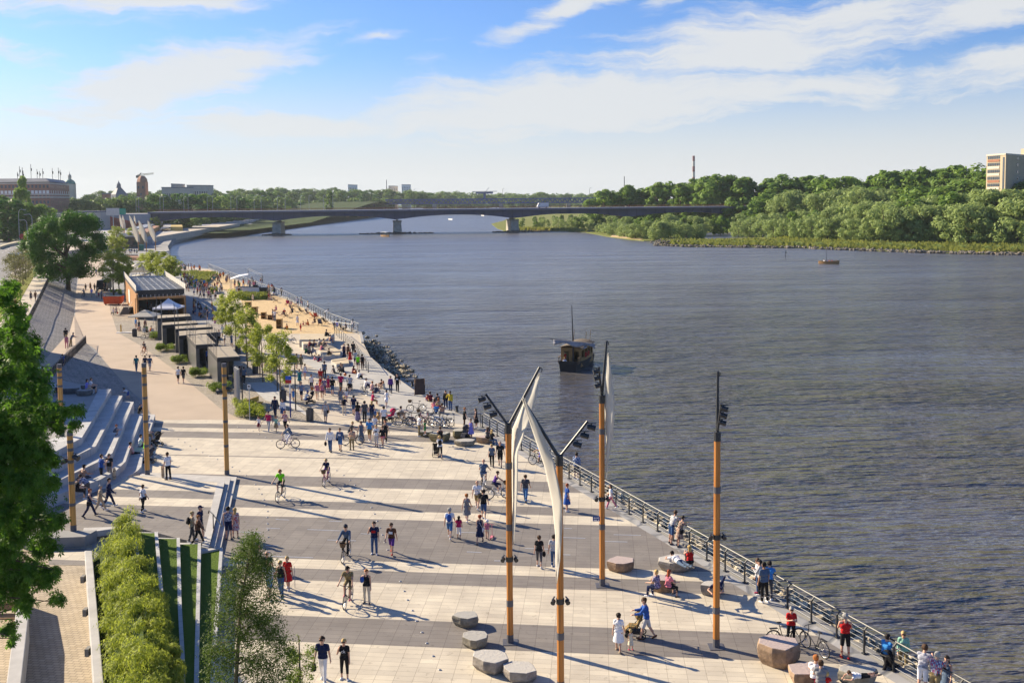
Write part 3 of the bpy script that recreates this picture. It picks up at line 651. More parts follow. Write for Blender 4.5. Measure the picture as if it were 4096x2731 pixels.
 (1431,1684,'wl',-5,'f','t:black','W:dark floral','mane:dark','long skirt walking away',{}),
 (1459,1688,'wl',0,'m','t:dark grey','j:black','s:dark','dark clothes walking away in the middle row',{}),
 (1488,1681,'wl',-5,'f','t:navy','j:navy','mane:blond','with a pale blue bag beside the dog',dict(extra='H1')),
]
PL = [
 (1143,1541,'wl',150,'f','d:mint','x','s:brown','toddler left of the bus stop pole',dict(child=True,h=1.)),
 (1157,1542,'wl',165,'f','k:white','h:red','mane:ginger','with a toddler left of the bus stop pole',{}),
 (1174,1602,'wl',170,'m','k:sky blue','s:sky blue','s:brown','small child beside the bus stop pole',dict(child=True)),
 (1199,1540,'wl',165,'f','D:teal','x','s:brown','behind the plaid shirt near the bus stop pole',{}),
 (1220,1516,'wl',-10,'f','k:white','h:violet','s:brown','with a navy bag on the river walk',{}),
 (1206,1600,'wl',170,'m','t:blue plaid','s:navy','s:dark','next to a crouching figure with a stroller',{}),
 (1220,1614,'cr',-80,'m','t:white','s:blue','c:blue','crouching in front of a stroller',{}),
 (1246,1562,'wl',175,'f','t:white','s:navy','s:brown','behind the stroller with an orange balloon',{}),
 (1269,1598,'wl',175,'f','t:pink','h:cream','c:white','girl in a pale hat walking beside the stroller',{}),
 (1289,1597,'wl',175,'f','k:pink','h:black','mane:brown','in short shorts beside a girl in a hat',{}),
 (1284,1568,'wl',175,'f','d:red','x','mane:dark','in the thick of the walking crowd',{}),
 (1298,1579,'wl',175,'m','t:dark floral','s:navy','s:dark','behind the girl in short shorts',{}),
 (1314,1567,'wl',175,'f','d:crimson','x','mane:ginger','bright dress in the middle of the crowd',{}),
 (1330,1580,'wl',-5,'m','t:black','s:denim','s:dark','walking away right of a bright crimson dress',{}),
 (1283,1540,'st',175,'m','t:red','s:dark grey','c:white','in a white cap among the crowd',{}),
 (1298,1515,'st',-10,'m','t:slate','j:black','s:dark','tall at the back of the crowd',dict(h=1.88)),
 (1364,1565,'wl',-5,'m','t:crimson','j:dark grey','s:dark','walking away alone left of the orange balloons',{}),
 (1399,1570,'pu',0,'m','t:light grey','s:black','s:dark','pushing a stroller with orange balloons',{}),
 (1363,1618,'wl',-5,'f','d:grey','x','mane:ginger','walking away near the water side',{}),
 (1386,1606,'wl',0,'f','t:white','h:pink','s:brown','child carried high beside a lettered backpack',dict(child=True)),
 (1338,1493,'sl',-70,'m','t:dark grey','s:khaki','s:dark','lounging on the apron steps',{}),
 (1366,1483,'sg',150,'m','l:black','j:black','s:dark','pair in black left one on the apron',{}),
 (1373,1488,'sg',140,'m','l:dark grey','j:black','s:brown','pair in dark right one on the apron',{}),
 (1412,1494,'sg',-40,'f','t:burgundy','s:denim','mane:brown','sitting by the lower railing end',{}),
 (1432,1514,'sg',-60,'m','t:white','j:black','s:dark','reading on the apron',{}),
 (1460,1549,'sg',-60,'m','l:white','j:navy','s:dark','white shirt sitting on the apron',{}),
 (1486,1562,'sg',-40,'m','k:red pattern','s:khaki','s:ginger','sitting behind a navy tee on the apron',{}),
 (1500,1572,'sg',-60,'m','t:navy','s:slate','s:dark','sitting hunched on the apron near the water',{}),
 (1490,1603,'si',-60,'f','t:crimson','s:khaki','c:red','sitting next to a standing black bicycle',dict(z=.35)),
 (1537,1556,'sg',60,'f','d:cream','x','mane:ginger','pale dress sitting on the quay flags',{}),
 (1530,1552,'sg',60,'m','t:brown','s:brown','s:dark','sitting behind a pale dress on the quay flags',{}),
 (1546,1630,'wl',-30,'f','t:white','s:denim','s:dark','with a white balloon by the red stroller',{}),
 (1377,1430,'st',175,'f','m:navy','x','s:brown','long dark dress near the wall railing',{}),
 (1393,1432,'wl',0,'f','d:brown','x','s:brown','brown dress near the wall railing',{}),
 (1401,1454,'wl',-5,'f','d:red','x','mane:brown','red dress walking up the wide steps',{}),
 (1413,1422,'wl',0,'m','t:black','j:black','s:dark','black clothes at the wall railing',{}),
 (1422,1464,'wl',0,'m','t:light grey','s:navy','s:brown','with a backpack strap at the wall railing',{}),
 (1433,1478,'wl',0,'f','t:lime','s:black','s:brown','bright yellow-green top at the wall railing',{}),
 (1450,1479,'wl',0,'m','k:black','j:brown','s:dark','dark tank top nearest the water at the railing',{}),
 (1302,1345,'sg',-60,'m','t:black','j:black','s:dark','sitting on the top edge of the timber steps',dict(z=.9)),
 (1318,1366,'sg',-60,'m','n','s:denim','c:dark grey','bare chested sitting on the timber steps',dict(z=.7,skin=1)),
 (1222,1413,'sg',-70,'m','t:green','j:dark grey','s:dark','leftmost sitter on the timber steps',dict(z=.3)),
 (1233,1416,'sg',-70,'f','t:dark grey','j:navy','s:brown','sitting next to a green tee on the steps',dict(z=.3)),
 (1249,1412,'sg',-70,'m','t:slate','j:light grey','s:brown','sitting in the lower row on the timber steps',dict(z=.3)),
 (1236,1386,'sg',-60,'m','t:burgundy','j:navy','s:dark','sitting in the upper row of the timber steps, first',dict(z=.6)),
 (1254,1384,'sg',-60,'f','k:black','s:denim','mane:dark','long dark hair in the upper row of the steps',dict(z=.6)),
 (1274,1382,'sg',-60,'m','t:light grey','s:khaki','s:dark','third in the upper row of the timber steps',dict(z=.6)),
 (1291,1384,'sg',-60,'m','t:beige','s:navy','s:brown','fourth in the upper row of the timber steps',dict(z=.6)),
 (1283,1402,'sg',-60,'f','t:pink','s:denim','s:brown','pink tee in the lower row of the timber steps',dict(z=.45)),
 (1312,1422,'sg',-60,'m','t:black','s:khaki','s:dark','sitting on the third timber step',dict(z=.35)),
 (1272,1446,'sg',-60,'f','t:navy','s:crimson','s:dark','sitting at the foot of the timber steps with a child',{}),
 (1257,1440,'sg',-60,'f','d:pink','x','s:brown','small child at the foot of the timber steps',dict(child=True)),
 (1187,1474,'wl',-10,'f','t:floral','w:red pattern','s:brown','patterned outfit near a lamp post',{}),
 (1205,1474,'wl',-10,'f','D:khaki','x','s:ginger','olive dress near a lamp post',{}),
 (938,1548,'st',-60,'m','t:yellow','w:dark grey','s:dark','by the side of the nearest pavilion',{}),
 (976,1536,'wl',0,'m','t:slate','j:black','s:dark','with a backpack leaving the nearest pavilion',{}),
 (960,1530,'st',10,'m','t:dark grey','j:dark grey','s:dark','standing in the shade of the nearest pavilion',{}),
 (814,1456,'st',80,'m','t:orange','j:navy','s:dark','inside the glazed passage of the second pavilion',{}),
 (825,1457,'st',60,'m','t:blue','j:navy','s:brown','beside an orange tee in the glazed passage',{}),
 (899,1380,'st',-60,'f','t:white','h:black','s:dark','greeting a navy figure behind the pavilions',{}),
 (927,1388,'ho',80,'m','t:slate','s:denim','s:dark','greeting a white tee behind the pavilions',{}),
 (877,1373,'st',170,'m','t:grey','j:black','s:dark','waiting behind the pavilions',{}),
 (890,1345,'wl',170,'f','D:white','x','s:dark','white loose dress behind the pavilions',{}),
 (546,1486,'wl',-3,'m','t:teal','j:slate','s:dark','white banded tee walking away on the promenade',{}),
 (581,1482,'wl',-3,'m','t:navy','j:navy','s:dark','middle of three walkers on the promenade',{}),
 (600,1484,'wl',-3,'m','t:slate','s:light grey','s:dark','right one of three walkers on the promenade',{}),
 (577,1418,'cy',175,'f','t:dark grey','s:orange','s:dark','cyclist coming along the promenade',{}),
 (713,1532,'wl',-15,'f','t:white','s:black','s:dark','arm round a companion near the cobbles',dict(h=1.75)),
 (734,1532,'wl',-15,'m','t:black','s:dark grey','s:dark','held by a companion in white near the cobbles',{}),
 (343,1166,'wl',175,'f','k:black','s:grey','s:dark','first of three coming past the dark van',{}),(362,1160,'wl',175,'f','D:brown','x','s:dark','second of three coming past the dark van',{}),(379,1166,'wl',175,'m','k:dark grey','s:dark grey','s:dark','third of three coming past the dark van',{}),
 (335,1190,'cy',175,'m','t:slate','s:black','s:dark','dark cyclist on the promenade near the van',{}),(367,1188,'wl',0,'m','t:violet','s:light grey','s:brown','walking away towards the dark van',{}),(387,1190,'wl',0,'f','t:grey','w:cream','s:blond','by the queue at the dark van',{}),(395,1192,'st',0,'f','t:crimson','w:dark grey','s:brown','child in the queue at the dark van',dict(child=True)),(407,1196,'st',-40,'m','t:slate','j:dark grey','s:grey','grey haired in the queue at the van',{}),(420,1204,'st',-40,'f','l:striped','j:navy','s:blond','striped top in the queue at the van',{}),(430,1168,'st',170,'f','t:beige','j:brown','s:blond','facing the queue at the van',{}),(418,1165,'st',100,'m','t:brown','j:black','s:dark','beside the dark van window',{}),
 (366,1104,'wl',175,'f','t:white','s:dark grey','s:brown','distant left one of three under the big tree',{}),(385,1101,'wl',175,'m','t:blue','j:navy','s:dark','distant middle one of three on the promenade',{}),(396,1104,'cy',175,'m','t:violet','s:navy','s:dark','distant cyclist beside two walkers',{}),
 (455,1250,'si',60,'m','t:white','j:navy','s:grey','sitting by the cafe side steps',dict(z=.45)),(466,1248,'si',60,'m','t:light grey','j:dark grey','s:dark','sitting against the cafe side steps',dict(z=.45)),
 (124,1203,'wl',-10,'f','D:dark grey','x','s:brown','left of a couple on the upper path',dict(z=2.2)),(142,1204,'wl',-10,'m','t:brown','j:brown','s:brown','right of a couple on the upper path',dict(z=2.2)),(84,1252,'wl',-20,'f','t:pink','j:white','s:brown','with a bag on the upper path',dict(z=2.2)),(103,1264,'pu',170,'m','t:dark grey','s:black','s:dark','with a stroller on the upper path',dict(z=2.2)),(48,1284,'wl',-20,'m','t:beige','s:black','s:grey','on the upper path behind chestnut leaves',dict(z=2.2)),(74,1280,'wl',170,'f','t:white','j:light grey','s:grey','on the upper path near the chestnut tree',dict(z=2.2)),(62,1236,'wl',170,'m','t:burgundy','s:navy','s:dark','by the verge on the upper path',dict(z=2.2)),(42,1240,'wl',170,'f','t:cream','j:pink','s:blond','beside a dark red tee by the verge',dict(z=2.2)),(163,1088,'wl',0,'f','t:white','j:white','s:blond','far along the upper path, in pale clothes',dict(z=2.2)),(171,1090,'wl',0,'m','t:blue','j:navy','s:grey','far along the upper path beside pale clothes',dict(z=2.2)),
 # beach
 (1190,1225,'st',60,'m','t:white','s:slate','s:brown','standing tall at the back of the sand',{}),(1206,1224,'st',60,'f','t:beige','s:pink','s:blond','behind a white tee at the back of the sand',{}),(1126,1184,'wl',170,'m','t:navy','j:black','s:dark','at the railing behind the deck chairs',{}),(1232,1240,'st',-60,'f','t:white','s:black','mane:blond','leaning near the railing of the beach',{}),(1190,1302,'st',170,'f','D:white','x','s:dark','white dress standing alone on the sand',{}),(1203,1325,'wl',150,'f','t:red','j:red','s:brown','small child all in red on the sand',dict(child=True)),(1215,1300,'sg',100,'f','d:crimson','x','s:dark','playing on the sand beside a red child',dict(child=True)),(1234,1300,'sg',90,'f','t:orange','s:red','s:brown','sitting on the sand behind a red child',{}),(1300,1272,'bd',-60,'m','t:white','s:black','s:dark','bending over by the beach railing',{}),(1260,1290,'si',60,'f','t:brown','s:denim','s:dark','sunk in a deck chair in the sand corner',dict(z=.35)),(1350,1305,'si',60,'m','t:violet','j:slate','s:dark','sitting at the table at the terrace corner',dict(z=.45)),(1385,1312,'si',80,'f','t:burgundy','j:black','s:dark','sitting behind the red white tape',dict(z=.45)),(1412,1322,'st',-20,'f','t:white','s:blue denim','mane:dark','standing at the very corner of the terrace',{}),(1105,1240,'si',50,'f','t:pink','s:denim','s:brown','in a deck chair beside the straw box',dict(z=.35)),(1135,1255,'sl',50,'m','t:red','s:navy','c:white','reclining in the middle of the sand',dict(z=.35)),(1170,1250,'si',60,'m','t:dark grey','s:black','s:dark','in a dark deck chair at mid beach',dict(z=.35)),(1165,1218,'si',60,'f','t:red pattern','s:denim','s:dark','in the group by the red deck chair',dict(z=.35)),(1150,1215,'si',60,'m','t:crimson','s:khaki','s:dark','in the group by the railing',dict(z=.35)),(1100,1285,'st',160,'m','t:white','j:slate','s:dark','by the straw boxes near the young trees',{}),(1092,1282,'st',100,'m','t:slate','s:navy','s:dark','beside a white tee by the straw boxes',{}),(1150,1318,'sg',60,'f','t:orange','j:black','s:dark','sitting on the sand near the tall board box',{}),(1012,1204,'wl',170,'f','D:cream','x','s:blond','cream dress at the back edge of the sand',dict(h=1.4)),
]
def crowd(f,pts,n,text,poses,grp,z=0.,seed=1,minus=()):
 """people of the far crowd: every outfit in a zone is a different one"""
 r = random.Random(seed); cols = ['white','black','navy','red','grey','blue','pink','teal','beige','slate','burgundy','brown','light grey','sky blue','green','orange','dark grey','cream']; bcs = ['black','denim','navy','khaki','grey','white','dark grey','brown','red']
 used = set(); Q_ = [f(a,b,z) for a,b in pts]; placed = []
 def inside(p):
  c = False; k = len(Q_)
  for i in range(k):
   a,b = Q_[i],Q_[(i + 1) % k]
   if (a.y > p.y) != (b.y > p.y) and p.x < (b.x - a.x) * (p.y - a.y) / (b.y - a.y) + a.x: c = not c
  return c
 x0,x1 = min(p.x for p in Q_),max(p.x for p in Q_); y0,y1 = min(p.y for p in Q_),max(p.y for p in Q_); tries = 0
 while len(placed) < n and tries < 20000:
  tries += 1; p = Vector((r.uniform(x0,x1),r.uniform(y0,y1),z))
  if not inside(p) or any((p - q).length < .75 for q in placed): continue
  sex = r.choice('mf'); tk = r.choice('tttkl') if sex == 'm' else r.choice('ttkkdl'); tc = r.choice(cols); bk = r.choice('sj') if sex == 'm' else r.choice('jhsw'); bc = r.choice(bcs)
  key = (tc,TOPN[tk]) if tk == 'd' else (tc,TOPN[tk],bc,BOTN[bk])
  if key in used: continue
  used.add(key); placed.append(p)
  person(0,0,r.choice(poses),r.uniform(0,360),sex,f'{tk}:{tc}','x' if tk == 'd' else f'{bk}:{bc}',('mane:' if sex == 'f' and r.random() < .5 else 's:') + r.choice(['dark','brown','brown','blond','dark']),text,lq=True,group=grp,pos=p,skin=r.choice([0,0,0,1]))
def run_people():
 for row_ in PP: x,y,po,rz,sx,tp,bt_,hr_,tx,op = row_; person(x,y,po,rz,sx,tp,bt_,hr_,tx,**op)
 for row_ in PL: x,y,po,rz,sx,tp,bt_,hr_,tx,op = row_; person(x,y,po,rz,sx,tp,bt_,hr_,tx,lq=True,**op)
 fE = lambda a,b,z=0.: G(600 + a * .3488,1050 + b * .3488,z)
 W_ = ['st','wl','sc','wk','st','ho']
 crowd(fE,[(335,250),(420,240),(560,300),(750,360),(760,430),(640,440),(500,400),(400,330)],36,'in the dense crowd beside the cafe',W_,'crowd beside the cafe',seed=2)
 crowd(fE,[(345,165),(420,175),(640,290),(760,300),(900,330),(900,345),(760,360),(560,290),(400,240)],26,'in the crowd between the lawns and the cafe',W_,'crowd between the lawns and the cafe',seed=3)
 crowd(fE,[(340,60),(480,80),(640,100),(660,110),(480,112),(345,105)],18,'in the far crowd at the tip of the beach',W_,'far crowd at the tip of the beach',seed=4)
 crowd(fE,[(790,170),(880,185),(930,230),(760,250),(700,220)],12,'on the sand between lawn and stage',W_,'people between the lawn and the stage',seed=5)
 crowd(fE,[(970,250),(1290,240),(1290,300),(960,310)],16,'under the stage truss on the beach',W_,'people around the stage',seed=6)
 crowd(fE,[(1340,330),(1400,330),(1480,410),(1360,440)],11,'by the railing right of the loudspeakers',W_ + ['sg'],'people right of the loudspeakers',seed=7)
 crowd(fE,[(490,470),(600,500),(770,560),(780,700),(640,690),(500,600)],22,'at the cafe garden tables behind the trees',['sg','sg','st','sc'],'people at the cafe garden tables',seed=8)
 fC = lambda a,b,z=0.: G(a * .3488,1050 + b * .3488,z)
 crowd(fC,[(1600,610),(2100,600),(2120,520),(1620,530)],14,'in the shade of the open cafe front',['sg','st','sc'],'people under the cafe roof',seed=9)
 crowd(fC,[(1540,760),(1780,770),(1780,800),(1560,800)],7,'under the beige parasol',['sg','st'],'people under the beige parasol',seed=10)
 fI = lambda a,b,z=0.: G(a * .3488,600 + b * .3488,z)
 crowd(fI,[(1400,1160),(1560,1170),(1580,1198),(1390,1198)],12,'far off on the terrace before the distant masts',W_,'people on the far terrace',seed=11)
 crowd(fI,[(1010,1230),(1150,1200),(1190,1170),(1180,1260),(1120,1290)],8,'far along the promenade beyond the big tree',W_,'people far along the promenade',seed=12)
 crowd(fE,[(1010,360),(1060,370),(1060,395),(1000,395)],3,'in front of the bar counter',W_,'people at the bar counter',seed=13)
 crowd(fE,[(1120,1120),(1230,1150),(1480,1300),(1350,1280)],5,'on the cobbles between the young trees',['wl'],'people between the young trees',seed=14)
 K = [(1123,1997,172,'black',False,False,'dark bicycle under the bright lime cyclist'),(1306,1936,173,'pink',True,True,'pink bicycle with a basket under a riding cyclist'),(1385,2238,173,'black',True,False,'black bicycle under the helmeted cyclist'),(1393,2418,174,'dark grey',False,False,'bicycle under the cyclist in khaki'),(1153,1792,100,'purple',False,True,'purple bicycle ridden to the left'),(1410,1779,-80,'black',False,True,'dark city bicycle ridden to the right through the group'),
         (1935,1955,-8,'white',False,False,'white bicycle under the cyclist in blue riding away'),(1990,1994,-75,'light grey',True,True,'pale bicycle with a basket ridden by the purple top'),(2158,1862,60,'black',False,False,'mountain bicycle of the cyclist at the railing'),
         (3141,2578,-82,'black',False,False,'black trekking bicycle behind the biggest stone block'),(3258,2610,25,'dark grey',False,False,'mountain bicycle standing behind the biggest stone block'),
         (1608,1700,80,'black',False,True,'black bicycle farthest left on the rack rail'),(1622,1702,84,'grey',True,True,'grey basket bicycle second on the rack rail'),(1664,1702,80,'red',False,True,'red bicycle leaning on the rack rail'),(1700,1690,75,'crimson',True,True,'crimson basket bicycle behind the rack rail'),(1758,1708,78,'sky blue',False,False,'blue bicycle on the right of the rack rail'),(1776,1706,82,'navy',False,False,'navy bicycle farthest right on the rack rail'),(1745,1704,70,'white',False,False,'white bicycle beside the blue one on the rack rail'),(1666,1648,90,'dark grey',True,False,'bicycle parked behind the others on the quay flags'),(1722,1670,85,'slate',False,False,'grey-blue bicycle behind the rack rail in the middle'),(1457,1579,30,'black',False,False,'black bicycle standing on the apron beside a red sitter'),
         (577,1420,175,'orange',False,False,'bicycle of the cyclist on the promenade'),(335,1192,175,'black',False,False,'bicycle of the dark cyclist by the van'),(396,1106,175,'slate',False,False,'bicycle of the distant cyclist'),(590,1358,95,'black',False,False,'black bicycle parked by the shrub at the cafe tables'),(605,1355,85,'dark grey',True,False,'second bicycle parked at the cafe tables'),(1160,1372,80,'light grey',True,True,'pale bicycle parked under the young trees at the steps'),(3475,2800,0,'black',False,False,'') ]
 for x,y,rz,c,bk,ld,lb in K:
  if lb: bike(G(x,y),rz,c,lb,bk,ld)
 # riders
 person(1935,1948,'cy',-8,'m','t:slate','s:denim','bald','cyclist riding away towards the railing end',h=1.86); person(1990,1987,'cy',-75,'f','k:purple','s:navy','bun:brown','cyclist crossing behind the first mast'); person(2162,1858,'cy',55,'m','t:sky blue','s:violet','s:brown','young cyclist stopped at the railing',h=1.6)
 for x,y,rz,c,lb in ((1745,1822,5,'black','black stroller pushed across the plaza'),(2545,2545,80,'camouflage','camouflage patterned stroller pushed by a blue shirt'),(1860,1757,160,'dark grey','dark stroller beside a mossy stone'),(1244,1614,100,'black','black stroller with a crouching figure in front'),(1399,1558,0,'dark grey','stroller with orange balloons'),(1567,1684,60,'crimson','red stroller by the bicycle rail'),(628,1782,60,'black','empty black stroller parked at the end of the steps'),(600,1850,90,'dark grey','low dark pushchair at the foot of the banded pole'),(98,1270,170,'grey','stroller on the upper path'),(3560,2705,-60,'black','stroller beyond the railing at the bottom right')): stroller(G(x,y,2.2 if x < 120 else 0 if x < 3500 else -.35),rz,c,lb)
 # small carried things and balloons
 def ball(p,c,lab,r=.15):
  e = thing('balloon',lab,'balloon',p); m = MB(); m.ell((0,0,0),(r,r,r * 1.15),12,8); m.build('ball',mat('balloon_' + c,PAL[c],.3,.05,spec=.5),e,smooth=True); m = MB(); m.tube([(0,0,-r * 1.1),(.05,.02,-r * 1.1 - .4)],.006,4); m.build('string',WHT,e)
 WHT = cloth('white')
 b0 = G(1399,1560); ball(b0 + Vector((-.42,0,1.55)),'orange','orange balloon left of the grey tee'); ball(b0 + Vector((.52,.2,1.75)),'orange','orange balloon right of the grey tee'); ball(G(1250,1612) + Vector((0,0,1.35)),'orange','orange balloon over the stroller by the crouching figure'); ball(G(1546,1655) + Vector((0,0,1.2)),'white','white balloon by the red stroller',.17); ball(G(434,1168) + Vector((0,0,2.0)),'red','red balloon over the queue at the dark van'); ball(G(470,1258) + Vector((0,0,.3)),'red','red balloon lying by the cafe side steps')
 def board(p,rz,lab):
  e = thing('skateboard',lab,'skateboard',p,R(rz)); m = MB(); m.box((0,0,.40),(.20,.03,.66)); m.ell((0,0,.73),(.10,.015,.07),10,6); m.ell((0,0,.07),(.10,.015,.07),10,6); m.build('deck',cloth('beige'),e)
  for zz in (.2,.6):
   for s in (-.07,.07): m = MB(); m.tube([(s - .015,-.05,zz),(s + .015,-.05,zz)],.03,8); m.build('wheel',DK,e)
 board(G(652,1909,.45),30,'pale skateboard held by a white tee on the platform'); board(G(458,1918,.48) ,60,'skateboard held by a black tee on the seating steps')
 e = thing('crutch','grey forearm crutch held beside the red dress','crutch',G(1180,2350)); m = MB(); m.tube([(0,0,0),(.0,0,.75),(-.02,.02,1.05)],.014,6); m.build('shaft',GALV_,e); m = MB(); m.tube([(0,0,.78),(-.02,.1,.79)],.02,6); m.build('grip',DK,e)
 e = thing('scooter','little pink kick scooter held by the child in a white cap','scooter',G(1966,2153),R(-10)); m = MB(); m.box((0,0,.08),(.12,.45,.03)); m.build('deck',cloth('pink'),e); m = MB(); m.tube([(0,.2,.08),(0,.14,.75)],.015,6); m.tube([(-.14,.14,.75),(.14,.14,.75)],.015,6); m.build('handlebar',cloth('pink'),e)
 for x,y in ((-.08,.24),(.08,.24),(0,-.22)): m = MB(); m.tube([(x - .015,y,.05),(x + .015,y,.05)],.05,10); m.build('wheel',cloth('crimson'),e)
 # two letter print of the woman on the phone
 pr = [o for o in bpy.data.objects if o.get('label','').find('two letter print') > 0][0]; fr = body('sh','f',False,False)[5]
 cu = bpy.data.curves.new('shirt_print','FONT'); cu.body = 'ck'; cu.size = .19; cu.extrude = .002; cu.align_x = 'CENTER'; cu.align_y = 'CENTER'; cu.materials.append(cloth('white')); oc = bpy.data.objects.new('shirt_text',cu); col.objects.link(oc); bpy.context.view_layer.update(); o = bpy.data.objects.new('shirt_print',bpy.data.meshes.new_from_object(oc.evaluated_get(bpy.context.evaluated_depsgraph_get()))); bpy.data.objects.remove(oc); col.objects.link(o); o.parent = pr
 o.location = fr['H'] + fr['up'] * .32 + fr['fw'] * .165; o.rotation_euler = (R(90 - 2),0,R(180))
 # dog
 e = thing('dog','golden coated dog standing among the walkers','dog',G(1512,1691),R(5)); m = MB(); V3 = Vector
 for a,b,r0,r1 in (((0,-.28,.48),(0,.25,.50),.13,.17),((0,.25,.52),(0,.42,.68),.11,.085),((0,.44,.72),(0,.50,.73),.10,.095),((0,.52,.70),(0,.66,.67),.055,.04),((0,-.32,.52),(0,-.55,.42),.045,.03),((0,-.55,.42),(0,-.66,.52),.04,.025),((.07,.46,.80),(.11,.44,.70),.03,.035),((-.07,.46,.80),(-.11,.44,.70),.03,.035)): capsule(m,V3(a),V3(b),r0,r1)
 for s in (-1,1):
  for P_ in (((s * .09,.26,.42),(s * .09,.25,.22),(s * .09,.27,.03),(s * .09,.32,.025)),((s * .09,-.28,.46),(s * .10,-.20,.30),(s * .10,-.36,.17),(s * .10,-.33,.03),(s * .10,-.28,.025))):
   for i in range(len(P_) - 1): capsule(m,V3(P_[i]),V3(P_[i + 1]),(.075,.05,.038,.032)[min(i,3)],(.05,.038,.032,.03)[min(i,3)])
 o = m.build('coat',mat('golden_fur',(.42,.24,.09),.9,.2,14,bump=.4),e); md = o.modifiers.new('r','REMESH'); md.mode = 'VOXEL'; md.voxel_size = .014; md.use_smooth_shade = True; o.modifiers.new('s','SMOOTH').iterations = 4
GALV_ = mat('galvanised_metal',(.42,.43,.44),.5,.15,2,metal=.3)
run_people()
print('people',round(time.time() - T0,1))
# ================================================================== light and sky
SUN = Vector((-.855,.52,0)).normalized(); SEL = R(25)
SUNV = Vector((SUN.x * math.cos(SEL),SUN.y * math.cos(SEL),math.sin(SEL)))
sl = bpy.data.lights.new('sun','SUN'); so = bpy.data.objects.new('sun',sl); col.objects.link(so)
sl.energy = 5.0; sl.angle = R(.5); sl.color = (1.,.85,.62)
so.rotation_euler = SUNV.to_track_quat('Z','Y').to_euler(); so.location = (-60,40,80)
w = bpy.data.worlds.new('World'); sc.world = w; w.use_nodes = True
wt = w.node_tree; bg = wt.nodes['Background']
def wn(typ,ins=None,**k):
 nd = wt.nodes.new(typ)
 for a,v in k.items(): setattr(nd,a,v)
 for i,v in (ins or {}).items():
  if isinstance(v,bpy.types.NodeSocket): wt.links.new(v,nd.inputs[i])
  else: nd.inputs[i].default_value = v
 return nd
sky = wn('ShaderNodeTexSky',sky_type='NISHITA',sun_disc=False,sun_elevation=SEL,sun_rotation=math.atan2(SUN.x,SUN.y),
         altitude=100,air_density=1.0,dust_density=.6,ozone_density=2.5)
tc = wn('ShaderNodeTexCoord'); sep = wn('ShaderNodeSeparateXYZ',{0: tc.outputs['Generated']})
def wm(op,a,b=0.,c=0.): return wn('ShaderNodeMath',{0: a,1: b,2: c},operation=op).outputs[0]
# thin cirrus: fans and bands of fine streaks hung in given parts of the sky (azimuth tangent, height tangent)
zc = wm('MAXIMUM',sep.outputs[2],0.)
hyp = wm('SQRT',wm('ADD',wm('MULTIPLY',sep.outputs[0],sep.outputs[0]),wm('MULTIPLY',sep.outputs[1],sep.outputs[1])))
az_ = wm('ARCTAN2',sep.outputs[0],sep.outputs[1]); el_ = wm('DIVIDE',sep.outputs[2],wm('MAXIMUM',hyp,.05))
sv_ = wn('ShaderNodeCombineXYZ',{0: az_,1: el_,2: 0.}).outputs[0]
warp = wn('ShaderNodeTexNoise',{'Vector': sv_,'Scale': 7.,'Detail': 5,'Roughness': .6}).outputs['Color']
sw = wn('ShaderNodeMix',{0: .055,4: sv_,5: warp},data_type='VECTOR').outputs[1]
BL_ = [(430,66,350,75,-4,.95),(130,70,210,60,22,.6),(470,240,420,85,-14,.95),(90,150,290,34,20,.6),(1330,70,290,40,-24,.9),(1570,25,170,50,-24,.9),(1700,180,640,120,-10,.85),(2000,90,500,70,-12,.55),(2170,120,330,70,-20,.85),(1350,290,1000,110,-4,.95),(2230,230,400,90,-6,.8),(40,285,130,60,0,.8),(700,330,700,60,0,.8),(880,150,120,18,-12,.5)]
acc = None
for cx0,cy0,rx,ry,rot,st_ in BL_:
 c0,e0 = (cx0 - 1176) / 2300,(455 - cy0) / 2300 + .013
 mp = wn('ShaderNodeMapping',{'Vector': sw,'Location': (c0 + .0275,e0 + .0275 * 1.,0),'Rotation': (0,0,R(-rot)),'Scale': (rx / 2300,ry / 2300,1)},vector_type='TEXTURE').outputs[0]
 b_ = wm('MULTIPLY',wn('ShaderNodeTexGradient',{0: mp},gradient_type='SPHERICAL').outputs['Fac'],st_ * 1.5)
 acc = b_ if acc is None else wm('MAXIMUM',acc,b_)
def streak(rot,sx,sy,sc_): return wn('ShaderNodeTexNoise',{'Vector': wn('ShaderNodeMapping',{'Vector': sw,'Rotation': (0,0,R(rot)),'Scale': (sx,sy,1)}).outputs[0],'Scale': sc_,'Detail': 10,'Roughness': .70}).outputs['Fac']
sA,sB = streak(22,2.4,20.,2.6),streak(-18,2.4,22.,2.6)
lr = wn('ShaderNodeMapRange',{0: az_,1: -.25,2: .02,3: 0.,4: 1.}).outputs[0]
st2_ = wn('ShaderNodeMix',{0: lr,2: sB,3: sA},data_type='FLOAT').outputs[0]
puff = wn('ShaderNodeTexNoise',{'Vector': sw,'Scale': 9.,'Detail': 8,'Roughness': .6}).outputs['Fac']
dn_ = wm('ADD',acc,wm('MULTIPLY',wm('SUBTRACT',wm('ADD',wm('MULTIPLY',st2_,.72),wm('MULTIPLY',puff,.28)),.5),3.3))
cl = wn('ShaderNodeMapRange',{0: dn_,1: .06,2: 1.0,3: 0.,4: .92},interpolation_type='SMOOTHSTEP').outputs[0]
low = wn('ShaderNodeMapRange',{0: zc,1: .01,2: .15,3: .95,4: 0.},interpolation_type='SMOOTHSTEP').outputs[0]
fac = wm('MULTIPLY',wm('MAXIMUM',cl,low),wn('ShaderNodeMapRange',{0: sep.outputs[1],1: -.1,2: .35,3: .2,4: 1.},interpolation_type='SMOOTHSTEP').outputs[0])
tint = wn('ShaderNodeMix',{0: 1.,6: sky.outputs[0],7: (.62,.83,1.24,1)},data_type='RGBA',blend_type='MULTIPLY').outputs[2]
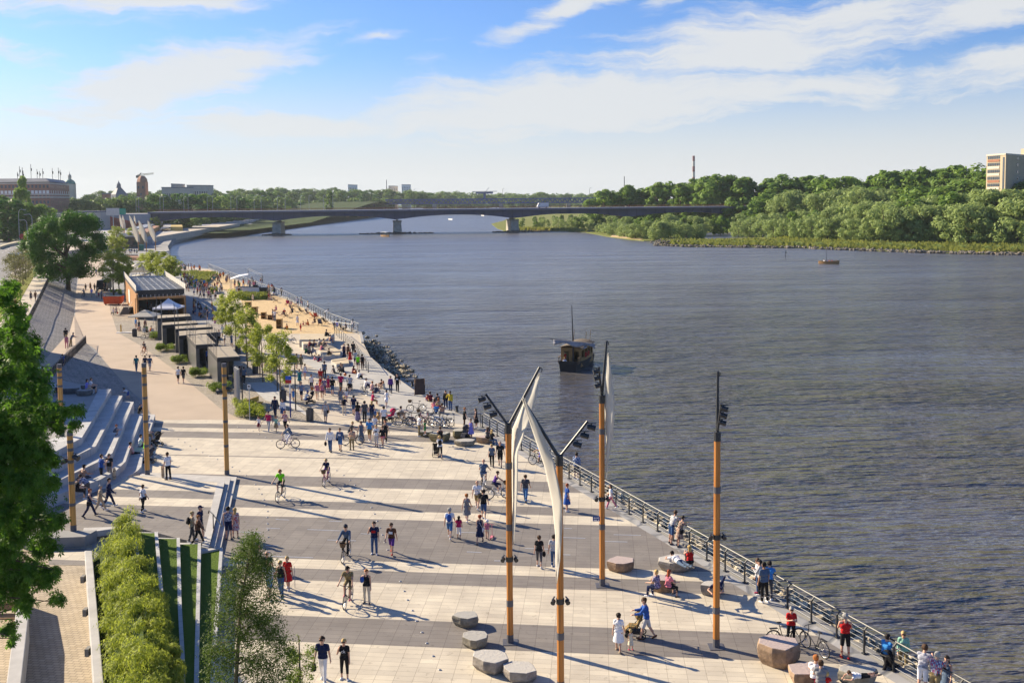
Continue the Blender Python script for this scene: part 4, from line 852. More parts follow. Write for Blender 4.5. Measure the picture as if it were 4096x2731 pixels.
cm = wn('ShaderNodeMix',{0: fac,6: tint,7: (6.1,6.2,6.25,1)},data_type='RGBA').outputs[2]
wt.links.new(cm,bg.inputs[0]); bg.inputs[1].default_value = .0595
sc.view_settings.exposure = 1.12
# ================================================================== water
def water_mat():
 t = NT('river_water'); P = t.pos()
 v1 = t.mapv(P,rot=(0,0,R(12)),scale=(.30,1.,1))
 n1 = t.noise(.55,3,v1,.6); n2 = t.noise(1.9,3,v1,.6); n3 = t.noise(.05,3,t.mapv(P,scale=(.5,1,1)))
 h = t.math('ADD',t.math('MULTIPLY',n1,1.),t.math('MULTIPLY',n2,.36))
 amp = t.n('ShaderNodeMapRange',ins={0: n3,1: .35,2: .65,3: .5,4: 1.3}).outputs[0]
 gust = t.n('ShaderNodeMapRange',ins={0: t.noise(.09,5,t.mapv(P,rot=(0,0,R(8)),scale=(.16,1.,1)),.6),1: .32,2: .68,3: .45,4: 1.55}).outputs[0]; amp = t.math('MULTIPLY',amp,gust)
 far = t.n('ShaderNodeMapRange',ins={0: t.n('ShaderNodeSeparateXYZ',ins={0: P}).outputs[1],1: 60.,2: 420.,3: 1.,4: .5}).outputs[0]
 t.bump(t.math('MULTIPLY',h,t.math('MULTIPLY',amp,far)),1.,1.5)
 t.color(t.mix(n3,(.090,.083,.076),(.130,.122,.114)))
 t.l(t.n('ShaderNodeMapRange',ins={0: far,1: 1.,2: .5,3: .06,4: .30}).outputs[0],t.b.inputs['Roughness']); t.b.inputs['IOR'].default_value = 1.9
 t.b.inputs['Specular IOR Level'].default_value = .5; t.b.inputs['Specular Tint'].default_value = (.74,.88,1.,1)
 return t.m
WZ = -2.6
m = MB(); m.poly([(-2500,20,WZ),(2600,20,WZ),(2600,6000,WZ),(-2500,6000,WZ)])
struct('river',m,water_mat())
# ================================================================== plaza paving
ca,sa = math.cos(AZJ),math.sin(AZJ)
def VJ(x,y):
 p = G(x,y); u = p.x * ca - p.y * sa; v = p.x * sa + p.y * ca
 return v + .027 * u
def paving_mat():
 t = NT('stone_slabs'); P = t.pos()
 sx = t.n('ShaderNodeSeparateXYZ',ins={0: P})
 u = t.math('SUBTRACT',t.math('MULTIPLY',sx.outputs[0],ca),t.math('MULTIPLY',sx.outputs[1],sa))
 v0 = t.math('ADD',t.math('MULTIPLY',sx.outputs[0],sa),t.math('MULTIPLY',sx.outputs[1],ca))
 v = t.math('ADD',v0,t.math('MULTIPLY',u,.027))
 b = [VJ(*q) for q in [(935,1698),(935,1713.5),(935,1728.5),(935,1756),(935,1822.6),(935,1828.6),(935,1899.5),(935,1939.5),
                          (951,1998),(951,2030),(951,2063),(1257,2238),(1183,2273),(1183,2323),(1183,2468),(1183,2566)]]
 b.reverse()          # near -> far : dark from b0 to b1, light b1..b2, ...
 lo,hi = 25.,90.
 light,dark = (.58,.52,.41),(.22,.20,.18)
 stops = [(0.,light)]
 for i,x in enumerate(b): stops.append(((x - lo) / (hi - lo),dark if i % 2 == 0 else light))
 f = t.n('ShaderNodeMapRange',ins={0: v,1: lo,2: hi,3: 0.,4: 1.}).outputs[0]
 base = t.ramp(f,stops,'CONSTANT')
 uv = t.n('ShaderNodeCombineXYZ',ins={0: t.math('ADD',u,100.),1: t.math('ADD',v,100.3),2: 0.}).outputs[0]
 br = t.n('ShaderNodeTexBrick',offset=0.,ins={'Vector': uv,'Scale': 1.,'Mortar Size': .009,'Mortar Smooth': .3,'Bias': 0.,'Brick Width': .75,'Row Height': .378,
             'Color1': (.91,.91,.92,1),'Color2': (1.07,1.07,1.06,1),'Mortar': (.50,.48,.47,1)})
 c = t.mix(1.,base,br.outputs[0],'MULTIPLY')
 blot = t.ramp(t.noise(.55,6,P),[(.28,(.82,.81,.82)),(.72,(1.1,1.1,1.1))])
 st = t.ramp(t.noise(2.8,3,P,.7),[(.30,(.74,.73,.72)),(.40,(1,1,1))])
 c = t.mix(1.,t.mix(1.,c,blot,'MULTIPLY'),st,'MULTIPLY')
 t.color(c); t.b.inputs['Roughness'].default_value = .75; t.b.inputs['Specular IOR Level'].default_value = .25
 t.bump(br.outputs['Fac'],-.25,.01)
 return t.m
PAVE = paving_mat()
CONC = mat('pale_concrete',(.44,.425,.40),.85,.14,1.2,bump=.15)
CONCD = mat('grey_concrete',(.27,.265,.255),.85,.2,.7,bump=.2)
ASPH = mat('beige_resin_asphalt',(.43,.345,.265),.9,.09,.25,bump=.05)
ROADM = mat('asphalt_road',(.17,.165,.165),.9,.12,.2)
def cobble_mat(name,c1,c2,s,joint):
 t = NT(name); P = t.pos()
 vo = t.n('ShaderNodeTexVoronoi',feature='F1',ins={'Vector': P,'Scale': s,'Randomness': .75})
 ed = t.n('ShaderNodeTexVoronoi',feature='DISTANCE_TO_EDGE',ins={'Vector': P,'Scale': s,'Randomness': .75})
 e = t.ramp(ed.outputs['Distance'],[(.03,(0,0,0)),(.12,(1,1,1))])
 sp = t.n('ShaderNodeSeparateColor',ins={0: vo.outputs['Color']})
 c = t.mix(e,joint,t.mix(sp.outputs[0],c1,c2))
 c = t.mix(1.,c,t.ramp(t.noise(.35,4,P),[(.3,(.8,.8,.82)),(.7,(1.1,1.1,1.08))]),'MULTIPLY')
 t.color(c); t.b.inputs['Roughness'].default_value = .85; t.bump(e,.8,.03)
 return t.m
COB = cobble_mat('granite_cobbles',(.24,.225,.21),(.40,.37,.34),5.5,(.10,.10,.10))
COBB = cobble_mat('beige_cobbles',(.34,.29,.23),(.50,.43,.34),6.5,(.16,.14,.11))
QM = cobble_mat('quay_flagstones',(.30,.30,.30),(.37,.36,.35),.8,(.2,.2,.2))
def grass_mat(name,a,b,s=2.5):
 t = NT(name); P = t.pos()
 c = t.mix(t.noise(s,6,P,.7),a,b)
 c = t.mix(t.ramp(t.noise(.15,4,P),[(.4,(0,0,0)),(.62,(1,1,1))]),c,tuple(x * .8 for x in b))
 t.color(c); t.b.inputs['Roughness'].default_value = .95; t.b.inputs['Specular IOR Level'].default_value = .1
 t.bump(t.noise(9,5,P),.7,.1); return t.m
GRASS = grass_mat('lawn_grass',(.05,.10,.015),(.11,.17,.025))
MEADOW = grass_mat('meadow_grass',(.10,.15,.03),(.24,.24,.07),.5)
LAND = grass_mat('wood_floor',(.03,.055,.015),(.06,.09,.025),.3)
def sand_mat():
 t = NT('beach_sand'); P = t.pos()
 c = t.ramp(t.noise(3.2,8,P,.72),[(.25,(.36,.235,.105)),(.55,(.60,.43,.215)),(.8,(.70,.53,.29))])
 t.color(c); t.b.inputs['Roughness'].default_value = .95; t.bump(t.noise(5,6,P),.9,.12); return t.m
SAND = sand_mat()
# quay line
q0,q1 = G(1924,1706),G(3604,2704)
qd = (q1 - q0).normalized(); qn = Vector((qd.y,-qd.x,0)) * (1 if qd.y * 1 > 0 else 1)
if qn.x < 0: qn = -qn
POST0,QD,QN = q0,qd,qn                     # along the railing, and out towards the water
def Q(s,o=0.,z=0.): p = POST0 + QD * s + QN * o; return Vector((p.x,p.y,z))
edge_far = [G(1811,1637),G(1680,1576),G(1532,1471),G(1480,1425),G(1445,1372)]
sand_edge = [G(1437,1332),G(1329,1291),G(1144,1193),G(1053,1162),G(834,1074),G(720,1060)]
far_edge = [G(695,1046),G(671,990,-.5),G(690,960,-.5),G(751,945,-.5),G(814,925,-.5),G(919,905,-.5),G(1006,893,-.5),G(1093,880,-.5),G(1180,870,-.5)]
OUT = .5
quay = [Q(60,OUT),Q(-1,OUT)] + edge_far + sand_edge + far_edge
ground_poly = [xy(p) for p in quay] + [(-330,1500),(-900,1500),(-900,10),(40,10)]
m = MB(); m.prism(ground_poly,-6,-.012); struct('ground',m,CONCD)
# paved plaza
def GP(*pts,z=0.): return [xy(G(x,y,z)) for x,y in pts]
plz = [xy(Q(60,-.55)),xy(Q(-1.5,-.55))] + GP((1830,1690),(1470,1672),(1300,1690),(1190,1687),(965,1678),(620,1679),(560,1700),(560,1905),(947,1908),(882,2197),(790,2731)) + [(-16,30),(10,22),(30,22)]
m = MB(); m.poly([(x,y,0.) for x,y in plz]); struct('plaza_paving',m,PAVE)
m = MB(); m.poly([(*xy(Q(60,.0)),-.002),(*xy(Q(-1.5,.0)),-.002),(*xy(Q(-1.5,-.75)),-.002),(*xy(Q(60,-.75)),-.002)])
struct('quay_strip',m,QM)
m = MB(); m.prism([xy(Q(60,OUT + .02)),xy(Q(-1,OUT + .02)),xy(Q(-1,OUT - .35)),xy(Q(60,OUT - .35))],-.5,.05)
struct('quay_kerb',m,mat('kerb_granite',(.22,.215,.205),.85,.15,1.2,bump=.15))
# promenade
prom = GP((965,1678),(620,1679),(568,1600),(460,1510),(424,1451),(380,1395),(344,1371),(300,1290),(303,1170),(317,1092),(335,1020),(400,960),(480,905),(470,960),(425,1020),(408,1100),(440,1180),(440,1240),(470,1330),(560,1380),(700,1480),(830,1590),(890,1640))
m = MB(); m.poly([(x,y,.004) for x,y in prom]); struct('promenade',m,ASPH)
cobz = GP((965,1678),(890,1640),(830,1590),(700,1480),(560,1380),(470,1330),(440,1240),(445,1190),(520,1200),(700,1290),(960,1300),(1080,1450),(1180,1560),(1300,1690),(1190,1687))
m = MB(); m.poly([(x,y,.008) for x,y in cobz]); struct('cobble_strip',m,COBB)
walk2 = GP((1300,1690),(1180,1560),(1080,1450),(960,1300),(870,1190),(760,1100),(700,1060),(720,1062),(834,1078),(1053,1166),(1144,1197),(1437,1338),(1480,1425),(1532,1471),(1680,1576),(1811,1637),(1900,1700),(1470,1672))
m = MB(); m.poly([(x,y,.004) for x,y in walk2]); struct('river_walk',m,mat('light_flags',(.47,.41,.325),.85,.1,.4,bump=.05))
apron = GP((1195,1440),(1290,1490),(1480,1590),(1600,1672),(1900,1700),(1811,1640),(1680,1579),(1532,1474),(1470,1420),(1420,1390))
m = MB(); m.poly([(x,y,.010) for x,y in apron]); struct('quay_apron',m,mat('apron_flags',(.40,.385,.355),.85,.1,.35,bump=.05))
sandz = GP((985,1335),(1240,1335),(1420,1333),(1325,1293),(1144,1197),(1053,1166),(834,1078),(770,1085),(830,1130),(960,1190),(985,1260))
m = MB(); m.poly([(x,y,.012) for x,y in sandz]); struct('sand_beach',m,SAND)
for q in (((745,1085),(875,1088),(870,1112),(735,1105)),((735,1120),(860,1122),(838,1165),(760,1150)),((955,1180),(1072,1181),(1095,1196),(975,1196))):
 pass
# dark paved side paths between the trees
m = MB(); m.poly([(*p,.014) for p in GP((985,1530),(1085,1527),(1270,1690),(1190,1640),(1060,1600))]); struct('side_path',m,CONC)
# retaining walls of the sand terrace and the far embankment
wallp = [edge_far[-1]] + sand_edge[:-1]
m = MB(); n = len(wallp)
for i in range(n - 1):
 a,b = wallp[i],wallp[i + 1]; d = (b - a).normalized(); o = Vector((d.y,-d.x,0))
 if o.x < 0: o = -o
 m.prism([xy(a),xy(b),xy(b + o * .35),xy(a + o * .35)],-4,.14)
struct('terrace_wall',m,mat('wall_concrete',(.32,.315,.31),.85,.12,.6,bump=.1))
m = MB(); fe = [G(671,987,-1.2),G(695,963,-1.2),G(751,949,-1.2),G(814,931,-1.2),G(919,914,-1.2),G(1006,903,-1.2),G(1093,889,-1.2),G(1180,880,-1.2),G(1240,872,-1.2)]
for i in range(len(fe) - 1):
 a,b = fe[i],fe[i + 1]; d = (b - a).normalized(); o = Vector((-d.y,d.x,0))
 if o.x > 0: o = -o
 m.prism([xy(a),xy(b),xy(b + o * 6),xy(a + o * 6)],-4,-1.2)
 m.prism([xy(a + o * 6),xy(b + o * 6),xy(b + o * 60),xy(a + o * 60)],-4,[2.2,2.2,2.6,2.6])
struct('far_embankment',m,mat('embank_concrete',(.36,.35,.35),.9,.2,.2))
# street level, cobbled slope and ramp on the land side
def Z(zx,zy,z): return G(zx * .3488,1050 + zy * .3488,z)
UPZ = 2.2
r1 = [Z(760,-130,UPZ),Z(590,140,UPZ),Z(430,480,UPZ),Z(270,800,UPZ),Z(120,1120,UPZ),Z(-60,1450,UPZ)]
s1 = [Z(915,-140,.02),Z(872,300,.02),Z(845,600,.02),Z(800,790,.25),Z(585,1032,1.0),Z(330,1330,2.0)]
m = MB(); m.grid([r1,s1]); struct('cobbled_slope',m,COB)
rl = [Z(985,930,.1),Z(870,1050,.6),Z(715,1195,1.2),Z(565,1345,1.8),Z(480,1440,2.0)]
m = MB(); m.grid([[Z(850,600,.015),Z(800,790,.25),Z(585,1032,1.0),Z(330,1330,2.0),Z(120,1500,2.2)],rl]); struct('ramp_path',m,ASPH)
s2 = [Z(1000,935,.02),Z(1215,1150,.02),Z(1400,1360,.02),Z(1620,1600,.02),Z(1560,1700,.02)]
m = MB(); m.grid([rl,s2]); struct('cobbled_bank',m,COB)
street = [xy(p) for p in r1] + [(-26,40),(-30,10),(-700,10),(-700,700),(-190,700)]
m = MB(); m.prism(street,-1,UPZ - .01); struct('street_level',m,mat('path_slabs',(.46,.40,.32),.85,.1,.3))
def ZU(pts,z): return [(*xy(Z(a,b,UPZ)),z) for a,b in pts]
m = MB(); m.poly(ZU([(-400,-120),(330,-260),(700,-480),(1230,-740),(1000,-800),(300,-560),(-500,-330)],UPZ + .0) );
m = MB(); m.poly(ZU([(0,330),(150,90),(330,-140),(640,-330),(1100,-520),(1330,-600),(1150,-660),(500,-420),(0,-330),(-700,-200),(-700,500)],UPZ + .006)); struct('road',m,ROADM)
m = MB(); m.poly(ZU([(-120,700),(70,640),(240,420),(390,160),(470,30),(560,-60),(480,-110),(390,40),(270,150),(150,260),(60,420),(-150,600)],UPZ + .012)); struct('verge_grass',m,grass_mat('verge',(.11,.14,.02),(.24,.24,.04)))
lm = mat('road_paint',(.7,.7,.68),.7,.1)
m = MB()
for ya,yb in ((-20,-350),(-110,-380)):
 for i in range(14):
  t = i / 14;
  a = Z(20 + 330 * t ** .8,ya + (yb - ya) * t,UPZ + .011); b = Z(20 + 330 * (t + .03) ** .8,ya + (yb - ya) * (t + .03),UPZ + .011)
  d = (b - a).normalized(); o = Vector((-d.y,d.x,0)) * .08
  m.poly([a - o,b - o,b + o,a + o])
struct('road_markings',m,lm)
# wooded hills behind the left bank, land of the right bank
def hillz(x,y):
 a = max(0,min(1,(y - 800) / 380)); b = max(0,min(1,(-x - 10 - (y - 600) * .04) / 130))
 return -1 + 15 * a * b
m = MB(); rows = []
for j in range(24):
 y = 560 + j * 60
 rows.append([(x,y,hillz(x,y) + 1.2) for x in [-1200 + i * 40 for i in range(27)] if True])
rows = [[p for p in r] for r in rows]
m.grid(rows); struct('hill',m,LAND)
sp = [(4400,1030),(4096,1019),(3837,1016),(3494,1005),(3208,993),(2750,988),(2614,981),(2645,962),(2840,958),(3100,949),(3090,940),(2850,927),(2844,930),(2690,950),(2635,963),(2575,965),(2446,950),(2345,931),(2244,926),(2112,924),(2035,930),(1990,915),(1965,896),(2010,885),(2060,868),(2000,850),(1965,842)]
rb = [xy(G(x,y,WZ)) for x,y in sp] + [(200,3200),(1500,3500),(1500,300)]
m = MB(); m.prism(rb,-5,-2.35); struct('right_bank',m,MEADOW)
# ================================================================== trees
BARK = mat('tree_bark',(.10,.075,.05),.9,.3,4,bump=.4)
BARKG = mat('young_bark',(.20,.15,.09),.9,.25,4,bump=.3)
LF = {
 'willow': leafmat('willow_leaves',(.13,.20,.05),(.36,.44,.15)),
 'wood': leafmat('wood_leaves',(.06,.14,.018),(.22,.33,.05)),
 'dark': leafmat('dark_leaves',(.025,.085,.012),(.085,.19,.028)),
 'far': leafmat('far_leaves',(.05,.12,.025),(.18,.27,.055)),
 'young': leafmat('young_leaves',(.13,.19,.02),(.40,.44,.06)),
 'grey': leafmat('olive_leaves',(.07,.085,.03),(.16,.16,.06)),
 'shrub': leafmat('shrub_leaves',(.12,.19,.02),(.34,.38,.05),.45),
 'fore': leafmat('chestnut_leaves',(.022,.075,.008),(.11,.23,.02),.45),
 'slim': leafmat('slim_leaves',(.03,.07,.012),(.10,.15,.022),.35),
 'meadow': leafmat('meadow_blades',(.06,.12,.015),(.26,.27,.06),.3),
}
def quads_mesh(name,C,U,V,m):
 """leaf-sized faces: centres C, half axes U and V"""
 n = len(C)
 vs = np.empty((n,4,3)); vs[:,0] = C - U; vs[:,1] = C - V * .9; vs[:,2] = C + U; vs[:,3] = C + V * .9
 return np_quads(name,vs.reshape(-1,3),m)
def np_quads(name,vs,m):
 me = bpy.data.meshes.new(name); nv = len(vs); nf = nv // 4
 me.vertices.add(nv); me.loops.add(nv); me.polygons.add(nf)
 me.vertices.foreach_set('co',np.ascontiguousarray(vs,dtype=np.float32).ravel())
 me.loops.foreach_set('vertex_index',np.arange(nv,dtype=np.int32))
 me.polygons.foreach_set('loop_start',np.arange(0,nv,4,dtype=np.int32))
 me.materials.append(m); me.update(calc_edges=True); me.validate()
 return me
def leaves_in(rng,cl,per,size,aspect=.55,droop=0.,shell=.55,up=.35):
 """leaves spread through clumps cl (x,y,z,r); returns centres and half axes"""
 cl = np.asarray(cl); k = len(cl); n = k * per
 idx = np.repeat(np.arange(k),per)
 d = rng.normal(size=(n,3)); d /= np.linalg.norm(d,axis=1)[:,None]
 rad = shell + (1 - shell) * rng.random(n) ** .6
 C = cl[idx,:3] + d * (cl[idx,3] * rad)[:,None] * np.array([1,1,.85])
 nrm = d + rng.normal(size=(n,3)) * .38 + np.array([0,0,up]); nrm /= np.linalg.norm(nrm,axis=1)[:,None]
 t = rng.normal(size=(n,3)) - np.array([0,0,droop]); t -= nrm * (t * nrm).sum(1)[:,None]; t /= np.linalg.norm(t,axis=1)[:,None]
 b = np.cross(nrm,t); s = size * (.6 + .8 * rng.random(n))
 return C,t * s[:,None],b * (s * aspect)[:,None]
def clumps(rng,n,W,z0,z1,prof,r,hollow=.35):
 out = []
 while len(out) < n:
  h = rng.random(); R_ = prof(h) * W / 2
  a = rng.random() * 6.283; q = R_ * (hollow + (1 - hollow) * rng.random() ** .5)
  out.append((q * math.cos(a),q * math.sin(a),z0 + (z1 - z0) * h,r * (.65 + .7 * rng.random())))
 return out
ROUND = lambda h: math.sin(math.pi * min(1,max(0,.08 + .88 * h))) ** .6
EGG = lambda h: math.sin(math.pi * min(1,.06 + .9 * h ** .75)) ** .7
COLM = lambda h: .35 + .65 * math.sin(math.pi * min(1,.1 + .85 * h)) ** .8
OPEN = lambda h: .35 + .65 * math.sin(math.pi * (.15 + .75 * h))
def tree_proto(seed,H,W,base,prof,ncl,per,leaf,r,lm,bark=BARK,tr=.022,droop=0.,limbs=6,aspect=.55,name='tree',shell=.5):
 rng = np.random.default_rng(seed); rr = random.Random(seed)
 e = bpy.data.objects.new(name,None); col.objects.link(e)
 cl = clumps(rng,ncl,W,base * H,H * .97,prof,r * W)
 C,U,V = leaves_in(rng,cl,per,leaf,aspect,droop,shell)
 me = quads_mesh('crown',C,U,V,LF[lm] if isinstance(lm,str) else lm)
 o = bpy.data.objects.new('crown',me); col.objects.link(o); o.parent = e
 m = MB(); rt = tr * H
 pts = [(0,0,-.3),(rr.uniform(-.1,.1),rr.uniform(-.1,.1),H * .25),(rr.uniform(-.2,.2),rr.uniform(-.2,.2),H * .55),(rr.uniform(-.3,.3),rr.uniform(-.3,.3),H * .9)]
 m.tube(pts,[rt * 1.15,rt * .85,rt * .5,rt * .1],8)
 for i in range(limbs):
  t = cl[rr.randrange(len(cl))]; zb = max(base * H * .8,t[2] * rr.uniform(.45,.75))
  m.tube([(0,0,zb),(t[0] * .5,t[1] * .5,zb + (t[2] - zb) * .6),(t[0] * .9,t[1] * .9,t[2])],[rt * .4,rt * .25,rt * .06],5)
 m.build('trunk',bark,e,smooth=True)
 e['H'] = H
 return e
def hide_protos(ps):
 for p in ps:
  for c in list(p.children): bpy.data.objects.remove(c)
  bpy.data.objects.remove(p)
PW = [tree_proto(100 + i,10,10.5,.04,ROUND,46,75,.42,.13,'willow',droop=1.2,aspect=.34,name='willow_tree') for i in range(4)]
PB = [tree_proto(120 + i,10,8.0,.08,ROUND,44,70,.42,.14,'wood',name='broadleaf_tree') for i in range(4)]
PT = [tree_proto(140 + i,10,4.6,.10,EGG,44,70,.36,.17,'wood',name='poplar_tree') for i in range(3)]
PF = [tree_proto(160 + i,10,9.5,.06,ROUND,40,55,.46,.15,'far',name='park_tree',limbs=3) for i in range(4)]
PD = [tree_proto(170 + i,10,9.0,.06,ROUND,40,55,.46,.15,'dark',name='park_tree',limbs=3) for i in range(2)]
PS = [tree_proto(180 + i,10,12.,.0,ROUND,34,60,.50,.15,'willow',droop=.6,aspect=.36,name='willow_bush',limbs=2) for i in range(3)]
protos = PW + PB + PT + PF + PD + PS
def interp(tab,x):
 if x <= tab[0][0]: return tab[0][1]
 for (a,b),(c,d) in zip(tab,tab[1:]):
  if x <= c: return b + (d - b) * (x - a) / (c - a)
 return tab[-1][1]
def plant(P,base,ytop_d,label,group,squash=1.):
 """stand a copy of tree P on base so that it reaches up to the given row"""
 H = max(2.,ztop(base,ytop_d * SC) - base.z); k = H / 10.
 o = copy_tree(P,loc=base,rz=rnd.uniform(0,6.28),label=label,group=group,scale=(k * squash,k * squash,k))
 o['category'] = 'bush' if 'bush' in P.name else 'tree'; return o
def row(x0,x1,step,ytab,ptab,protos,label,group,jx=.5,jy=8,z=WZ + .2,depth=None,sq=(.9,1.25)):
 x = x0
 while x < x1:
  xx = x + rnd.uniform(-jx,jx) * step
  yb = interp(ytab,xx) + rnd.uniform(-1,1) * 1.5
  if depth:
   dd = interp(depth,xx) * rnd.uniform(.97,1.03); b = D(xx * SC,800,dd); b = Vector((b.x,b.y,z if not callable(z) else z(b.x,b.y)))
  else: b = Gd(xx,yb,z)
  plant(rnd.choice(protos),b,interp(ptab,xx) + rnd.uniform(-.6,1) * jy,label,group,rnd.uniform(*sq))
  x += step * rnd.uniform(.8,1.2)
# right bank (pixel columns in the 2352 wide view)
sky_r = [(1385,447),(1440,428),(1500,424),(1560,418),(1640,409),(1720,410),(1800,412),(1900,404),(1960,408),(2030,392),(2090,398),(2140,388),(2200,386),(2250,398),(2420,402)]
row(1385,2420,22,[(1385,516),(2400,530)],sky_r,PB + PT + PT,'tall green tree on the skyline of the right bank wood','skyline trees of the right bank',jy=9,sq=(1.0,1.5))
row(1690,2420,27,[(1690,527),(2400,542)],[(1690,468),(1780,448),(1900,446),(2000,430),(2100,435),(2200,420),(2400,415)],PB + PW,'green tree in the middle rows of the right bank wood','middle trees of the right bank',jy=8,sq=(1.0,1.4))
row(1700,2420,26,[(1700,538),(1850,545),(2000,552),(2100,556),(2400,562)],[(1700,490),(1800,492),(1900,480),(2000,462),(2100,460),(2200,444),(2400,440)],PW + PW + PB,'rounded grey-green willow behind the front row on the right bank','second row willows of the right bank',jy=8,sq=(1.,1.35))
row(1690,2010,22,[(1690,542),(1850,551),(2000,558)],[(1690,506),(1760,504),(1850,503),(2000,498)],PW + PS,'low grey-green willow by the inlet on the right bank','front willows by the inlet',jy=5)
row(2020,2420,30,[(2020,559),(2200,562),(2420,566)],[(2020,476),(2100,480),(2200,470),(2420,470)],PW,'big round grey-green willow at the front edge of the right bank wood','front willows of the right bank',jy=10,sq=(1.,1.35))
row(1205,1385,17,[(1205,524),(1385,526)],[(1205,508),(1385,497)],PS + PB,'bush under the road bridge on the right bank','bushes under the bridge',jy=4)
row(1195,1420,15,[(1195,512),(1300,509),(1420,512)],[(1195,502),(1230,496),(1420,492)],PB + PW,'green tree seen under the bridge just beyond the right pier','trees beyond the right pier',jy=3)
row(1370,1680,18,[(1370,528),(1440,536),(1560,542),(1680,536)],[(1370,500),(1450,499),(1560,496),(1680,500)],PW + PB,'green willow just in front of the road bridge on the right bank','willows in front of the bridge',jy=5)
row(1360,1440,14,[(1360,531),(1440,545)],[(1360,512),(1440,511)],PS,'round bush at the bend of the right shore','bushes at the right shore bend',jy=3)
row(1450,1620,17,[(1450,547),(1530,551),(1620,550)],[(1450,515),(1500,508),(1560,508),(1620,522)],PW + PS,'dense willow bush on the sandy tip of the right shore','bushes on the sandy tip',jy=4)
row(1580,2352,30,[(1580,562),(1700,564),(1900,567),(2100,572),(2352,578)],[(1580,555),(1700,556),(1900,560),(2100,563),(2352,568)],PS,'low green bush on the grassy spit beside the stony shore','low bushes on the spit',jy=3,sq=(.9,1.5))
# trees above the bridge on the far side and the left bank
row(1240,1400,15,[(0,0)],[(1240,446),(1400,445)],PF,'far tree on the left of the upper river bend','far trees of the river bend',jy=2,z=0.,depth=[(0,1900)],sq=(1.,1.6))
sky_l = [(0,470),(150,455),(240,440),(330,440),(420,436),(520,438),(600,434),(700,432),(830,434),(900,434),(960,440),(1000,444),(1040,440),(1120,446),(1240,444)]
row(150,1000,19,[(0,0)],sky_l,PF + PD,'distant tree on the skyline of the wooded left bank','skyline trees of the left bank',jy=4,z=hillz,depth=[(0,1150),(1000,1500)],sq=(1.1,1.6))
row(980,1260,17,[(0,0)],sky_l,PF,'far tree beyond the truss bridge','far trees beyond the truss bridge',jy=2,z=0.,depth=[(0,1750)],sq=(1.2,1.7))
row(170,1000,22,[(0,0)],[(0,465),(240,448),(300,444),(390,441),(500,441),(700,441),(900,443),(1000,450)],PF + PD,'tree in the middle rows of the wooded left bank','middle trees of the left bank',jy=6,z=hillz,depth=[(0,900),(500,980),(720,1250),(1000,1450)],sq=(1.,1.5))
row(190,900,27,[(0,0)],[(0,465),(300,455),(400,447),(500,450),(600,452),(700,454),(900,460)],PF + PD + PB,'tree in the front rows of the left bank wood just above the bridge','front trees of the left bank',jy=6,z=lambda x,y: .5,depth=[(0,680),(300,690),(500,750),(640,1010),(720,1190),(900,1350)],sq=(1.,1.4))
row(440,900,17,[(0,0)],[(0,470),(440,468),(640,464),(900,462)],PF + PD,'low tree at the water side edge of the left bank wood','edge trees of the left bank',jy=3,z=lambda x,y: .6,depth=[(440,690),(500,790),(640,1030),(720,1210),(900,1390)],sq=(1.2,1.7))
row(-20,90,26,[(0,0)],[(0,452),(60,468),(90,474)],PD + PB,'dense green tree beside the brick block on the left','trees by the brick block',jy=5,z=UPZ,depth=[(0,420)],sq=(1,1.3))
plant(PT[0],Vector((*xy(D(50 * SC,800,480)),UPZ)),410,'slim dark poplar standing in front of the brick block',None,.6)
plant(PT[1],Vector((*xy(D(757 * SC,800,1000)),5)),440,'dark upright poplar poking out of the left bank wood',None,.9)
# low trees along the embankment past the bridge
row(415,500,12,[(0,0)],[(0,500)],PB,'clipped green tree on the embankment under the bridge','clipped trees on the embankment',jy=1.5,z=.8,depth=[(415,600),(500,735)],sq=(1.2,1.6))
row(505,640,14,[(0,0)],[(505,500),(640,499)],PB,'clipped green tree on the embankment under the bridge','clipped trees on the embankment',jy=1.5,z=.8,depth=[(505,745),(640,985)],sq=(1.2,1.6))
# ================================================================== the road bridge
STEEL = mat('bridge_steel',(.066,.070,.125),.6,.25,.08)
STEELT = mat('bridge_fascia',(.135,.14,.19),.6,.12,.2)
PIER = mat('pier_stone',(.34,.31,.26),.9,.2,.5,bump=.3)
RUST = mat('rust_orange_rail',(.42,.13,.07),.7,.2,.6)
DARKM = mat('dark_metal',(.022,.024,.028),.45,.25,3,metal=.0,spec=.5)
GALV = mat('galvanised_metal',(.42,.43,.44),.5,.15,2,metal=.3)
BA,BB = Gd(635,540,WZ),Gd(1183,533,WZ)
bd = (BB - BA); BL = bd.length / 2; bd.normalize(); bo = Vector((-bd.y,bd.x,0))   # bo: away from us
if bo.y < 0: bo = -bo
def BP(s,o=0.,z=0.): q = BA + bd * s + bo * o; return Vector((q.x,q.y,z))
ZD = ztop(BP(BL),493.0 * SC / 1.0 if False else 486.5 * SC)
zt = lambda s: ztop(BP(s),486 * SC)
DT = (ztop(BP(0),484.5 * SC) + ztop(BP(BL),482 * SC) + ztop(BP(2 * BL),478 * SC)) / 3
th_m,th_p = 2.4,5.2
BLU0 = mat('rib_steel',(.035,.037,.07),.6,.2,.2)
br = thing('road_bridge','long steel girder road bridge on stone piers across the river','bridge',BP(BL,0,0))
m = MB(); N = 12
s0,s1_ = -BL * 1.02,BL * 4.2
sv = []; s = s0
while s <= s1_ + .01: sv.append(s); s += BL / N
def depth_at(s):
 t = (s / BL) % 1.0
 return th_m + (th_p - th_m) * abs(2 * t - 1) ** 2.2
rows = []
for s in sv:
 zb = DT - 1.0 - depth_at(s) if s > -.6 * BL or True else 0
 rows.append([BP(s,0,zb),BP(s,0,DT - 1.0),BP(s,26,DT - 1.0),BP(s,26,zb),BP(s,0,zb)])
m.grid(rows); m.build('girder',STEEL,br,world=True)
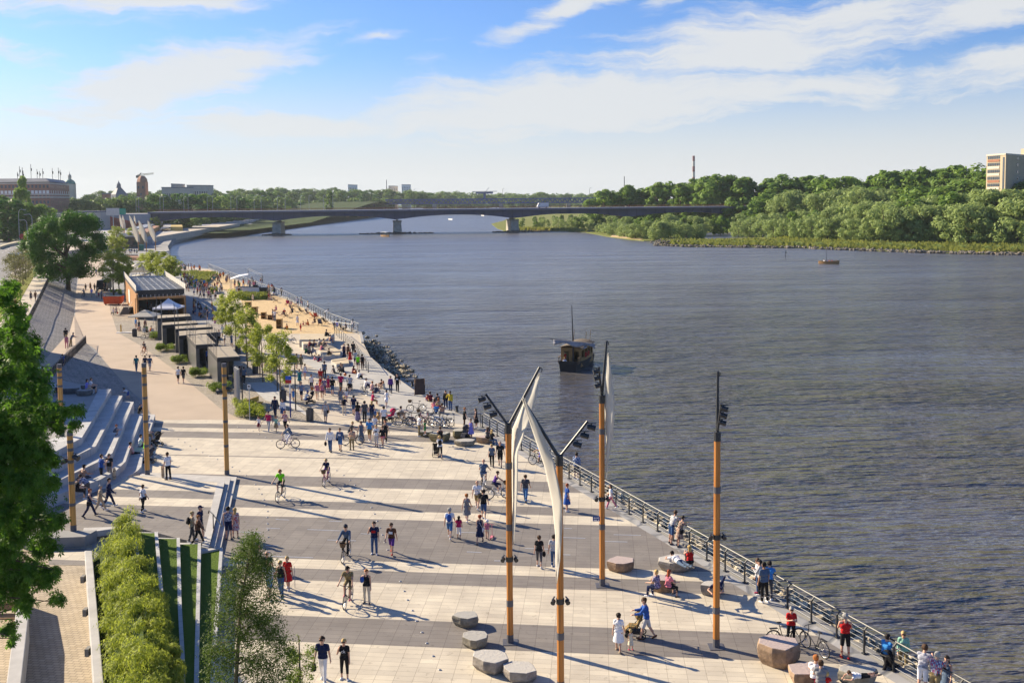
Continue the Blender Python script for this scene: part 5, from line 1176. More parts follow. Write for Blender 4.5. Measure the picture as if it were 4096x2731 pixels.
m = MB()
for s in sv: m.box(BP(s,-.12,DT - 1.0 - depth_at(s) / 2 - .05),(.22,.25,depth_at(s)),math.atan2(bd.y,bd.x))
m.build('girder_ribs',BLU0,br,world=True)
m = MB(); m.beam(BP(s0,13,DT - .5),BP(s1_,13,DT - .5),31,1.0); m.build('deck',STEELT,br,world=True)
m = MB()
for o in (-2.2,28):
 m.beam(BP(s0,o,DT + 1.15),BP(s1_,o,DT + 1.15),.10,.10); m.beam(BP(s0,o,DT + .6),BP(s1_,o,DT + .6),.06,.06)
 s = s0
 while s < s1_: m.box(BP(s,o,DT + .58),(.06,.06,1.16)); s += 1.2
m.build('railing',RUST,br,world=True)
for k in range(0,4):
 s = k * BL; m = MB(); zb = DT - 1 - th_p
 ang = math.atan2(bd.y,bd.x)
 m.box(BP(s,13,(WZ - 2 + zb - 1.2) / 2),(5.6,26,zb - 1.2 - WZ + 2),ang,taper=.86)
 m.box(BP(s,13,zb - 1.0),(5.6,25,.5),ang)
 for o in (2,9,17,24): m.box(BP(s,o,zb - .4),(1.2,1.4,.9),ang)
 m.build('pier',PIER,br,world=True,bevel=.25)
m = MB()
m.prism([xy(BP(-BL * 1.0,-3)),xy(BP(-BL * 1.0,30)),xy(BP(-BL * 1.34,30)),xy(BP(-BL * 1.34,-3))],0,DT - .95)
m.build('abutment',mat('abutment_concrete',(.36,.35,.36),.9,.15,.2),br,world=True)
m = MB(); a0,a1 = BP(-BL * 1.005,-3.06,0),BP(-BL * 1.33,-3.06,0)
m.poly([(*xy(a0),1.),(*xy(a0),4.2),(*xy(a1),DT - 2),(*xy(a1),1.)]); m.build('mural_paint',mat('mural_red',(.42,.10,.06),.8,.35,.25),br,world=True)
# approach viaduct towards the street
m = MB(); m.beam(BP(-BL * 1.34,13,DT - 1.6),BP(-BL * 2.7,13,DT - 2.2),30,2.6)
for k in range(7): m.box(BP(-BL * (1.5 + .17 * k),3,DT / 2 - 1.2),(2.2,2.2,DT - 2.4),math.atan2(bd.y,bd.x))
vd = thing('viaduct','grey concrete approach viaduct leading from the bridge to the town','viaduct',BP(-BL * 1.9,0,0)); m.build('viaduct_deck',CONCD,vd,world=True)
# islands of stones round the piers
STONE = cobble_mat('wet_riprap',(.10,.09,.07),(.24,.21,.16),1.1,(.03,.03,.03))
def rocks(rng,pts,r0,r1,flat=.7):
 m = MB()
 for p in pts:
  r = rng.uniform(r0,r1)
  M_ = Matrix.Rotation(rng.uniform(0,6.28),3,'Z') @ Matrix.Rotation(rng.uniform(-.5,.5),3,'X')
  vs = []; n = 6
  for (zz,k) in ((-.6,.75),(.0,1.),(.55,.62)):
   for j in range(n):
    a = 6.283 * j / n + rng.uniform(-.3,.3); q = r * k * rng.uniform(.7,1.15)
    vs.append(M_ @ Vector((q * math.cos(a),q * math.sin(a) * .8,zz * r * flat * rng.uniform(.8,1.2))) + Vector(p))
  fs = [(i * n + j,i * n + (j + 1) % n,(i + 1) * n + (j + 1) % n,(i + 1) * n + j) for i in range(2) for j in range(n)]
  m.add(vs,fs + [tuple(reversed(range(n))),tuple(range(2 * n,3 * n))])
 return m
rr = random.Random(3)
for k,(a,b,c) in enumerate(((-8,9,2),(-22,22,5),(-14,22,4))):
 pts = []
 for i in range(150):
  t = rr.uniform(-1,1); s = k * BL + (a if t < 0 else b) * abs(t); o = rr.uniform(-1,1) * c * (1 - abs(t) ** 1.5) - 2
  pts.append(BP(s,o,WZ + .9 * (1 - abs(t)) * rr.random()))
 tag(rocks(rr,pts,.5,1.3).build('pier_rocks',STONE),kind='stuff')
# stones of the right shore spit
pts = []
for (xa,ya),(xb,yb) in zip([(2614,982),(2750,988),(3208,993),(3494,1005),(3837,1016)],[(2750,988),(3208,993),(3494,1005),(3837,1016),(4120,1020)]):
 n = int((xb - xa) * .55)
 for i in range(n):
  t = rr.random(); p = G(xa + (xb - xa) * t,ya + (yb - ya) * t - abs(rr.gauss(0,3.4)),WZ + .1); p.z += rr.uniform(0,.5); pts.append(p)
for i in range(90): p = G(rr.gauss(2655,22),974 + rr.uniform(-3,7),WZ + .2); p.z += rr.uniform(0,1.6); pts.append(p)
tag(rocks(rr,pts,.3,.95).build('shore_stones',cobble_mat('shore_riprap',(.15,.13,.10),(.34,.30,.23),1.1,(.06,.05,.05))),kind='stuff')
# tall grass and herbs on the spit and shores
rng = np.random.default_rng(5)
def meadow(name,regions,n,h,m,z):
 Cs = [];
 for (poly,cnt) in regions:
  xs = [p[0] for p in poly]
  for i in range(cnt):
   x = rnd.uniform(min(xs),max(xs))
   lo = interp([(p[0],p[1]) for p in poly],x); hi = interp([(p[0],p[2]) for p in poly],x)
   g = G(x,lo + (hi - lo) * rnd.random(),z); Cs.append(g)
 C = np.array(Cs); k = len(C); hh = h * (.4 + rng.random(k) * .9)
 C[:,2] += hh * .5
 U = np.stack([rng.normal(size=k) * .15,rng.normal(size=k) * .1,hh * .6],1); V = np.stack([.45 + rng.random(k) * .6,rng.normal(size=k) * .3,rng.normal(size=k) * .1],1)
 me = quads_mesh(name,C,U,V,m); o = bpy.data.objects.new(name,me); col.objects.link(o); tag(o,kind='stuff')
meadow('spit_herbs',[([(2640,968,978),(2850,966,984),(3200,962,988),(3500,968,998),(3850,975,1008),(4120,985,1012)],5200),([(2060,914,921),(2244,918,923),(2345,925,928)],700),([(3120,950,958),(3400,952,968),(4120,960,985)],2000)],0,1.5,LF['meadow'],WZ + .25)
m = MB(); m.poly([(*xy(G(x,y,WZ)),-2.33) for x,y in [(3837,1014),(3870,1002),(4000,1000),(4130,1004),(4130,1018)]]); m.poly([(*xy(G(x,y,WZ)),-2.33) for x,y in [(2440,949),(2560,962),(2575,957),(2450,942)]]); m.poly([(*xy(G(x,y,WZ)),-2.33) for x,y in [(2110,923),(2244,925.5),(2345,930),(2345,927),(2244,922),(2110,920)]])
struct('shore_sand',m,SAND)
# second bridge: blue truss far behind
tb = thing('truss_bridge','far blue double-deck truss bridge behind the road bridge','bridge',D(1140 * SC,800,1300))
BLU = mat('blue_truss',(.05,.095,.24),.6,.15,.05)
m = MB(); tl,tr_ = D(888 * SC,459 * SC,1330),D(1400 * SC,455 * SC,1290)
zt0 = (tl.z + tr_.z) / 2; tl.z = tr_.z = zt0
m.beam(tl,tr_,14,1.6); lo_ = Vector((0,0,-5.4)); m.beam(tl + lo_,tr_ + lo_,14,1.4); m.build('decks',BLU,tb,world=True)
m = MB(); n = 46
for i in range(n):
 a = tl.lerp(tr_,i / n); b = tl.lerp(tr_,(i + .5) / n); c = tl.lerp(tr_,(i + 1) / n)
 for o in (-7,7):
  of = Vector((0,o,0)); m.beam(a + of,b + lo_ + of,.9,.9); m.beam(b + lo_ + of,c + of,.9,.9)
m.build('truss',BLU,tb,world=True)
for t in (.22,.52,.82):
 p = tl.lerp(tr_,t); m = MB(); m.box((p.x,p.y,(zt0 - 6 + WZ) / 2),(5,16,zt0 - 6 - WZ)); m.build('pier',PIER,tb,world=True)
m = MB(); p = D(1113 * SC,443 * SC,1310)
m.box(p,(22,8,2.4)); m.box(p + Vector((0,0,1.8)),(32,10,.6)); m.box((p.x,p.y,(p.z + zt0) / 2),(3,3,p.z - zt0)); m.tube([p,p + Vector((6,0,7))],.25,5)
m.build('control_house',BLU,tb,world=True)
# far wood closing the view up the river
m = []
cl = []
for i in range(420):
 x = rnd.uniform(930,1480); d = rnd.uniform(2300,2700); p = D(x * SC,800,d); cl.append((p.x,p.y,rnd.uniform(2,20),rnd.uniform(7,12)))
C,U,V = leaves_in(rng,cl,40,2.6,.6)
me = quads_mesh('far_wood',C,U,V,LF['far']); o = bpy.data.objects.new('far_wood',me); col.objects.link(o); tag(o,kind='stuff')
m = MB(); m.prism([xy(D(600 * SC,800,2250)),xy(D(1500 * SC,800,2250)),xy(D(1600 * SC,800,3200)),xy(D(500 * SC,800,3200))],-4,-1.6); m.prism([xy(D(870 * SC,800,1150)),xy(D(960 * SC,800,1300)),xy(D(700 * SC,800,2000)),xy(D(300 * SC,800,1500))],-4,-1.6)
struct('far_land',m,LAND)
# ================================================================== far buildings
BRICK = mat('brown_brick',(.30,.15,.105),.9,.15,.3)
PLAS = mat('cream_plaster',(.50,.44,.37),.9,.1,.15)
ROOF = mat('grey_roof',(.16,.17,.20),.7,.15,.2)
GLASS = mat('dark_window_glass',(.06,.075,.10),.15,.3,1,spec=.6)
WHITE = mat('white_paint',(.72,.71,.69),.6,.06,1)
def winrow(mb,a,b,z,h,n,w,off=.06):
 """n windows w wide between a and b, slightly proud of the wall"""
 d = (b - a); L = d.length; d.normalize(); o = Vector((d.y,-d.x,0))
 if o.dot(Vector((a.x,a.y,0))) > 0: o = -o
 for i in range(n):
  c = a + d * (L * (i + .5) / n) + o * off
  mb.poly([(*xy(c - d * w / 2),z),(*xy(c + d * w / 2),z),(*xy(c + d * w / 2),z + h),(*xy(c - d * w / 2),z + h)])
# big brick block on the left
Y0 = 620
pA,pB,pC = D(-60 * SC,800,Y0),D(115 * SC,800,Y0),D(160 * SC,800,Y0 + 75)
for p in (pA,pB,pC): p.z = 0
zr = ztop(pB,421 * SC); e = thing('brick_block','long brown brick apartment block with pale cornices and aerials on its roof','building',(pB.x,pB.y,0))
pD = pC + (pA - pB); foot = [xy(pA),xy(pB),xy(pC),xy(pD)]
m = MB(); m.prism(foot,0,zr); m.build('wall',BRICK,e,world=True)
def grow(poly,k): cx = sum(p[0] for p in poly) / len(poly); cy = sum(p[1] for p in poly) / len(poly); return [(cx + (p[0] - cx) * k,cy + (p[1] - cy) * k) for p in poly]
m = MB()
for f_ in (.36,.70,.76,.985): m.prism(grow(foot,1.008),zr * f_,zr * f_ + .9)
m.build('cornice',PLAS,e,world=True)
m = MB(); g2 = grow(foot,1.01); g3 = grow(foot,.86); vs = [(*p,zr + .9) for p in g2] + [(*p,zr + 3.2) for p in g3]
m.add(vs,[(0,1,5,4),(1,2,6,5),(2,3,7,6),(3,0,4,7),(4,5,6,7)]); m.build('roof',ROOF,e,world=True)
for k in range(9):
 zz = zr * (.04 + .108 * k)
 m = MB(); winrow(m,pA,pB,zz,1.9,20,1.3); winrow(m,pB,pC,zz,1.9,9,1.3); m.build('window_row',GLASS,e,world=True)
m = MB(); winrow(m,pA,pB,zr * .78,2.2,20,1.7,.12); winrow(m,pB,pC,zr * .78,2.2,9,1.7,.12)
for i in range(11):
 t = rr.random(); p = pA.lerp(pC,.35 + .6 * t) + Vector((-6,8,0)); h = rr.uniform(3,9); m2 = MB(); m2.tube([(p.x,p.y,zr + 3),(p.x,p.y,zr + 5 + h)],.16,5); m2.box((p.x + .3,p.y,zr + 4 + h * .7),(.6,.5,1.8)); m2.build('aerial',DARKM,e,world=True)
m.build('attic_windows',WHITE,e,world=True)
def block(label,x0,x1,yt,dist,mt,rows=3,cols=8,z0=0.,name='far_building',deep=18,roofm=None):
 a,b = D(x0 * SC,800,dist),D(x1 * SC,800,dist * 1.02); a.z = b.z = z0
 z1 = ztop(a,yt * SC); e = thing(name,label,'building',(a.x,a.y,z0)); n = Vector((0,1,0)) * deep
 m = MB(); m.prism([xy(a),xy(b),xy(b + n),xy(a + n)],z0 - 8,z1); m.build('wall',mt,e,world=True)
 m = MB()
 for k in range(rows): winrow(m,a,b,z0 + (z1 - z0) * (.45 + .5 * k / rows),(z1 - z0) * .28 / rows,cols,(b - a).length / cols * .5,.15)
 m.build('window_row',GLASS,e,world=True)
 m = MB(); m.prism(grow([xy(a),xy(b),xy(b + n),xy(a + n)],1.02),z1,z1 + .9); m.build('roof',roofm or ROOF,e,world=True); return e,a,b,z1
block('long white office building among the left bank trees',372,430,432,880,PLAS,2,12)
block('taller pale stair tower of the white office building',394,411,424,900,PLAS,3,3)
block('pale building with a dark rounded roof on the left skyline',430,478,427,930,PLAS,2,9)
block('low dark roofed house beside the brick tower',235,275,446,860,BRICK,2,8)
block('white tower block on the left skyline beside a tall mast',923,942,424.5,1900,WHITE,6,5,name='tower_block')
block('pale tower block half hidden by trees on the left skyline',893,912,427.5,1900,PLAS,4,5,name='tower_block')
block('white tower block peeping over the trees of the left skyline',800,818,425,1700,WHITE,4,5,name='tower_block')
block('pale hall by the street under the viaduct',160,230,489,560,PLAS,1,10,z0=1.)
# domed church
p = D(162 * SC,800,1000); zt_ = ztop(p,413 * SC); zb_ = ztop(p,424 * SC)
e = thing('domed_church','white church with a green dome rising over the left bank trees','church',(p.x,p.y,0)); r_ = 1000 * 9.6 / 2300 * 1.25
m = MB(); m.lathe([(r_ * 1.05,0),(r_ * 1.05,zb_),(r_ * 1.12,zb_ + .6),(r_,zb_ + .6)],20,p * 1.0 - Vector((0,0,p.z))); m.build('drum',PLAS,e,world=True)
m = MB(); m.lathe([(r_ * math.cos(a),zb_ + .6 + (zt_ - zb_ - .6) * math.sin(a) * 1.12) for a in [i * .17 for i in range(9)]] + [(.9,zt_ + .7)],20,(p.x,p.y,0)); m.build('dome',mat('copper_green',(.05,.22,.18),.6,.1,.1),e,True,world=True)
m = MB(); m.lathe([(1.6,zt_),(1.6,zt_ + 3.5),(1.9,zt_ + 3.6),(.3,zt_ + 6),(.08,zt_ + 8.6)],10,(p.x,p.y,0)); m.build('lantern',PLAS,e,world=True)
# brick bell tower and crane
p = D(328 * SC,800,880); p.z = 0; a1 = ztop(p,418 * SC); a2 = ztop(p,404 * SC); hw = 880 * 10 / 2300
e = thing('brick_tower','square brown brick church tower with a rounded top on the left skyline','tower',(p.x,p.y,0))
m = MB(); m.box((p.x,p.y,a1 / 2),(hw * 2.1,hw * 2,a1),taper=.93); m.build('wall',BRICK,e,world=True)
m = MB(); m.lathe([(hw * 1.25,a1),(hw * 1.15,a1 + (a2 - a1) * .45),(hw * .8,a1 + (a2 - a1) * .8),(hw * .5,a2)],4,(p.x,p.y,0)); m.build('roof',BRICK,e,world=True)
m = MB(); winrow(m,p + Vector((-hw,-hw,0)),p + Vector((hw,-hw,0)),a1 * .83,2.4,2,1.3,.2); winrow(m,p + Vector((-hw,-hw,0)),p + Vector((hw,-hw,0)),a1 * .66,2.2,1,1.3,.2); m.build('window',GLASS,e,world=True)
c = D(322 * SC,800,960); c.z = 0; z1 = ztop(c,402.5 * SC); e = thing('tower_crane','tower crane with a long yellowish jib behind the brick tower','crane',xy(c) + (0,))
YEL = mat('crane_yellow',(.42,.38,.22),.6,.1,.5)
m = MB(); m.tube([c,(c.x,c.y,z1)],.9,4); m.build('mast',YEL,e,world=True)
m = MB(); A_ = Vector((c.x,c.y,z1)); B_ = D(353 * SC,400 * SC,960); C_ = D(316 * SC,404 * SC,960)
for o in (0,1.2): m.beam(C_ + Vector((0,0,o)),B_ + Vector((0,0,o)),.4,.3)
for i in range(20): q = C_.lerp(B_,i / 20); q2 = C_.lerp(B_,(i + .5) / 20); m.beam(q,q2 + Vector((0,0,1.2)),.2,.2)
m.build('jib',YEL,e,world=True)
m = MB(); T_ = D(324 * SC,397.5 * SC,960); m.beam(A_,T_,.7,.7); m.beam(T_,C_.lerp(B_,.7),.12,.12); m.beam(T_,C_,.12,.12); m.box(C_ - Vector((0,0,.8)),(2.6,1.5,2.4)); m.build('counterweight',DARKM,e,world=True)
p = D(274 * SC,800,840); p.z = 0; z1 = ztop(p,414.5 * SC); z0_ = ztop(p,430 * SC)
e = thing('church_spire','small dark pointed church spire left of the brick tower','spire',(p.x,p.y,0))
m = MB(); m.lathe([(2.0,0),(2.0,z0_),(1.6,z0_ + 2),(1.9,z0_ + 2.1),(.5,z1 - 1.5),(.05,z1)],8,(p.x,p.y,0)); m.build('spire_roof',ROOF,e,world=True)
m = MB(); m.lathe([(7,0),(7,z0_ - 6),(2.2,z0_ - .5)],4,(p.x,p.y,0)); m.build('roof',ROOF,e,world=True)
# chimney, masts
def stack(label,x,yt,dist,r,bands,name='chimney',cat='chimney'):
 p = D(x * SC,800,dist); p.z = 0; z1 = ztop(p,yt * SC); e = thing(name,label,cat,(p.x,p.y,0))
 for i,mt in enumerate(bands):
  m = MB(); a,b = i / len(bands),(i + 1) / len(bands)
  m.lathe([(r * (1.25 - .35 * a),z1 * a),(r * (1.25 - .35 * b),z1 * b)],10,(p.x,p.y,0)); m.build('band',mt,e,world=True)
RB,WB = mat('chimney_red',(.26,.12,.12),.8,.1,.1),mat('chimney_white',(.50,.48,.47),.8,.1,.1)
stack('tall red and white banded factory chimney over the right bank wood',1593,358,1500,2.0,[WB,WB,WB,WB,WB,RB,WB,RB,WB,RB])
stack('short grey chimney right of the tall banded chimney',1635,406,1500,1.1,[WB,ROOF,WB,ROOF]); stack('slim dark mast over the bushes right of the river bend',1434,405,900,.35,[DARKM],'mast','mast')
stack('tall thin lattice mast beside the white tower blocks',888.5,413,1500,.55,[DARKM,ROOF,DARKM],'mast','mast')
# apartment block on the right
a,b,c = D(2264 * SC,800,500),D(2308 * SC,800,485),D(2420 * SC,800,540)
for q in (a,b,c): q.z = 0
zr = ztop(a,359 * SC); OCH = mat('ochre_wall',(.40,.33,.23),.9,.08,.1); e = thing('apartment_block','ochre apartment block with balcony rows rising over the right bank trees','building',xy(a) + (0,))
d_ = a + (c - b); m = MB(); m.prism([xy(a),xy(b),xy(c),xy(d_)],-2,zr); m.build('wall',OCH,e,world=True)
m = MB(); m.prism(grow([xy(a),xy(b),xy(c),xy(d_)],1.01),zr,zr + .8); m.build('roof',PLAS,e,world=True)
k0,k1 = b.lerp(c,.55),c; m = MB(); m.prism([xy(k0),xy(k1),xy(k1 + (a - b) * .7),xy(k0 + (a - b) * .7)],zr + .8,zr + 4.6); m.build('roof_house',OCH,e,world=True)
fl = 11; fh = (zr) / fl; RED = mat('balcony_red',(.27,.12,.07),.8,.1,.5)
for k in range(fl):
 zz = k * fh + .3
 m = MB(); winrow(m,a.lerp(b,.06),a.lerp(b,.72),zz + fh * .42,fh * .45,7,1.0,.15); winrow(m,b.lerp(c,.10),b.lerp(c,.35),zz + fh * .35,fh * .4,1,1.6,.1); winrow(m,b.lerp(c,.42),b.lerp(c,.62),zz + fh * .35,fh * .4,1,1.6,.1); m.build('window_row',GLASS,e,world=True)
 m = MB(); winrow(m,a.lerp(b,.06),a.lerp(b,.72),zz,fh * .36,1,(b - a).length * .62,.25); m.build('balcony',RED if k % 3 == 1 else PLAS,e,world=True)
m = MB(); winrow(m,a.lerp(b,.84),a.lerp(b,.96),1,zr - 2,1,1.3,.12); m.build('stair_window',GLASS,e,world=True)
# ================================================================== grandstand, platform, grass terraces
def ZA(zx,zy,z=0.): return G(zx * .3488,1500 + zy * .3488,z)          # views used while measuring
def ZB(zx,zy,z=0.): return G(zx * .4662,2000 + zy * .4662,z)
def ZC(zx,zy,z=0.): return G(zx * .3488,1050 + zy * .3488,z)
def ZE(zx,zy,z=0.): return G(600 + zx * .3488,1050 + zy * .3488,z)
def ZF(zx,zy,z=0.): return G(700 + zx * .3488,1300 + zy * .3488,z)
def ZH(zx,zy,z=0.): return G(1560 + zx * .3488,1500 + zy * .3488,z)
def ZI(zx,zy,z=0.): return G(zx * .3488,600 + zy * .3488,z)
def plank_mat():
 t = NT('granite_steps'); P = t.pos()
 c = t.ramp(t.noise(.8,5,P),[(.3,(.36,.36,.36)),(.7,(.47,.47,.465))])
 br = t.n('ShaderNodeTexBrick',ins={'Vector': t.mapv(P,rot=(0,0,R(-28))),'Scale': 1.,'Mortar Size': .012,'Brick Width': 3.,'Row Height': .62,'Color1': (.92,.92,.92,1),'Color2': (1.06,1.06,1.06,1),'Mortar': (.5,.5,.5,1)})
 t.color(t.mix(1.,c,br.outputs[0],'MULTIPLY')); t.b.inputs['Roughness'].default_value = .8; return t.m
GRAN = plank_mat()
lips = [[(1275,160),(935,720),(640,870),(300,1040),(-300,1300)],
  [(1405,235),(1100,810),(560,1080),(-300,1480)],
  [(1535,305),(1290,890),(1110,1000),(560,1260),(-300,1620)],
  [(1632,470),(1480,870),(1440,990),(1340,1085),(1150,1195),(650,1375),(-300,1760)],
  [(1780,450),(1640,900),(1620,1050),(1580,1092),(1330,1240),(900,1400),(650,1490),(-300,1880)]]
Bk = ZA(1130,160,2.4); Lb = ZA(-300,420,2.3)
gs = thing('grandstand','pale granite stepped seating bending round the left of the plaza','seating steps',xy(ZA(900,900,0)) + (0,))
for k,lp in enumerate(lips):
 z = .48 * (5 - k)
 P_ = [xy(ZA(a,b,z)) for a,b in lp]
 m = MB(); m.prism(P_ + [xy(Lb),xy(Bk)] if k else P_ + [xy(ZA(-300,1000,z)),xy(ZA(300,880,z)),xy(ZA(620,715,z)),xy(ZA(860,700,z)),xy(Bk)],-.2,z)
 m.build('step',GRAN,gs,world=True)
m = MB(); m.prism([xy(Bk),xy(ZA(860,700,2.3)),xy(ZA(620,715,2.3)),xy(ZA(300,880,2.3)),xy(ZA(-400,1000,2.3)),xy(ZA(-700,300,2.3)),xy(ZA(500,-40,2.3)),xy(ZA(700,60,2.3)),xy(ZA(1000,120,2.3))],1.0,2.3)
struct('terrace',m,mat('terrace_slabs',(.30,.29,.275),.85,.12,.5))
m = MB(); m.prism([xy(ZA(x,y,2.75)) for x,y in ((500,150),(560,90),(655,92),(655,150),(300,330),(250,300))],2.2,2.75)
tag(m.build('concrete_bench',CONC,bevel=.02),'low pale concrete bench block along the upper terrace edge','bench')
c2 = G(575,1489); h_ = 15.; c2 = Vector((c2.x - 1.834 * h_,c2.y + 1.115 * h_,0)); c3 = c2 + Vector((.36,-.93,0)) * 40; m = MB(); m.prism([xy(c2),xy(c3),xy(c3 + Vector((-14,-4,0))),xy(c2 + Vector((-14,-4,0)))],0,h_)  # unseen block, added only so its shade falls on terrace and seating steps
tag(m.build('shade_block',CONC),'tall unseen concrete block added outside the left edge to shade the seating steps','building')
# platform with steps
m = MB(); m.prism(GP((556,1899),(899,1926),(836,2189),(879,2193),(790,2169),(706,2150),(618,2127),(526,2104),(385,2125),(200,2130),(-200,2170),(-200,2000),(200,1980),z=.45),-.2,.45); struct('platform',m,PAVE)
st = thing('steps','wide flight of three low stone steps down from the platform to the plaza','steps',xy(G(900,2050)) + (0,))
for z,a,b,c,d in ((.30,(556,1893),(922,1911),(859,2192),(836,2191)),(.15,(556,1887),(947,1906),(882,2198),(850,2197))):
 m = MB(); m.prism([xy(G(*a,z)),xy(G(*b,z)),xy(G(*c,z)),xy(G(*d,z)),xy(G(700,2000,z))],-.2,z); m.build('step',CONC,st,world=True)
m = MB(); m.prism([xy(G(890,1928,.45)),xy(G(899,1926,.45)),xy(G(836,2189,.45)),xy(G(806,2188,.45)),xy(G(868,1932,.45))],.3,.456); m.prism(GP((560,1897),(899,1925),(890,1931),(560,1903),z=.45),.3,.458); m.build('nosing',CONC,st,world=True)
hr = thing('handrail','short bent black handrail on the steps','handrail',xy(G(866,2118,.45)) + (.15,)); m = MB()
a = ZB(1832,265,.3); m.tube([a,(a.x,a.y,1.25)],.03); b = D(840,2032,a.y); m.tube([(b.x - .25,b.y + .5,1.15),(b.x - .2,b.y + .45,1.32),(a.x,a.y,1.25),(a.x + .75,a.y - .9,.85)],.03); m.build('rail',DARKM,hr,world=True)
Es = [[(1130,225),(1185,620),(1235,960),(1280,1568),(1300,1900)],[(1325,275),(1375,880),(1400,1568),(1410,1900)],[(1515,325),(1525,900),(1545,1300),(1550,1568),(1558,1900)],
      [(1697,370),(1672,1250),(1665,1568),(1660,1900)],[(1885,410),(1830,1130),(1800,1568),(1790,1900)]]
Ez = [1.61,1.32,1.03,.74,.45]
EW = [[ZB(a,b,z) for a,b in e] for e,z in zip(Es,Ez)]
wl = [ZB(790,430,1.3),ZB(890,1568,1.3),ZB(915,1900,1.3)]
gt = thing('grass_terraces','stepped grass terraces with pale stone edgings beside the ramp','terraces',xy(EW[2][1]) + (0,))
beds = [wl] + EW
for k in range(5):
 L_,R__ = beds[k],EW[k]; z = Ez[k] - .03
 far = [xy(R__[0]),xy(EW[k - 1][0] if k else ZB(720,270,1.0))]
 if k == 0:
  m = MB(); nL = 12
  rows = []
  for j in range(nL):
   t = j / (nL - 1); a = wl[0].lerp(wl[-1],t) if True else 0; b_ = EW[0][0].lerp(EW[0][-1],t)
   rows.append([(a.x,a.y,.7),((a.x * 2 + b_.x) / 3,(a.y * 2 + b_.y) / 3,1.3),(b_.x,b_.y,2.1)])
  m.grid(rows); m.build('soil_bed',LAND,gt,world=True)
 else:
  m = MB(); m.prism([xy(p) for p in R__] + [xy(p) for p in reversed(EW[k - 1])],-.2,z); m.build('lawn',GRASS,gt,world=True)
 m = MB()
 for a,b in zip(R__,R__[1:]):
  d = (b - a).normalized(); o = Vector((-d.y,d.x,0)) * .16
  if o.x < 0: o = -o
  m.prism([xy(a),xy(b),xy(b + o),xy(a + o)],-.2,Ez[k] + .02)
 m.build('edging',GRAN,gt,world=True)
m = MB()
for k in range(5):
 a = EW[k][0]; b = EW[k - 1][0] if k else ZB(800,262,.5)
 z = .52
 m.prism([xy(ZB(*p,z)) for p in ([(1130,222),(720,235),(700,300),(790,268)],[(1135,270),(1330,275),(1150,302)],[(1332,318),(1520,325),(1345,354)],[(1520,362),(1705,366),(1525,400)],[(1705,412),(1890,410),(1712,446)])[k]],.2,z)
m.build('end_stones',CONC,gt,world=True)
# ramp, its walls
BRK = NT('brick_setts'); P_ = BRK.pos()
_b = BRK.n('ShaderNodeTexBrick',ins={'Vector': BRK.mapv(P_,rot=(0,0,R(8))),'Scale': 1.,'Mortar Size': .012,'Brick Width': .30,'Row Height': .2,'Color1': (.36,.29,.20,1),'Color2': (.44,.36,.26,1),'Mortar': (.16,.13,.10,1)})
BRK.color(BRK.mix(1.,_b.outputs[0],BRK.ramp(BRK.noise(.6,4,P_),[(.3,(.85,.85,.85)),(.7,(1.08,1.08,1.05))]),'MULTIPLY')); BRK.b.inputs['Roughness'].default_value = .85; BRK = BRK.m
m = MB(); m.poly([(*xy(ZB(x,y,.03)),.03) for x,y in ((790,380),(900,1900),(-600,1900),(-600,400),(400,380))]); struct('ramp',m,BRK)
m = MB(); m.poly([(*xy(ZB(x,y,.03)),.038) for x,y in ((400,415),(740,415),(742,560),(420,552))]); struct('ramp_landing',m,PAVE)
m = MB(); m.prism([xy(ZB(x,y,.6)) for x,y in ((200,300),(480,262),(830,255),(725,312),(200,330))],-.1,.6); struct('landing_wall',m,CONCD)
w1 = thing('ramp_wall','long pale concrete wall between the brick ramp and the shrub bed','wall',xy(wl[0]) + (0,)); m = MB()
A2 = [ZB(725,430,1.3),ZB(800,1568,1.3),ZB(822,1900,1.3)]
m.prism([xy(p) for p in A2] + [xy(p) for p in reversed(wl)],-.2,1.3); m.build('wall',CONC,w1,world=True,bevel=.03)
for zx,zy in ((735,690),(757,975),(780,1315)):
 p = ZB(zx,zy,.75); m = MB(); m.box((p.x - .1,p.y,.85),(.16,.32,.3)); m.build('wall_lamp',mat('lamp_box',(.2,.19,.17),.6),w1,world=True)
w2 = thing('ramp_wall','short pale concrete wall at the left edge of the brick ramp by the bench','wall',xy(ZB(150,900)) + (0,)); m = MB()
m.prism([xy(ZB(x,y,1.15)) for x,y in ((160,690),(210,690),(245,985),(180,1568),(120,1900),(-20,1900),(55,1568),(135,960))],-.2,1.15); m.build('wall',CONC,w2,world=True,bevel=.03)
bn = thing('park_bench','wooden slatted bench beside the ramp wall under the chestnut','bench',xy(ZB(40,1080,.05)) + (.04,)); p = ZB(40,1080,.05)
WOOD = mat('oiled_wood',(.36,.22,.11),.7,.25,5); WOODO = None
m = MB(); m.box((p.x,p.y,.48),(1.9,.5,.08)); m.build('seat',WOOD,bn,world=True); m = MB(); m.box((p.x - .1,p.y + .35,.8),(1.9,.1,.35)); m.build('backrest',WOOD,bn,world=True)
for s in (-.7,.7): m = MB(); m.box((p.x + s,p.y,.23),(.08,.45,.42)); m.build('leg',DARKM,bn,world=True)
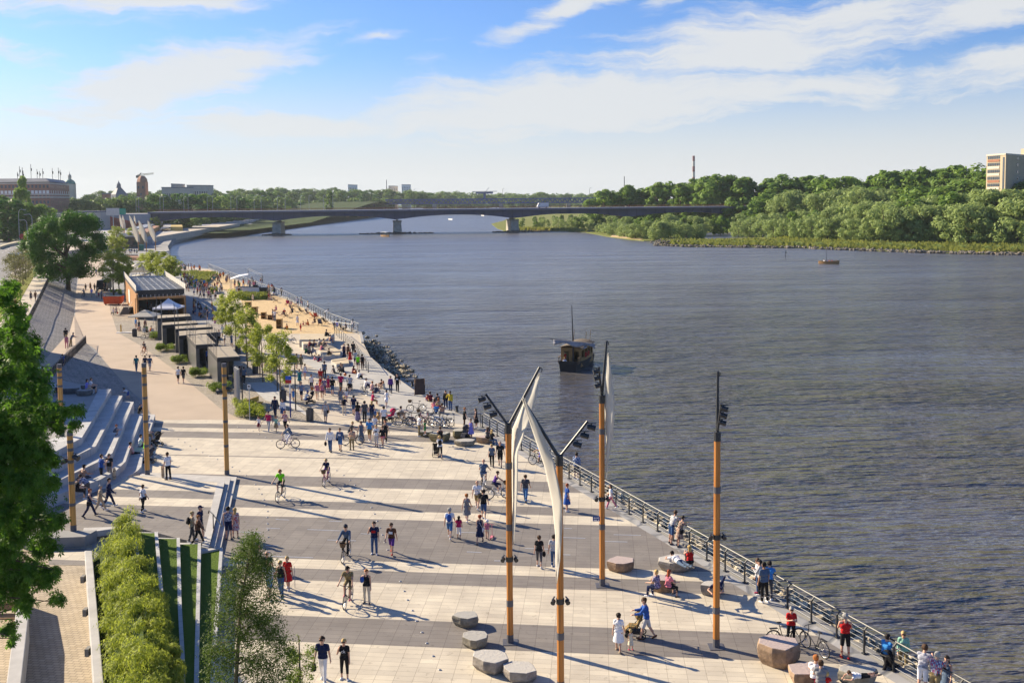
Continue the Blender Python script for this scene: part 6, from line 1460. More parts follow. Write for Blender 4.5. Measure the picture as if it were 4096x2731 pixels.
# shrubs in the bed: one tangled mass
rng = np.random.default_rng(21); cl = []
for i in range(150):
 t = rnd.random(); s = .15 + .85 * rnd.random(); a = wl[0].lerp(wl[-1],t); b_ = EW[0][0].lerp(EW[0][-1],t); q = a.lerp(b_,.06 + s * .94)
 cl.append((q.x,q.y,.7 + 1.4 * s + rnd.uniform(-.1,.6),rnd.uniform(.26,.62)))
for i in range(110):
 t = .30 + .70 * rnd.random(); a = EW[0][0].lerp(EW[0][-1],t); b_ = EW[1][0].lerp(EW[1][-1],t); q = a.lerp(b_,rnd.random() * min(1,.4 + (t - .30) * 2)); cl.append((q.x,q.y,1.5 + rnd.uniform(.0,.6),rnd.uniform(.22,.48)))
for i in range(90):
 t = .45 + .55 * rnd.random(); a = EW[1][0].lerp(EW[1][-1],t); b_ = EW[2][0].lerp(EW[2][-1],t); q = a.lerp(b_,rnd.random() * min(1,.25 + max(0,t - .55) * 2.5)); cl.append((q.x,q.y,1.15 + rnd.uniform(.05,.45),rnd.uniform(.2,.36)))
C,U,V = leaves_in(rng,cl,260,.080,.22,-2.2,.30,.2)
o = bpy.data.objects.new('shrubbery',quads_mesh('shrubbery',C,U,V,LF['shrub'])); col.objects.link(o); tag(o,kind='stuff')
# ================================================================== railings
def railing(label,pts,h=1.1,cables=4,bend=.16,step=1.62,out=None,name='railing',rp=.035,group=None,post=None):
 e = thing(name,label,'railing',pts[0],0,group); cum = [0.]
 for a,b in zip(pts,pts[1:]): cum.append(cum[-1] + (b - a).length)
 def at(s):
  for i in range(len(pts) - 1):
   if s <= cum[i + 1] + 1e-6: return pts[i].lerp(pts[i + 1],(s - cum[i]) / max(1e-6,cum[i + 1] - cum[i])),(pts[i + 1] - pts[i]).normalized()
  return pts[-1],(pts[-1] - pts[-2]).normalized()
 n = max(2,int(cum[-1] / step) + 1); tops = []; lines = [[] for _ in range(cables)]
 for k in range(n):
  p,d = at(min(cum[-1],k * step)); o = Vector((d.y,-d.x,0)); o.normalize()
  if (out and o.dot(out) < 0) or (not out and o.x < 0): o = -o
  m = MB(); z = Vector((0,0,1))
  m.beam(p,p + z * h * .88,.07 if not post else post,.05 if not post else post,up=tuple(d)); m.beam(p + z * h * .86,p + z * h + o * bend,.055,.05,up=tuple(d)); m.box(p + z * .02,(.16,.16,.03),math.atan2(d.y,d.x))
  m.build('post',DARKM,e,world=True)
  tops.append(p + z * h + o * bend)
  for c in range(cables): lines[c].append(p + z * h * (.14 + .72 * c / max(1,cables - 1)) + o * .02)
 m = MB(); m.tube(tops,rp,6); m.build('handrail',DARKM,e,world=True)
 if cables:
  m = MB()
  for L_ in lines: m.tube(L_,.005,4)
  m.build('cables',GALV,e,world=True)
 return e
railing('black railing with steel cables along the stone edge of the plaza',[Q(.2,.05),Q(57,.05)],1.12,5,out=QN)
railing('long dark railing along the river edge of the sand beach',[p + Vector((-.2,.1,.14)) for p in sand_edge[:-1]],1.15,5,.2,1.9)
railing('short dark railing across the end of the sand terrace',[ZE(2115,765,.14),ZE(2335,800,.14)],1.1,4,0,1.4)
railing('sloping dark railing down the wide steps beside the terrace wall',[ZE(2118,815,.2),ZF(2060,300,.1),ZF(2228,558,.1)],1.1,5,.05,1.5)
railing('dark railing topping the cobbled slope beside the upper footpath',[p + Vector((.1,0,0)) for p in r1[1:5]],1.1,3,0,1.5,post=.12)
railing('dark railing along the foot ramp above the cobbled bank',rl[:4],1.05,3,0,1.35,post=.12)
rk = thing('rack_rail','thin black rail that bicycles lean on at the end of the quay railing','rail',xy(ZH(600,590)) + (0,)); m = MB(); z = Vector((0,0,1))
a,b,c = ZH(150,575),ZH(445,583),ZH(1040,592)
for t in (0,.33,.66,1): q = a.lerp(c,t); m.tube([q,q + z * 1.05],.025,6)
m.tube([a + z * 1.05,c + z * 1.05],.025,6); m.build('rail',DARKM,rk,world=True)
# riprap below the quay
pts = []; rr = random.Random(8)
for i in range(1500): s = rr.uniform(8,62); o = rr.uniform(0,1); o *= 1.7 * o ** .3; pts.append(Q(s,OUT + .2 + o * 2.4,-.08 - o * 1.3 + rr.uniform(-.1,.15)))
for i in range(160): t = rr.random(); p = G(1437 + (1600 - 1437) * t,1372 + (1505 - 1372) * t,WZ); pts.append(p + Vector((rr.uniform(-1,2.2),rr.uniform(-1,1),rr.uniform(0,1.6) * (1 - t))))
tag(rocks(rr,pts,.22,.48).build('riprap',cobble_mat('pale_riprap',(.30,.25,.17),(.56,.48,.34),1.6,(.08,.07,.05))),kind='stuff')
# ================================================================== stone seats
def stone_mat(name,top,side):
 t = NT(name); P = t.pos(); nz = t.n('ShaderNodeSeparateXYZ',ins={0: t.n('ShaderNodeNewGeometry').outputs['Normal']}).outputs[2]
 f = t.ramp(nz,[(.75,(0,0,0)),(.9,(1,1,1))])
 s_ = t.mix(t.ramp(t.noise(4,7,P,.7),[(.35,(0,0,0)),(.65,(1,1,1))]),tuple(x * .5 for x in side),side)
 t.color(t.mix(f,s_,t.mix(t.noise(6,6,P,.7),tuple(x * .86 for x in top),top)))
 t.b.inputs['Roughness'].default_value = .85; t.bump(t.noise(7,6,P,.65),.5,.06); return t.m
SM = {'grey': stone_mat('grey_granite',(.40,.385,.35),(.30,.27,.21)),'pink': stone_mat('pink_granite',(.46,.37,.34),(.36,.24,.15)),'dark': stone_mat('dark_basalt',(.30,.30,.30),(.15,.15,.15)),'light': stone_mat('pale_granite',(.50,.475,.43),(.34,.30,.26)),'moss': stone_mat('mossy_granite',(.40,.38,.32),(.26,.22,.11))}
STONES = {}
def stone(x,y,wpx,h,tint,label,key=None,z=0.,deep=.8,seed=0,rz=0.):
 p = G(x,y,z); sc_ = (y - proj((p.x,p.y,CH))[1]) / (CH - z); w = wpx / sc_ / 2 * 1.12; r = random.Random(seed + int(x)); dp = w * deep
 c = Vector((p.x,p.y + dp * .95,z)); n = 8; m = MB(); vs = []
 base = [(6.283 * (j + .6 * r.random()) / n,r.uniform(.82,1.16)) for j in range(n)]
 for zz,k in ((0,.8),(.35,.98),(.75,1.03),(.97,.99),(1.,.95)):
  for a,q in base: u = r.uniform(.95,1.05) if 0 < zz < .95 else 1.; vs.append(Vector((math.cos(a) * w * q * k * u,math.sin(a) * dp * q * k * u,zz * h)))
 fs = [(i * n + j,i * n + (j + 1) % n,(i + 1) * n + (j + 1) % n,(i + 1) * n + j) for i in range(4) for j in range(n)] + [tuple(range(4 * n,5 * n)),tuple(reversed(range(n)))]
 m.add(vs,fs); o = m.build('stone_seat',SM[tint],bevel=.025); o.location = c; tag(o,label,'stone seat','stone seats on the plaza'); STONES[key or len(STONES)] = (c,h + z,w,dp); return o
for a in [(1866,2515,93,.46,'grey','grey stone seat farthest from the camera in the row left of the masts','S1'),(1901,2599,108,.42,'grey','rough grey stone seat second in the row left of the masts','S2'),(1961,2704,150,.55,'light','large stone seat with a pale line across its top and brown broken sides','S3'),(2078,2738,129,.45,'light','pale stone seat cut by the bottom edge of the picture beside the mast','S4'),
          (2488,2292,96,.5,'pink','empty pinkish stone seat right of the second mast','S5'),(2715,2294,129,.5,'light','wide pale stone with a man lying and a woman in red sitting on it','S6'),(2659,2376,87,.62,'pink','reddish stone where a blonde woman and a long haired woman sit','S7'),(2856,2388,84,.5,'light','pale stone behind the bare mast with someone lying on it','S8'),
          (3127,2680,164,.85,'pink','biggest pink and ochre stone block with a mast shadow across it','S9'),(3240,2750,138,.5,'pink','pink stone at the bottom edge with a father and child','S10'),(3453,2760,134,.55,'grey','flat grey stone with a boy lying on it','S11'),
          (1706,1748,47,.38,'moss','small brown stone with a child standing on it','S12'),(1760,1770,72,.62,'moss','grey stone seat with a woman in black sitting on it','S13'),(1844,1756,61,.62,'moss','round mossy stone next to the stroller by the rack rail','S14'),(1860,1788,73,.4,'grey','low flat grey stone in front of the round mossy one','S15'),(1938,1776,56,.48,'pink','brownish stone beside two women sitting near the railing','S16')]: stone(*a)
stone(264,1577,75,.5,'dark','long dark stone on the upper terrace of the grandstand','S17',2.3,.5); stone(330,1585,56,.45,'dark','dark stone with a pale rim on the upper terrace nearest the steps','S18',2.3,.7); stone(340,1560,40,.42,'dark','dark stone under the couple sitting on the upper terrace','S19',2.3,.7)
# ================================================================== masts with sails and timber light poles
def timber(name,c):
 t = NT(name); P = t.objc()
 g = t.noise(3,5,t.mapv(P,scale=(6,6,.25))); c2 = tuple(x * .62 for x in c)
 t.color(t.mix(t.ramp(g,[(.35,(0,0,0)),(.65,(1,1,1))]),c2,c)); t.b.inputs['Roughness'].default_value = .5; return t.m
MASTW = timber('orange_larch',(.54,.205,.035)); POLEW = timber('golden_larch',(.58,.30,.07))
def fabric():
 t = NT('sail_canvas'); c = (.74,.71,.64); t.color(t.mix(t.noise(2,4,t.objc()),tuple(x * .93 for x in c),c)); t.b.inputs['Roughness'].default_value = .8
 tr = t.n('ShaderNodeBsdfTranslucent',ins={0: (*c,1)}); mx = t.n('ShaderNodeMixShader',ins={0: .5}); t.l(t.b.outputs[0],mx.inputs[1]); t.l(tr.outputs[0],mx.inputs[2]); t.l(mx.outputs[0],t.out.inputs[0]); return t.m
SAIL = fabric()
def spot(parent,p,d,r=.10,L=.32):
 p = Vector(p); d = Vector(d).normalized(); m = MB(); m.tube([p - d * L * .5,p - d * L * .3,p + d * L * .3,p + d * L * .5],[r * .7,r,r,r * 1.15],10)
 m.tube([p + Vector((0,0,.02)),p + Vector((0,0,r * 1.6))],.03,5); m.box(p + Vector((0,0,r * 1.6)),(.34,.05,.03),math.atan2(d.y,d.x)); m.build('spotlight',DARKM,parent,world=True)
def mast(base,topz,label,boom,arm,sail=None,bands=(.45,.72),lights=None,rad=.137):
 e = thing('sail_mast',label,'mast',base,0,'timber masts on the plaza'); z = Vector((0,0,1)); H = topz
 m = MB(); m.tube([base + z * .35,base + z * (H - .35)],[rad * 1.0,rad * .93],10); m.build('pole',MASTW,e,smooth=False,world=True)
 m = MB(); m.tube([base,base + z * .36],rad * 1.06,10); m.box(base + z * .012,(.62,.62,.024)); m.build('base_collar',mat('zinc_collar',(.10,.10,.115),.5,.1),e,world=True)
 for t in bands: m = MB(); m.tube([base + z * (H * t),base + z * (H * t + .26)],rad * 1.08,10); m.build('band',mat('zinc_collar',(.1,.1,.1)),e,world=True)
 m = MB(); m.tube([base + z * (H - .36),base + z * (H + .02)],rad * 1.04,10); m.build('cap',DARKM,e,world=True)
 top = base + z * H; bo_ = Vector(boom); m = MB(); m.tube([top - z * .1 + bo_.normalized() * .1,top + bo_],[.07,.05],8); m.tube([top + bo_,top + bo_ + Vector((.1,0,-.08)),top + bo_ + Vector((.06,0,-.2))],.02,5); m.build('boom',DARKM,e,world=True)
 ar = Vector(arm); m = MB(); m.tube([top - z * .05,top + ar],.05,8); m.build('lamp_arm',DARKM,e,world=True)
 side = Vector((1 if ar.x >= 0 else -1,-.2,-.25)) * (1 if abs(ar.x) > .5 else .55)
 for t in (.42,.68,.92): spot(e,top + ar * t + side * .22 - z * .06,side)
 for zz in (lights or []):
  q = base + z * zz; m = MB(); m.tube([q - z * .1,q + z * .1],rad * 1.15,10); m.build('clamp',DARKM,e,world=True)
  for s in (-1,1): spot(e,q + Vector((s * (rad + .12),-.08,0)),(s * .3,-1,-.2),.08,.2)
 if sail:
  lft,rgt,by = sail; n = 18; rows = []
  def pl(tab,t):
   q = t * (len(tab) - 1); i = min(int(q),len(tab) - 2); f_ = q - i; return tab[i][0] + (tab[i + 1][0] - tab[i][0]) * f_,tab[i][1] + (tab[i + 1][1] - tab[i][1]) * f_
  for i in range(n + 1):
   t = i / n; a,b = pl(lft,t),pl(rgt,t); r_ = []
   for j in range(7):
    s = j / 6; x,y = a[0] + (b[0] - a[0]) * s,a[1] + (b[1] - a[1]) * s
    dd = base.y - rad * 1.3 + by * math.sin(math.pi * t) * (.5 - s) * 2 - .10 * math.sin(math.pi * s) * math.sin(math.pi * t) + .07 * math.sin(t * 13 + s * 5) * s + .03 * math.sin(t * 31 - s * 7)
    r_.append(D(x * SC,y * SC,dd))
   rows.append(r_)
  m = MB(); m.grid(rows); so_ = m.build('sail',SAIL,e,smooth=True,world=True); md = so_.modifiers.new('thick','SOLIDIFY'); md.thickness = .012
 return e
bA = G(2041,2568); HA = ztop(bA,1697)
mast(bA,HA,'timber mast with lamp arm to the left and sail boom to the right',(1.30,.0,2.35),(-.92,.1,1.25),([(1238,858),(1205,920),(1177,985),(1175,1060),(1177,1150),(1176,1210),(1178,1250)],[(1241,856),(1232,915),(1217,965),(1190,1035),(1189,1130),(1184,1205),(1181,1252)],.5),(.52,.80,.17),[3.55])
dB = 36.4; bB = D(1285.5 * SC,2000,dB); bB.z = 0
mast(bB,ztop(bB,1046 * SC),'nearest timber mast with a long curved white sail and boom leaning left',(-1.32,0,2.1),(1.05,.1,1.25),([(1199,914),(1222,985),(1250,1068),(1268,1150),(1276,1230),(1276,1290),(1277,1335)],[(1202,910),(1241,985),(1273,1060),(1291,1150),(1292,1210),(1287,1285),(1280,1340)],.35),(.22,),[3.42])
bC = G(2409,2341); mast(bC,ztop(bC,908 * SC),'timber mast with its sail boom upright and a narrow sail on its right side',(.26,.2,2.55),(-.16,-.3,1.4),([(1396,812),(1393,860),(1389,910),(1390,960),(1393,1010),(1393,1060),(1391,1100)],[(1398,810),(1404,855),(1411,905),(1412,945),(1408,1000),(1397,1060),(1393,1104)],.25),(.30,.80),[4.2])
bD = G(2865,2586); mast(bD,ztop(bD,992 * SC),'bare timber mast without a sail nearest the railing',(.03,.1,2.45),(.10,-.25,1.2),None,(.16,.72),[4.6])
def light_pole(base,ytop,label,lights=(.78,),rad=.155):
 H = ztop(base,ytop) - base.z; e = thing('light_pole',label,'light pole',base,0,'timber light poles'); z = Vector((0,0,1))
 m = MB(); m.tube([base + z * .3,base + z * (H - .25)],rad,10); m.build('pole',POLEW,e,world=True)
 m = MB(); m.tube([base,base + z * .32],rad * 1.06,10); m.build('base_collar',MATS['zinc_collar'],e,world=True); m = MB(); m.tube([base + z * (H - .26),base + z * H],rad * 1.03,10); m.build('cap',MATS['zinc_collar'],e,world=True)
 for t in (.25,.47,.68,.8,.88): m = MB(); m.tube([base + z * (H * t),base + z * (H * t + .17)],rad * 1.05,10); m.build('band',MATS['zinc_collar'],e,world=True)
 for t in lights:
  for s in (-1,1): spot(e,base + z * H * t + Vector((s * .32,-.1,.1 * s)),(s,-.3,-.35),.14,.36)
light_pole(G(248,1744,2.3),836 * SC,'golden banded timber pole standing on the upper terrace',()); light_pole(G(294,2121,.6),989 * SC,'golden banded timber pole nearest the shrub bed with black spotlights',(.72,))
light_pole(G(590,1897,.32),834 * SC,'golden banded timber pole at the right end of the seating steps',()); light_pole(G(908,1897),834 * SC,'golden banded timber pole by the corner of the platform steps',(.76,))
# light strips in the widest dark band
for x0,y0,L_ in ((900,1850,[(795,885,1000,895),(645,1022,860,1032),(200,1082,570,1095),(1295,1045,1800,1065),(1630,912,1835,920),(1605,1208,2050,1222),(2130,1110,2290,1118),(600,1293,830,1302),(730,1465,1385,1487)]),(1500,1850,[(1350,1090,1720,1100),(1440,1395,1670,1405),(1870,1535,2060,1540)]),(2100,1850,[(615,1028,735,1033),(600,1172,945,1182),(0,1343,490,1355),(1250,1232,1605,1240),(1390,1127,1815,1137),(590,1440,710,1445)])):
 for a,b,c,d in L_:
  p,q = G(x0 + a * .2551,y0 + b * .2551),G(x0 + c * .2551,y0 + d * .2551); m = MB(); m.beam((0,0,.004),q - p + Vector((0,0,.004)),.035,.012); o = m.build('light_strip',mat('strip_glass',(.62,.66,.72),.3,.05)); o.location = p; tag(o,'thin white light strip set flush in the widest dark paving band','light strip','light strips in the dark paving band')
# floor studs
def st_px(x0,y0,s,L_): return [(x0 + a * s,y0 + b * s) for a,b in L_]
studs = st_px(900,1850,.2551,[(110,72),(225,133),(328,200),(475,343),(528,410),(573,495),(612,582),(637,668),(668,763),(662,858),(668,957),(675,1052),(676,1168),(690,1405)]) + st_px(900,1850,.2551,[(1750,123),(1860,198),(1960,278),(2038,352),(2112,436),(2182,520),(2242,610),(2297,703),(2345,803)]) + st_px(1500,1850,.2551,[(35,917),(75,1025),(115,1131),(155,1247),(198,1366),(240,1490)]) + st_px(1300,2300,.2551,[(1180,97),(1243,250),(1295,388),(1370,553),(1435,717),(1520,895),(1595,1065),(1695,1267),(1800,1481)]) + st_px(1500,1500,.3488,[]) + st_px(700,1300,.3488,[(35,1310),(110,1345),(170,1385),(240,1420),(315,1460),(395,1500),(485,1540),(725,1170),(815,1200),(895,1218),(960,1252),(1040,1288),(1110,1325),(1190,1360)])
m = MB(); m.lathe([(.065,0),(.065,.01),(.045,.035),(0.01,.04)],10); me0 = None
for i,(x,y) in enumerate(studs):
 if me0 is None: o = m.build('floor_light',mat('stud_metal',(.42,.41,.40),.35,.1,5,.5),smooth=False); me0 = o
 else: o = me0.copy(); col.objects.link(o)
 o.location = G(x,y,.0); tag(o,'small round metal light set in the paving in a curved row','floor light','curved rows of floor lights')
# ================================================================== pavilions, cafe, tents
BLK = mat('black_cladding',(.028,.029,.032),.5,.2,.8,spec=.4)
ROOFK = mat('gravel_roof',(.36,.31,.24),.95,.12,1.5,bump=.2)
GLS = mat('pavilion_glass',(.035,.04,.045),.08,.2,.5,spec=.8)
LARCH = timber('larch_boards',(.46,.215,.06))
def unp(P_,z,f=ZE): return [f(a,b,z) for a,b in P_]
def portal(pts,H,label,wall_l,glass=False,wr=True):
 """pts: roof corners front-left, front-right, back-right, back-left at height H"""
 fl,fr,brr,bl = unp(pts,H); e = thing('pavilion',label,'pavilion',(fl.x,fl.y,0),0,'black pavilions along the promenade')
 z = Vector((0,0,1)); foot = [xy(p) for p in (fl,fr,brr,bl)]
 m = MB(); m.prism(foot,H - .42,H - .03); m.build('roof_frame',BLK,e,world=True)
 m = MB(); m.prism(grow(foot,.965),H - .05,H + .015); m.build('roof',ROOFK,e,world=True)
 dx = (fr - fl).normalized(); dy = (bl - fl)
 m = MB(); w = wall_l; m.prism([xy(fl),xy(fl + dx * w),xy(bl + dx * w),xy(bl)],-.05,H - .42)
 m.build('side_wall',PANG,e,world=True)
 if wr: m = MB(); m.prism([xy(fr),xy(fr - dx * w),xy(brr - dx * w),xy(brr)],-.05,H - .42); m.build('side_wall',BLK,e,world=True)
 m = MB(); a,b = bl.lerp(fl,.25) + dx * w,brr.lerp(fr,.25) - dx * w * (1 if wr else 0); m.prism([xy(a),xy(b),xy(b + dy * .02),xy(a + dy * .02)],.15,H - .45); m.build('glass_pane',GLS,e,world=True)
 m = MB(); n = max(2,int(dy.length / 1.3))
 for i in range(n + 1): p = fl.lerp(bl,i / n) - dx * .012; m.beam(p + z * .0,p + z * (H - .03),.03,.05)
 for zz in (.9,1.8): m.beam(fl - dx * .012 + z * zz,bl - dx * .012 + z * zz,.03,.03)
 m.build('panel_joints',mat('joint_grey',(.13,.13,.135),.5),e,world=True)
 if glass: m = MB(); p = fl + dx * (fr - fl).length * .45; m.prism([xy(p),xy(p + dx * .05),xy(p + dx * .05 + dy * .6),xy(p + dy * .6)],.1,H - .45); m.build('glass_pane',GLS,e,world=True)
 return e
HK = 2.9; PANG = mat('panel_grey',(.085,.087,.092),.35,.2,.8,spec=.6)
portal([(768,1092),(1035,1077),(930,955),(660,967)],HK,'nearest black boxy pavilion with joints in its flat roof',.35,True,False)
portal([(525,945),(760,932),(645,820),(420,837)],HK,'second nearest black pavilion with people in its glazed passage',.35,True,False)
portal([(330,840),(778,798),(742,763),(325,786)],HK,'wide black portal frame third from the nearest pavilion',.5)
portal([(288,762),(716,738),(690,706),(283,730)],HK,'wide black portal frame just behind the third pavilion',.5)
portal([(140,718),(548,692),(528,664),(130,690)],HK,'black portal frame second nearest to the cafe',.5)
portal([(82,640),(474,613),(455,588),(78,606)],HK,'black portal frame nearest to the cafe and white tent',.5)
# cafe
HC = 4.3; fl,fr,brr,bl = [ZC(a,b,HC) for a,b in ((1552,325),(2112,302),(1885,150),(1420,158))]
cf = thing('cafe','larch clad riverside cafe with a dark panelled roof terrace and open front','cafe',(fl.x,fl.y,0)); z = Vector((0,0,1))
foot = [fl,fr,brr,bl]; f2 = [xy(p) for p in foot]; dfront = (fl - bl).normalized()
m = MB(); m.prism(f2,HC - .35,HC); m.build('roof',mat('roof_panels',(.055,.06,.07),.5,.25,.4),cf,world=True)
m = MB()
for i in range(3):
 for j in range(9):
  p = bl.lerp(brr,(j + .5) / 9).lerp(fl.lerp(fr,(j + .5) / 9),.06 + .34 * i); m.beam(p + z * .0,p + z * .55,.06,.06)
m.build('roof_posts',WHITE,cf,world=True)
m = MB()
for i in range(1,4): a,b = bl.lerp(fl,i / 4),brr.lerp(fr,i / 4); m.beam(a + z * .02,b + z * .02,.10,.04)
for j in range(1,7): a,b = bl.lerp(brr,j / 7),fl.lerp(fr,j / 7); m.beam(a + z * .022,b + z * .022,.06,.04)
m.build('panel_joints',GALV,cf,world=True)
m = MB(); m.prism([xy(fl),xy(fr),xy(fr + dfront * .12),xy(fl + dfront * .12)],HC - .9,HC + .05); m.build('parapet',BLK,cf,world=True)
fo = dfront * 2.2; m = MB(); m.prism([xy(fl + dfront * .12),xy(fr + dfront * .12),xy(fr + fo),xy(fl + fo)],HC - 1.25,HC - .95); m.build('canopy',LARCH,cf,world=True)
m = MB()
for j in range(12): p = fl.lerp(fr,(j + .5) / 12) + fo * .8; m.beam(p + z * (HC - .95 - HC),p + z * (HC - .55 - HC),.05,.05)
m.build('canopy_posts',WHITE,cf,world=True)
dside = (fr - fl).normalized()
m = MB(); m.prism([xy(bl),xy(bl + dside * .25),xy(fl + fo + dside * .25),xy(fl + fo)],0,HC - .36); m.prism([xy(brr),xy(brr - dside * .25),xy(fr + fo - dside * .25),xy(fr + fo)],0,HC - 1.26)
m.build('wall',LARCH,cf,world=True)
m = MB(); bk_ = [p + dfront * 3.5 for p in (bl,brr)]; m.prism([xy(bk_[0]),xy(bk_[1]),xy(brr),xy(bl)],0,HC - .4); m.build('kitchen',GLS,cf,world=True)
m = MB()
for j in range(5): p = fl.lerp(fr,j / 4); m.beam(p + z * (-HC),p + z * (-1.2),.14,.14)
m.build('column',BLK,cf,world=True)
m = MB()
for a,b in ((bl,fl + fo * .9),(brr,fr + fo * .9)):
 m.beam(a + z * .95,b + z * (.95 if a is brr else .95),.06,.05); n = 12
 for i in range(n + 1): p = a.lerp(b,i / n); m.beam(p,p + z * .95,.04,.04)
 m.add([a + z * .1,b + z * .1,b + z * .9,a + z * .9],[(0,1,2,3)])
m.build('roof_railing',mat('pale_mesh',(.50,.48,.44),.6,.1),cf,world=True)
m = MB(); p = fl.lerp(bl,.55) - dside * .02; q = fl.lerp(bl,.45) - dside * .02; m.prism([xy(p),xy(q),xy(q - dside * .05),xy(p - dside * .05)],.9,3.1); m.build('door',WHITE,cf,world=True)
# outside steps of the cafe
stp = thing('steps','short dark steps with railing up to the cafe side door','steps',xy(ZC(1420,560)) + (0,)); m = MB()
a,b = ZC(1372,596),ZC(1474,594); d = Vector((0,1,0))
for i in range(6): m.prism([xy(a + d * .3 * i),xy(b + d * .3 * i),xy(b + d * 3),xy(a + d * 3)],0,.17 * (i + 1))
m.build('flight',mat('dark_steps',(.10,.10,.10),.7),stp,world=True); m = MB(); m.tube([a + z * .9,a + d * 1.8 + z * 1.95,a + d * 3 + z * 1.95],.03); m.tube([b + z * .9,b + d * 1.8 + z * 1.95],.03); m.beam(a,a + z * .9,.04,.04); m.beam(a + d * 1.8 + z * .9,a + d * 1.8 + z * 1.95,.04,.04); m.build('handrail',GALV,stp,world=True)
# white tent and parasol
def tent(c,w,he,ha,label):
 e = thing('canopy_tent',label,'tent',c); m = MB(); h = w / 2
 P4 = [(-h,-h),(h,-h),(h,h),(-h,h)]; n = 8; rows = []
 for i in range(n + 1):
  t = i / n; k = (1 - t) ; zz = he + (ha - he) * t ** 1.5; r_ = []
  for j in range(4):
   for s in range(4): a,b = P4[j],P4[(j + 1) % 4]; q = s / 4; r_.append(((a[0] + (b[0] - a[0]) * q) * k,(a[1] + (b[1] - a[1]) * q) * k,zz))
  r_.append(r_[0]); rows.append(r_)
 m.grid(rows); m.grid([[(p[0] * 1.01,p[1] * 1.01,he - .25) for p in rows[0]],[(p[0] * 1.01,p[1] * 1.01,he) for p in rows[0]]]); m.build('roof',mat('white_canvas',(.78,.78,.80),.7,.04),e)
 for x,y in P4: m = MB(); m.beam((x * .97,y * .97,0),(x * .97,y * .97,he),.05,.05); m.build('leg',GALV,e)
 return e
tent(ZC(1940,690),3.6,2.45,3.75,'white pointed party tent between the cafe and the pavilions')
def parasol(c,r,h,label,mt,square=True):
 e = thing('parasol',label,'parasol',c); m = MB(); n = 4 if square else 8; k = r * (1.41 if square else 1)
 M_ = Matrix.Rotation(R(45) if square else 0,3,'Z'); pr = [(k,h),(k * 1.0,h + .12),(k * .3,h + .62),(k * .3,h + .68),(k * .24,h + .72),(.05,h + .92)]; m.lathe(pr,n)
 m.v = [tuple(M_ @ Vector(v)) for v in m.v]; m.build('canopy',mt,e); m = MB(); m.tube([(0,0,0),(0,0,h + .6)],.035); m.lathe([(.4,0),(.4,.1),(.1,.12)],10); m.build('pole',GALV,e); return e
parasol(ZC(1668,800),1.75,2.3,'beige square parasol over the cafe tables',mat('beige_canvas',(.50,.46,.38),.8,.06))
# shade sails beyond the cafe
WC = mat('shade_canvas',(.72,.68,.62),.8,.05)
for k,(pts,lab) in enumerate((([(1395,1282),(1508,1228),(1532,1308)],'farthest small white shade sail beyond the cafe'),([(1435,1330),(1625,1288),(1560,1358)],'white triangular shade sail second beyond the cafe'),([(1450,1405),(1640,1325),(1728,1402),(1600,1388)],'large white shade sail with a raised peak just beyond the cafe'),([(1508,1440),(1785,1390),(1650,1450)],'narrow white shade sail touching the cafe roof'))):
 hs = (3.,4.6,2.8,3.2); P_ = [ZI(a,b,hs[i]) for i,(a,b) in enumerate(pts)]; c = sum(P_,Vector()) / len(P_); c.z -= .35
 e = thing('shade_sail',lab,'shade sail',(c.x,c.y,0),0,'white shade sails by the cafe'); m = MB(); n = len(P_)
 for i in range(n):
  a,b = P_[i],P_[(i + 1) % n]; mid = a.lerp(b,.5).lerp(c,.18); m.add([c,a,mid,b],[(0,1,2),(0,2,3)])
 o = m.build('canvas',WC,e,smooth=True,world=True); o.modifiers.new('t','SOLIDIFY').thickness = .03
 for p in P_: m = MB(); m.tube([(p.x,p.y,0),p],.05,6); m.build('pole',DARKM,e,world=True)
# far pavilion, terraces and long boarded building
def slab(label,name,cat,pts,z0,z1,mt,f=ZI,extra=None):
 e = thing(name,label,cat,xy(f(*pts[0],z1)) + (z0,)); m = MB(); m.prism([xy(f(a,b,z1)) for a,b in pts],z0,z1); m.build('wall',mt,e,world=True)
 if extra: extra(e)
 return e
slab('dark glazed pavilion with a roof terrace beyond the young trees','pavilion','pavilion',[(1345,1010),(1575,1005),(1540,985),(1330,985)],0,4.0,GLS)
e = thing('roof_terrace','dark slatted roof of the far pavilion','roof',xy(ZI(1450,990,4.2)) + (4.,)); m = MB(); m.prism([xy(ZI(a,b,4.4)) for a,b in ((1335,1000),(1590,995),(1545,955),(1325,955))],4.0,4.5); m.build('deck',BLK,e,world=True)
e2 = slab('long larch clad building with a grey roof running towards the bridge','boarded_building','building',[(1560,975),(1640,965),(1830,870),(1700,860)],0,4.5,LARCH)
m = MB(); m.prism([xy(ZI(a,b,4.5)) for a,b in ((1440,925),(1650,905),(1830,840),(1700,850))],4.5,5.0); m.build('roof',mat('zinc_roof',(.26,.28,.31),.5,.1),e2,world=True)
slab('red brick coloured low terrace wall with people behind it','terrace_wall','wall',[(1390,1225),(1600,1235),(1580,1200),(1380,1200)],0,.9,mat('brick_terrace',(.30,.15,.09),.9,.15,.6))
slab('yellow wooden site hut on the far embankment','site_hut','hut',[(1955,880),(2095,880),(2085,850),(1965,850)],1.,4.5,mat('yellow_boards',(.50,.36,.12),.8,.1))
slab('dark steel frame of a kiosk above the far river wall','kiosk_frame','kiosk',[(1850,905),(1940,895),(1930,880),(1845,885)],3.2,3.7,BLK)
m = MB()
st2 = thing('river_steps','stone steps descending to the river beyond the beach','steps',xy(ZI(1910,1230)) + (0,))
